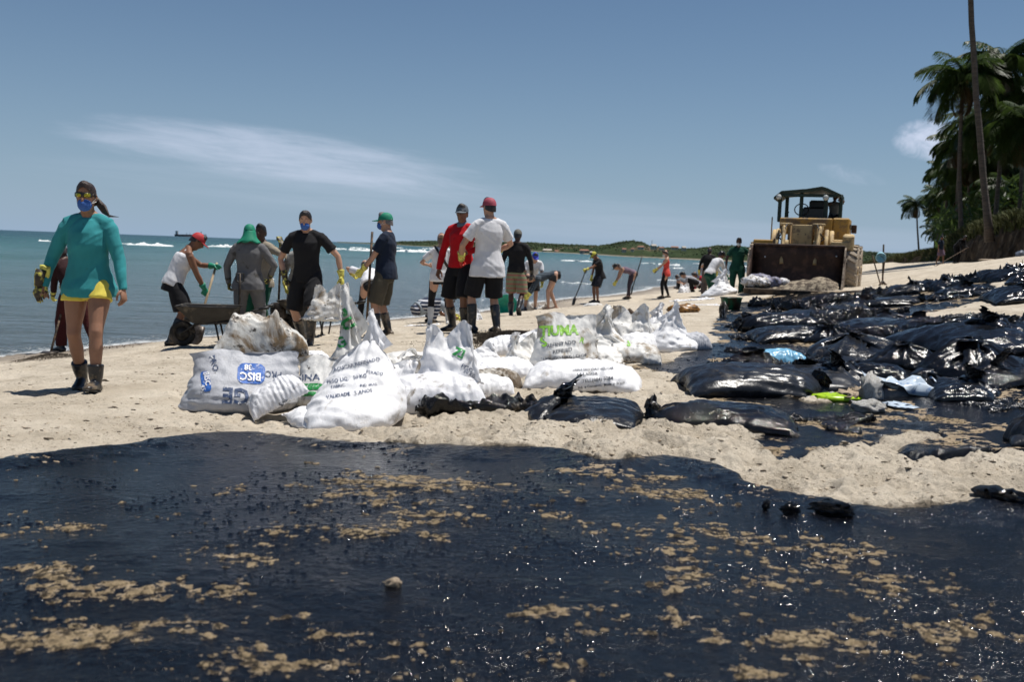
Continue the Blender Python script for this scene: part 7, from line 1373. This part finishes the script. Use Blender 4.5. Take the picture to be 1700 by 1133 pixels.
    rows = [('shiny black bag with upright torn flap below the sand island', 1400, 536, 120, 14.2, 'flat', 2.4, b3), ('glossy black bag crumpled against the torn flap', 1452, 530, 110, 14.8, 'knot2', .8, b3), ('thin dark bag lying left of the sand island', 1500, 538, 110, 13.9, 'flat', .9, b1),
            ('black bag directly below the right wheel of the loader', 1392, 512, 92, 18.0, 'slack', .95, b1), ('black oily heap left of the bag below the wheel', 1330, 505, 92, 20.0, 'flat', 1.5, b3), ('small black bag in front of the loader bucket', 1276, 500, 64, 22.5, 'flat', 1.2, b3), ('pale dusty bag edge in front of the loader bucket', 1342, 498, 84, 21.5, 'crumple', .7, w1),
            ('low black bag right of the shovels stuck in the sand', 1502, 488, 78, 22.0, 'knot2', .85, b1), ('black bag with a round dark knob right of the shovels', 1556, 488, 80, 21.8, 'slack', 1.2, b0), ('black bag behind the one with the round knob', 1586, 480, 74, 23.5, 'flat', 1.4, b0),
            ('bag pair end at the far right below the dune', 1660, 478, 92, 22.5, 'slack', 1.3, b0), ('large black bag at the far right edge beyond the sand island', 1688, 512, 116, 16.8, 'knot2', 1.3, b0), ('black strip bag between shovels and far right heap', 1622, 494, 100, 19.0, 'flat', .8, b1), ('slack bag lying beyond the sand island', 1470, 502, 110, 18.8, 'long', .8, b1),
            ('small black bag by the tar-smeared white rag', 1250, 546, 66, 14.5, 'flat', .9, b3), ('flat bag between the pale blue bag and the dusty one', 1240, 580, 60, 11.2, 'flat', .8, b3), ('crumpled black bag under the loader\'s right wheel track', 1436, 492, 74, 21.0, 'flat', 1.2, b0), ('shiny heap right of the puffed black bag', 1368, 548, 90, 13.2, 'flat', 1.6, b3),
            ('small dark bag tucked behind the smooth white sacks', 800, 588, 60, 11.0, 'flat', .9, b0), ('oily bag at the upper edge of the big pleated bag', 1530, 574, 100, 11.2, 'flat', 1.5, b3), ('narrow bag at the right edge beyond the big black bag', 1680, 566, 90, 11.4, 'slack', .9, b0), ('black heap at the right edge on the sand slope', 1690, 470, 60, 24, 'flat', 1.8, b0)]
    SC = [('in the oil below the smooth dull bag', 1268, 700, 120, 6.9, 16), ('left of the sand tongue in the pool', 1396, 716, 90, 6.6, 12), ('left of the light blue bag', 1206, 600, 70, 9.9, 16), ('right of the light blue bag', 1330, 590, 90, 10.2, 14), ('left of the big glossy pleated bag', 1520, 610, 110, 9.6, 20), ('between the round grey-black bag and the big back bag', 1452, 575, 90, 11.0, 18), ('left of the low dusty bag', 1236, 560, 60, 12.6, 14),
          ('behind the shiny puffed bag', 1345, 530, 80, 15.0, 18), ('left of the upright torn flap', 1420, 520, 90, 16.2, 22), ('nearest to the green bucket', 1300, 515, 70, 18.0, 14), ('at the left tip of the sand island', 1475, 520, 80, 16.5, 16), ('on the upper edge of the sand island', 1540, 500, 80, 19.0, 12), ('right of the bag with the round knob', 1620, 478, 70, 23.5, 14), ('behind the low bag right of the planted poles', 1530, 478, 60, 24.5, 12),
          ('at the foot of the planted poles', 1460, 484, 60, 23.5, 14), ('right under the loader wheel', 1390, 496, 60, 21.5, 12), ('over the top of the big glossy pleated bag', 1560, 600, 90, 9.8, 20), ('right of the arched bag', 1690, 640, 80, 8.8, 20), ('under the left end of the smooth dull bag', 1250, 640, 60, 8.9, 14), ('in front of the round grey-black bag', 1350, 610, 60, 9.5, 16), ('at the right edge, above the glossy pleated bag', 1660, 600, 80, 9.9, 22), ('on the near edge of the sand island', 1600, 530, 80, 14.5, 14), ('right of the long oily bag', 1390, 700, 110, 7.0, 14)]
    for i, (lab, px, py, w, d, h_) in enumerate(SC): Bk('crumpled scrap of black plastic ' + lab, 'flat', px, py, w, b3 if i % 3 else b1, d=d, yaw=i * 1.3, h=h_, ds=.7, crump=.8, seed=60 + i, warp=.08, dz=.01)
    more = [('knot', 'wrinkled black bag behind the smooth dull one, left half in shadow', 1250, 616, 130, 9.6, 34, b3), ('slack', 'limp black bag pressed between the two nearest smooth ones', 1330, 640, 130, 8.7, 30, b0), ('knot', 'black bag with star-like pleats behind the fine-pleated one', 1500, 606, 130, 9.9, 38, b0), ('knot2', 'black bag squeezed between the glossy one and the arched one', 1660, 652, 130, 8.6, 34, b3), ('slack', 'limp black bag on top of the back row at the right edge', 1690, 590, 130, 10.6, 40, b0),
            ('knot', 'pleated bag half under the tall folded crest', 1560, 570, 140, 11.4, 34, b0), ('slack', 'flattened black bag left of the tall folded crest', 1520, 548, 130, 12.8, 26, b3), ('knot', 'small pleated bag right of the low dusty one', 1376, 566, 100, 12.0, 26, b0), ('long', 'thin long bag lying behind the round grey-black one', 1440, 544, 130, 13.3, 22, b0), ('knot', 'pleated black bag left of the puffed shiny one', 1240, 530, 70, 15.2, 20, b3), ('slack', 'limp bag between the puffed one and the loader', 1340, 520, 100, 16.8, 20, b0),
            ('knot', 'small pleated bag in the middle of the far rows', 1430, 505, 80, 19.0, 18, b0), ('long', 'thin bag along the front of the loader', 1370, 490, 80, 23.5, 12, b3), ('slack', 'far bag on the slope above the sand island', 1590, 492, 80, 20.0, 16, b0), ('knot', 'far pleated bag at the right edge of the slope', 1700, 484, 80, 20.8, 20, b0), ('slack', 'limp bag just left of the arched one', 1530, 660, 90, 8.4, 22, b3)]
    for i, (key, lab, px, py, w, d, h_, m) in enumerate(more): Bk(lab, key, px, py, w, m, d=d, yaw=[.3, 2.6, -.4, 1.9, 3.3][i % 5], h=h_, seed=110 + i, warp=.06, tuft=[.07, .10, .05, .12][i % 4], neck_mat=b3, dz=.01)
    for i, (lab, px, py, w, d, key, hs, m) in enumerate(rows): Bk(lab, key, px, py, w, m, d=d, yaw=[.1, -.3, .4, 2.9, .2, -.15][i % 6], crump=.8 if key in ('flat', 'crumple') else 0, h=hs * {'slack': 20, 'flat': 16, 'crumple': 12, 'long': 20, 'knot2': 26}[key], seed=20 + i, warp=.05, **({} if 'tie' else {}))
    lb = simple('blue_plastic', (.16, .38, .55), .3, .2, 5, dirt=OILD, dirt_amt=.15, bump=.006, bscale=16)
    bag('blue_bag', 'light blue plastic bag lying between the black bags', 'plastic bag', 'lie', 1292, 600, 100, lb, d=9.9, yaw=.2, h=36, seed=4, warp=.03)
    return out
def held_sack():
    """slack sack hanging from the hand of the man in black T-shirt"""
    p = P(563, 470, 12.6); g = bz(p.x, p.y); Gd, _, _k = PROTO['tent']; Gd = Gd.copy(); k = (p.z - g) / Gd[..., 2].max(); top = Gd.reshape(-1, 3)[Gd[..., 2].argmax()]; 
    Gd = Gd - np.array([top[0], top[1], 0]); Gd *= k; Gd[..., 0] = Gd[..., 0] * .62 - .10 * (1 - Gd[..., 2] / (p.z - g)); Gd[..., 1] *= .5; Gd[..., 2] = Gd[..., 2] * .62 + (p.z - g) * .38
    root = empty('sack', (p.x, p.y, g), 0, 'slack pale sack hanging from the yellow glove of the man in black T-shirt', 'sack', GW); obj('sack_body', half_mesh('sack_body', Gd, 0, Gd.shape[0]), SM[1], root, smooth=None); return root
SACKS = build_bags(); print('bags', time.time() - T0)
# ---------------------------------------------------------------- printing on the sacks
def ink(name, c): return simple(name, c, .6, .25, 30, dirt=(.7, .7, .7), dirt_amt=.18, dscale=40)
INK = dict(navy=ink('navy_ink', (.035, .06, .13)), blue=ink('blue_ink', (.03, .12, .42)), green=ink('green_ink', (.02, .26, .06)), lime=ink('lime_ink', (.22, .48, .05)), white=ink('white_ink', (.75, .75, .76)), dark=ink('dark_ink', (.05, .06, .08)))
def bvh_of(root):
    V, F, n = [], [], 0
    for ch in root.children:
        if ch.name.startswith(('sack_body', 'body', 'shirt')):
            m = root.matrix_basis @ ch.matrix_basis; me = ch.data; V += [m @ v.co for v in me.vertices]; F += [[i + n for i in p.vertices] for p in me.polygons]; n += len(me.vertices)
    return BVHTree.FromPolygons(V, F)
def stamp(root, bvh, bm, cx, cy, size, rot, col, name, lift=.004, sx=1.):
    """lay flat print on the cloth round the point seen at pixel cx,cy"""
    ca, sa = math.cos(R(rot)), math.sin(R(rot)); inv = root.matrix_basis.inverted(); last = None; bad = []
    for v in bm.verts:
        u_, w_ = v.co.x * size * sx, v.co.y * size; px, py = cx + u_ * ca - w_ * sa, cy - (u_ * sa + w_ * ca)
        hit = bvh.ray_cast(CAM, ray(px, py)); 
        if hit[0] is None: bad.append(v); continue
        nn = hit[1]; 
        if nn.dot(ray(px, py)) > 0: nn = -nn
        v.co = inv @ (hit[0] + nn * lift)
    bmesh.ops.delete(bm, geom=bad, context='VERTS')
    if len(bm.faces): obj(name, bm, INK[col], root, smooth=False)
    else: bm.free()
def text_bm(t, bold=0.):
    cu = bpy.data.curves.new('t', 'FONT'); cu.body = t; cu.size = 1; cu.align_x = 'CENTER'; cu.align_y = 'CENTER'; cu.resolution_u = 2; cu.offset = bold; o = bpy.data.objects.new('t', cu); C.objects.link(o); dg = bpy.context.evaluated_depsgraph_get(); me = bpy.data.meshes.new_from_object(o.evaluated_get(dg)); bpy.data.objects.remove(o); bm = bmesh.new(); bm.from_mesh(me)
    bmesh.ops.triangulate(bm, faces=bm.faces); 
    for _ in range(2): bmesh.ops.subdivide_edges(bm, edges=[e for e in bm.edges if e.calc_length() > .16], cuts=1, use_grid_fill=False); bmesh.ops.triangulate(bm, faces=bm.faces)
    return bm
def word(root, bvh, t, cx, cy, size, rot=0., col='navy', sx=1., bold=.012, lift=.005): stamp(root, bvh, text_bm(t, bold), cx, cy, size, rot, col, 'printed_word', lift, sx)
def patch(root, bvh, cx, cy, w, h, rot, col, name='printed_panel', lift=.0035, rad=.35):
    bm = bmesh.new(); nx, ny = 14, 9; V = []
    for j in range(ny):
        row = []
        for i in range(nx):
            u_, v_ = i / (nx - 1) * 2 - 1, j / (ny - 1) * 2 - 1; k = 1 - rad * .5 * (abs(v_) ** 6); row.append(bm.verts.new((u_ * w / 2 * k, v_ * h / 2 * (1 - rad * .5 * abs(u_) ** 6), 0)))
        V.append(row)
    for a, b in zip(V, V[1:]):
        for i in range(nx - 1): bm.faces.new((a[i], a[i + 1], b[i + 1], b[i]))
    stamp(root, bvh, bm, cx, cy, 1., rot, col, name, lift)
def print_sacks():
    r = SACKS['A']; b = bvh_of(r)
    patch(r, b, 417, 621, 46, 34, -3, 'blue'); word(r, b, 'BISC', 416, 626, 18, 177, 'white', bold=.03, lift=.009); word(r, b, '38', 412, 611, 13, 177, 'white', bold=.03, lift=.009); word(r, b, 'PRO', 453, 622, 15, 174, 'navy'); word(r, b, 'GE', 392, 657, 36, 176, 'navy', bold=.03)
    patch(r, b, 342, 634, 34, 15, -80, 'blue'); word(r, b, 'BISC', 344, 630, 12, -80, 'white', bold=.03, lift=.009); word(r, b, '45', 338, 645, 9, -80, 'white', lift=.009); word(r, b, 'PRO', 355, 604, 14, -72, 'navy')
    r = SACKS['D']; b = bvh_of(r); word(r, b, 'USINA', 506, 628, 14, 2, 'navy', sx=1.25); patch(r, b, 513, 643, 46, 11, 3, 'green'); patch(r, b, 508, 655, 36, 7, 3, 'green')
    r = SACKS['E']; b = bvh_of(r); word(r, b, 'AÇÚCAR REFINADO', 592, 606, 8.5, 14, 'navy'); word(r, b, 'PEKADO', 622, 620, 7, -8, 'navy'); word(r, b, 'PESO LIQ.   50 KG', 576, 630, 8.5, 10, 'navy'); word(r, b, 'FABRIC.', 562, 642, 7, 9, 'navy'); word(r, b, 'VALIDADE   2 ANOS', 580, 655, 8.5, 9, 'navy'); word(r, b, 'IND. BRAS.', 612, 640, 6, 5, 'navy')
    r = SACKS['F']; b = bvh_of(r); word(r, b, 'A', 556, 512, 26, 10, 'green', bold=.05); word(r, b, 'RU', 572, 532, 27, -58, 'green', bold=.05); word(r, b, 'G', 566, 570, 24, 30, 'green', bold=.04); word(r, b, 'USINA', 560, 544, 8, -70, 'navy')
    r = SACKS['H']; b = bvh_of(r); word(r, b, 'ZI', 762, 587, 20, -25, 'green', bold=.04); word(r, b, 'PESO', 775, 612, 9, -28, 'navy'); word(r, b, '50 KG', 779, 621, 8, -28, 'navy')
    r = SACKS['K']; b = bvh_of(r); word(r, b, 'TIUMA', 928, 550, 22, 2, 'lime', bold=.05, sx=.95); word(r, b, 'S', 903, 569, 22, 20, 'lime', bold=.03); word(r, b, 'R', 966, 566, 13, -20, 'lime'); word(r, b, 'REFINTADO', 932, 572, 9, 8, 'dark'); word(r, b, 'REFINED', 934, 583, 8.5, 10, 'dark'); word(r, b, 'LIQUIDO 50KG | CROP', 938, 594, 7, 6, 'dark')
    r = SACKS['L']; b = bvh_of(r); word(r, b, 'LA LAGOA', 975, 622, 7, 3, 'dark'); word(r, b, 'USINA SAO JOAO ACUCAR', 985, 614, 5.5, 3, 'dark'); word(r, b, 'TELL(084) 3284', 992, 631, 8, 6, 'dark'); word(r, b, 'Ind. e Comercio  Made in Brazil', 998, 640, 6, 6, 'dark')
    r = SACKS['M']; b = bvh_of(r); word(r, b, 'REF', 1012, 574, 8, -6, 'dark'); word(r, b, 'S', 1044, 571, 14, -8, 'lime', bold=.04); word(r, b, '50 KG', 1016, 582, 6, -6, 'dark')
    r = SACKS['C']; b = bvh_of(r); word(r, b, 'SAL', 470, 668, 10, 50, 'dark')
print_sacks(); print('print', time.time() - T0)
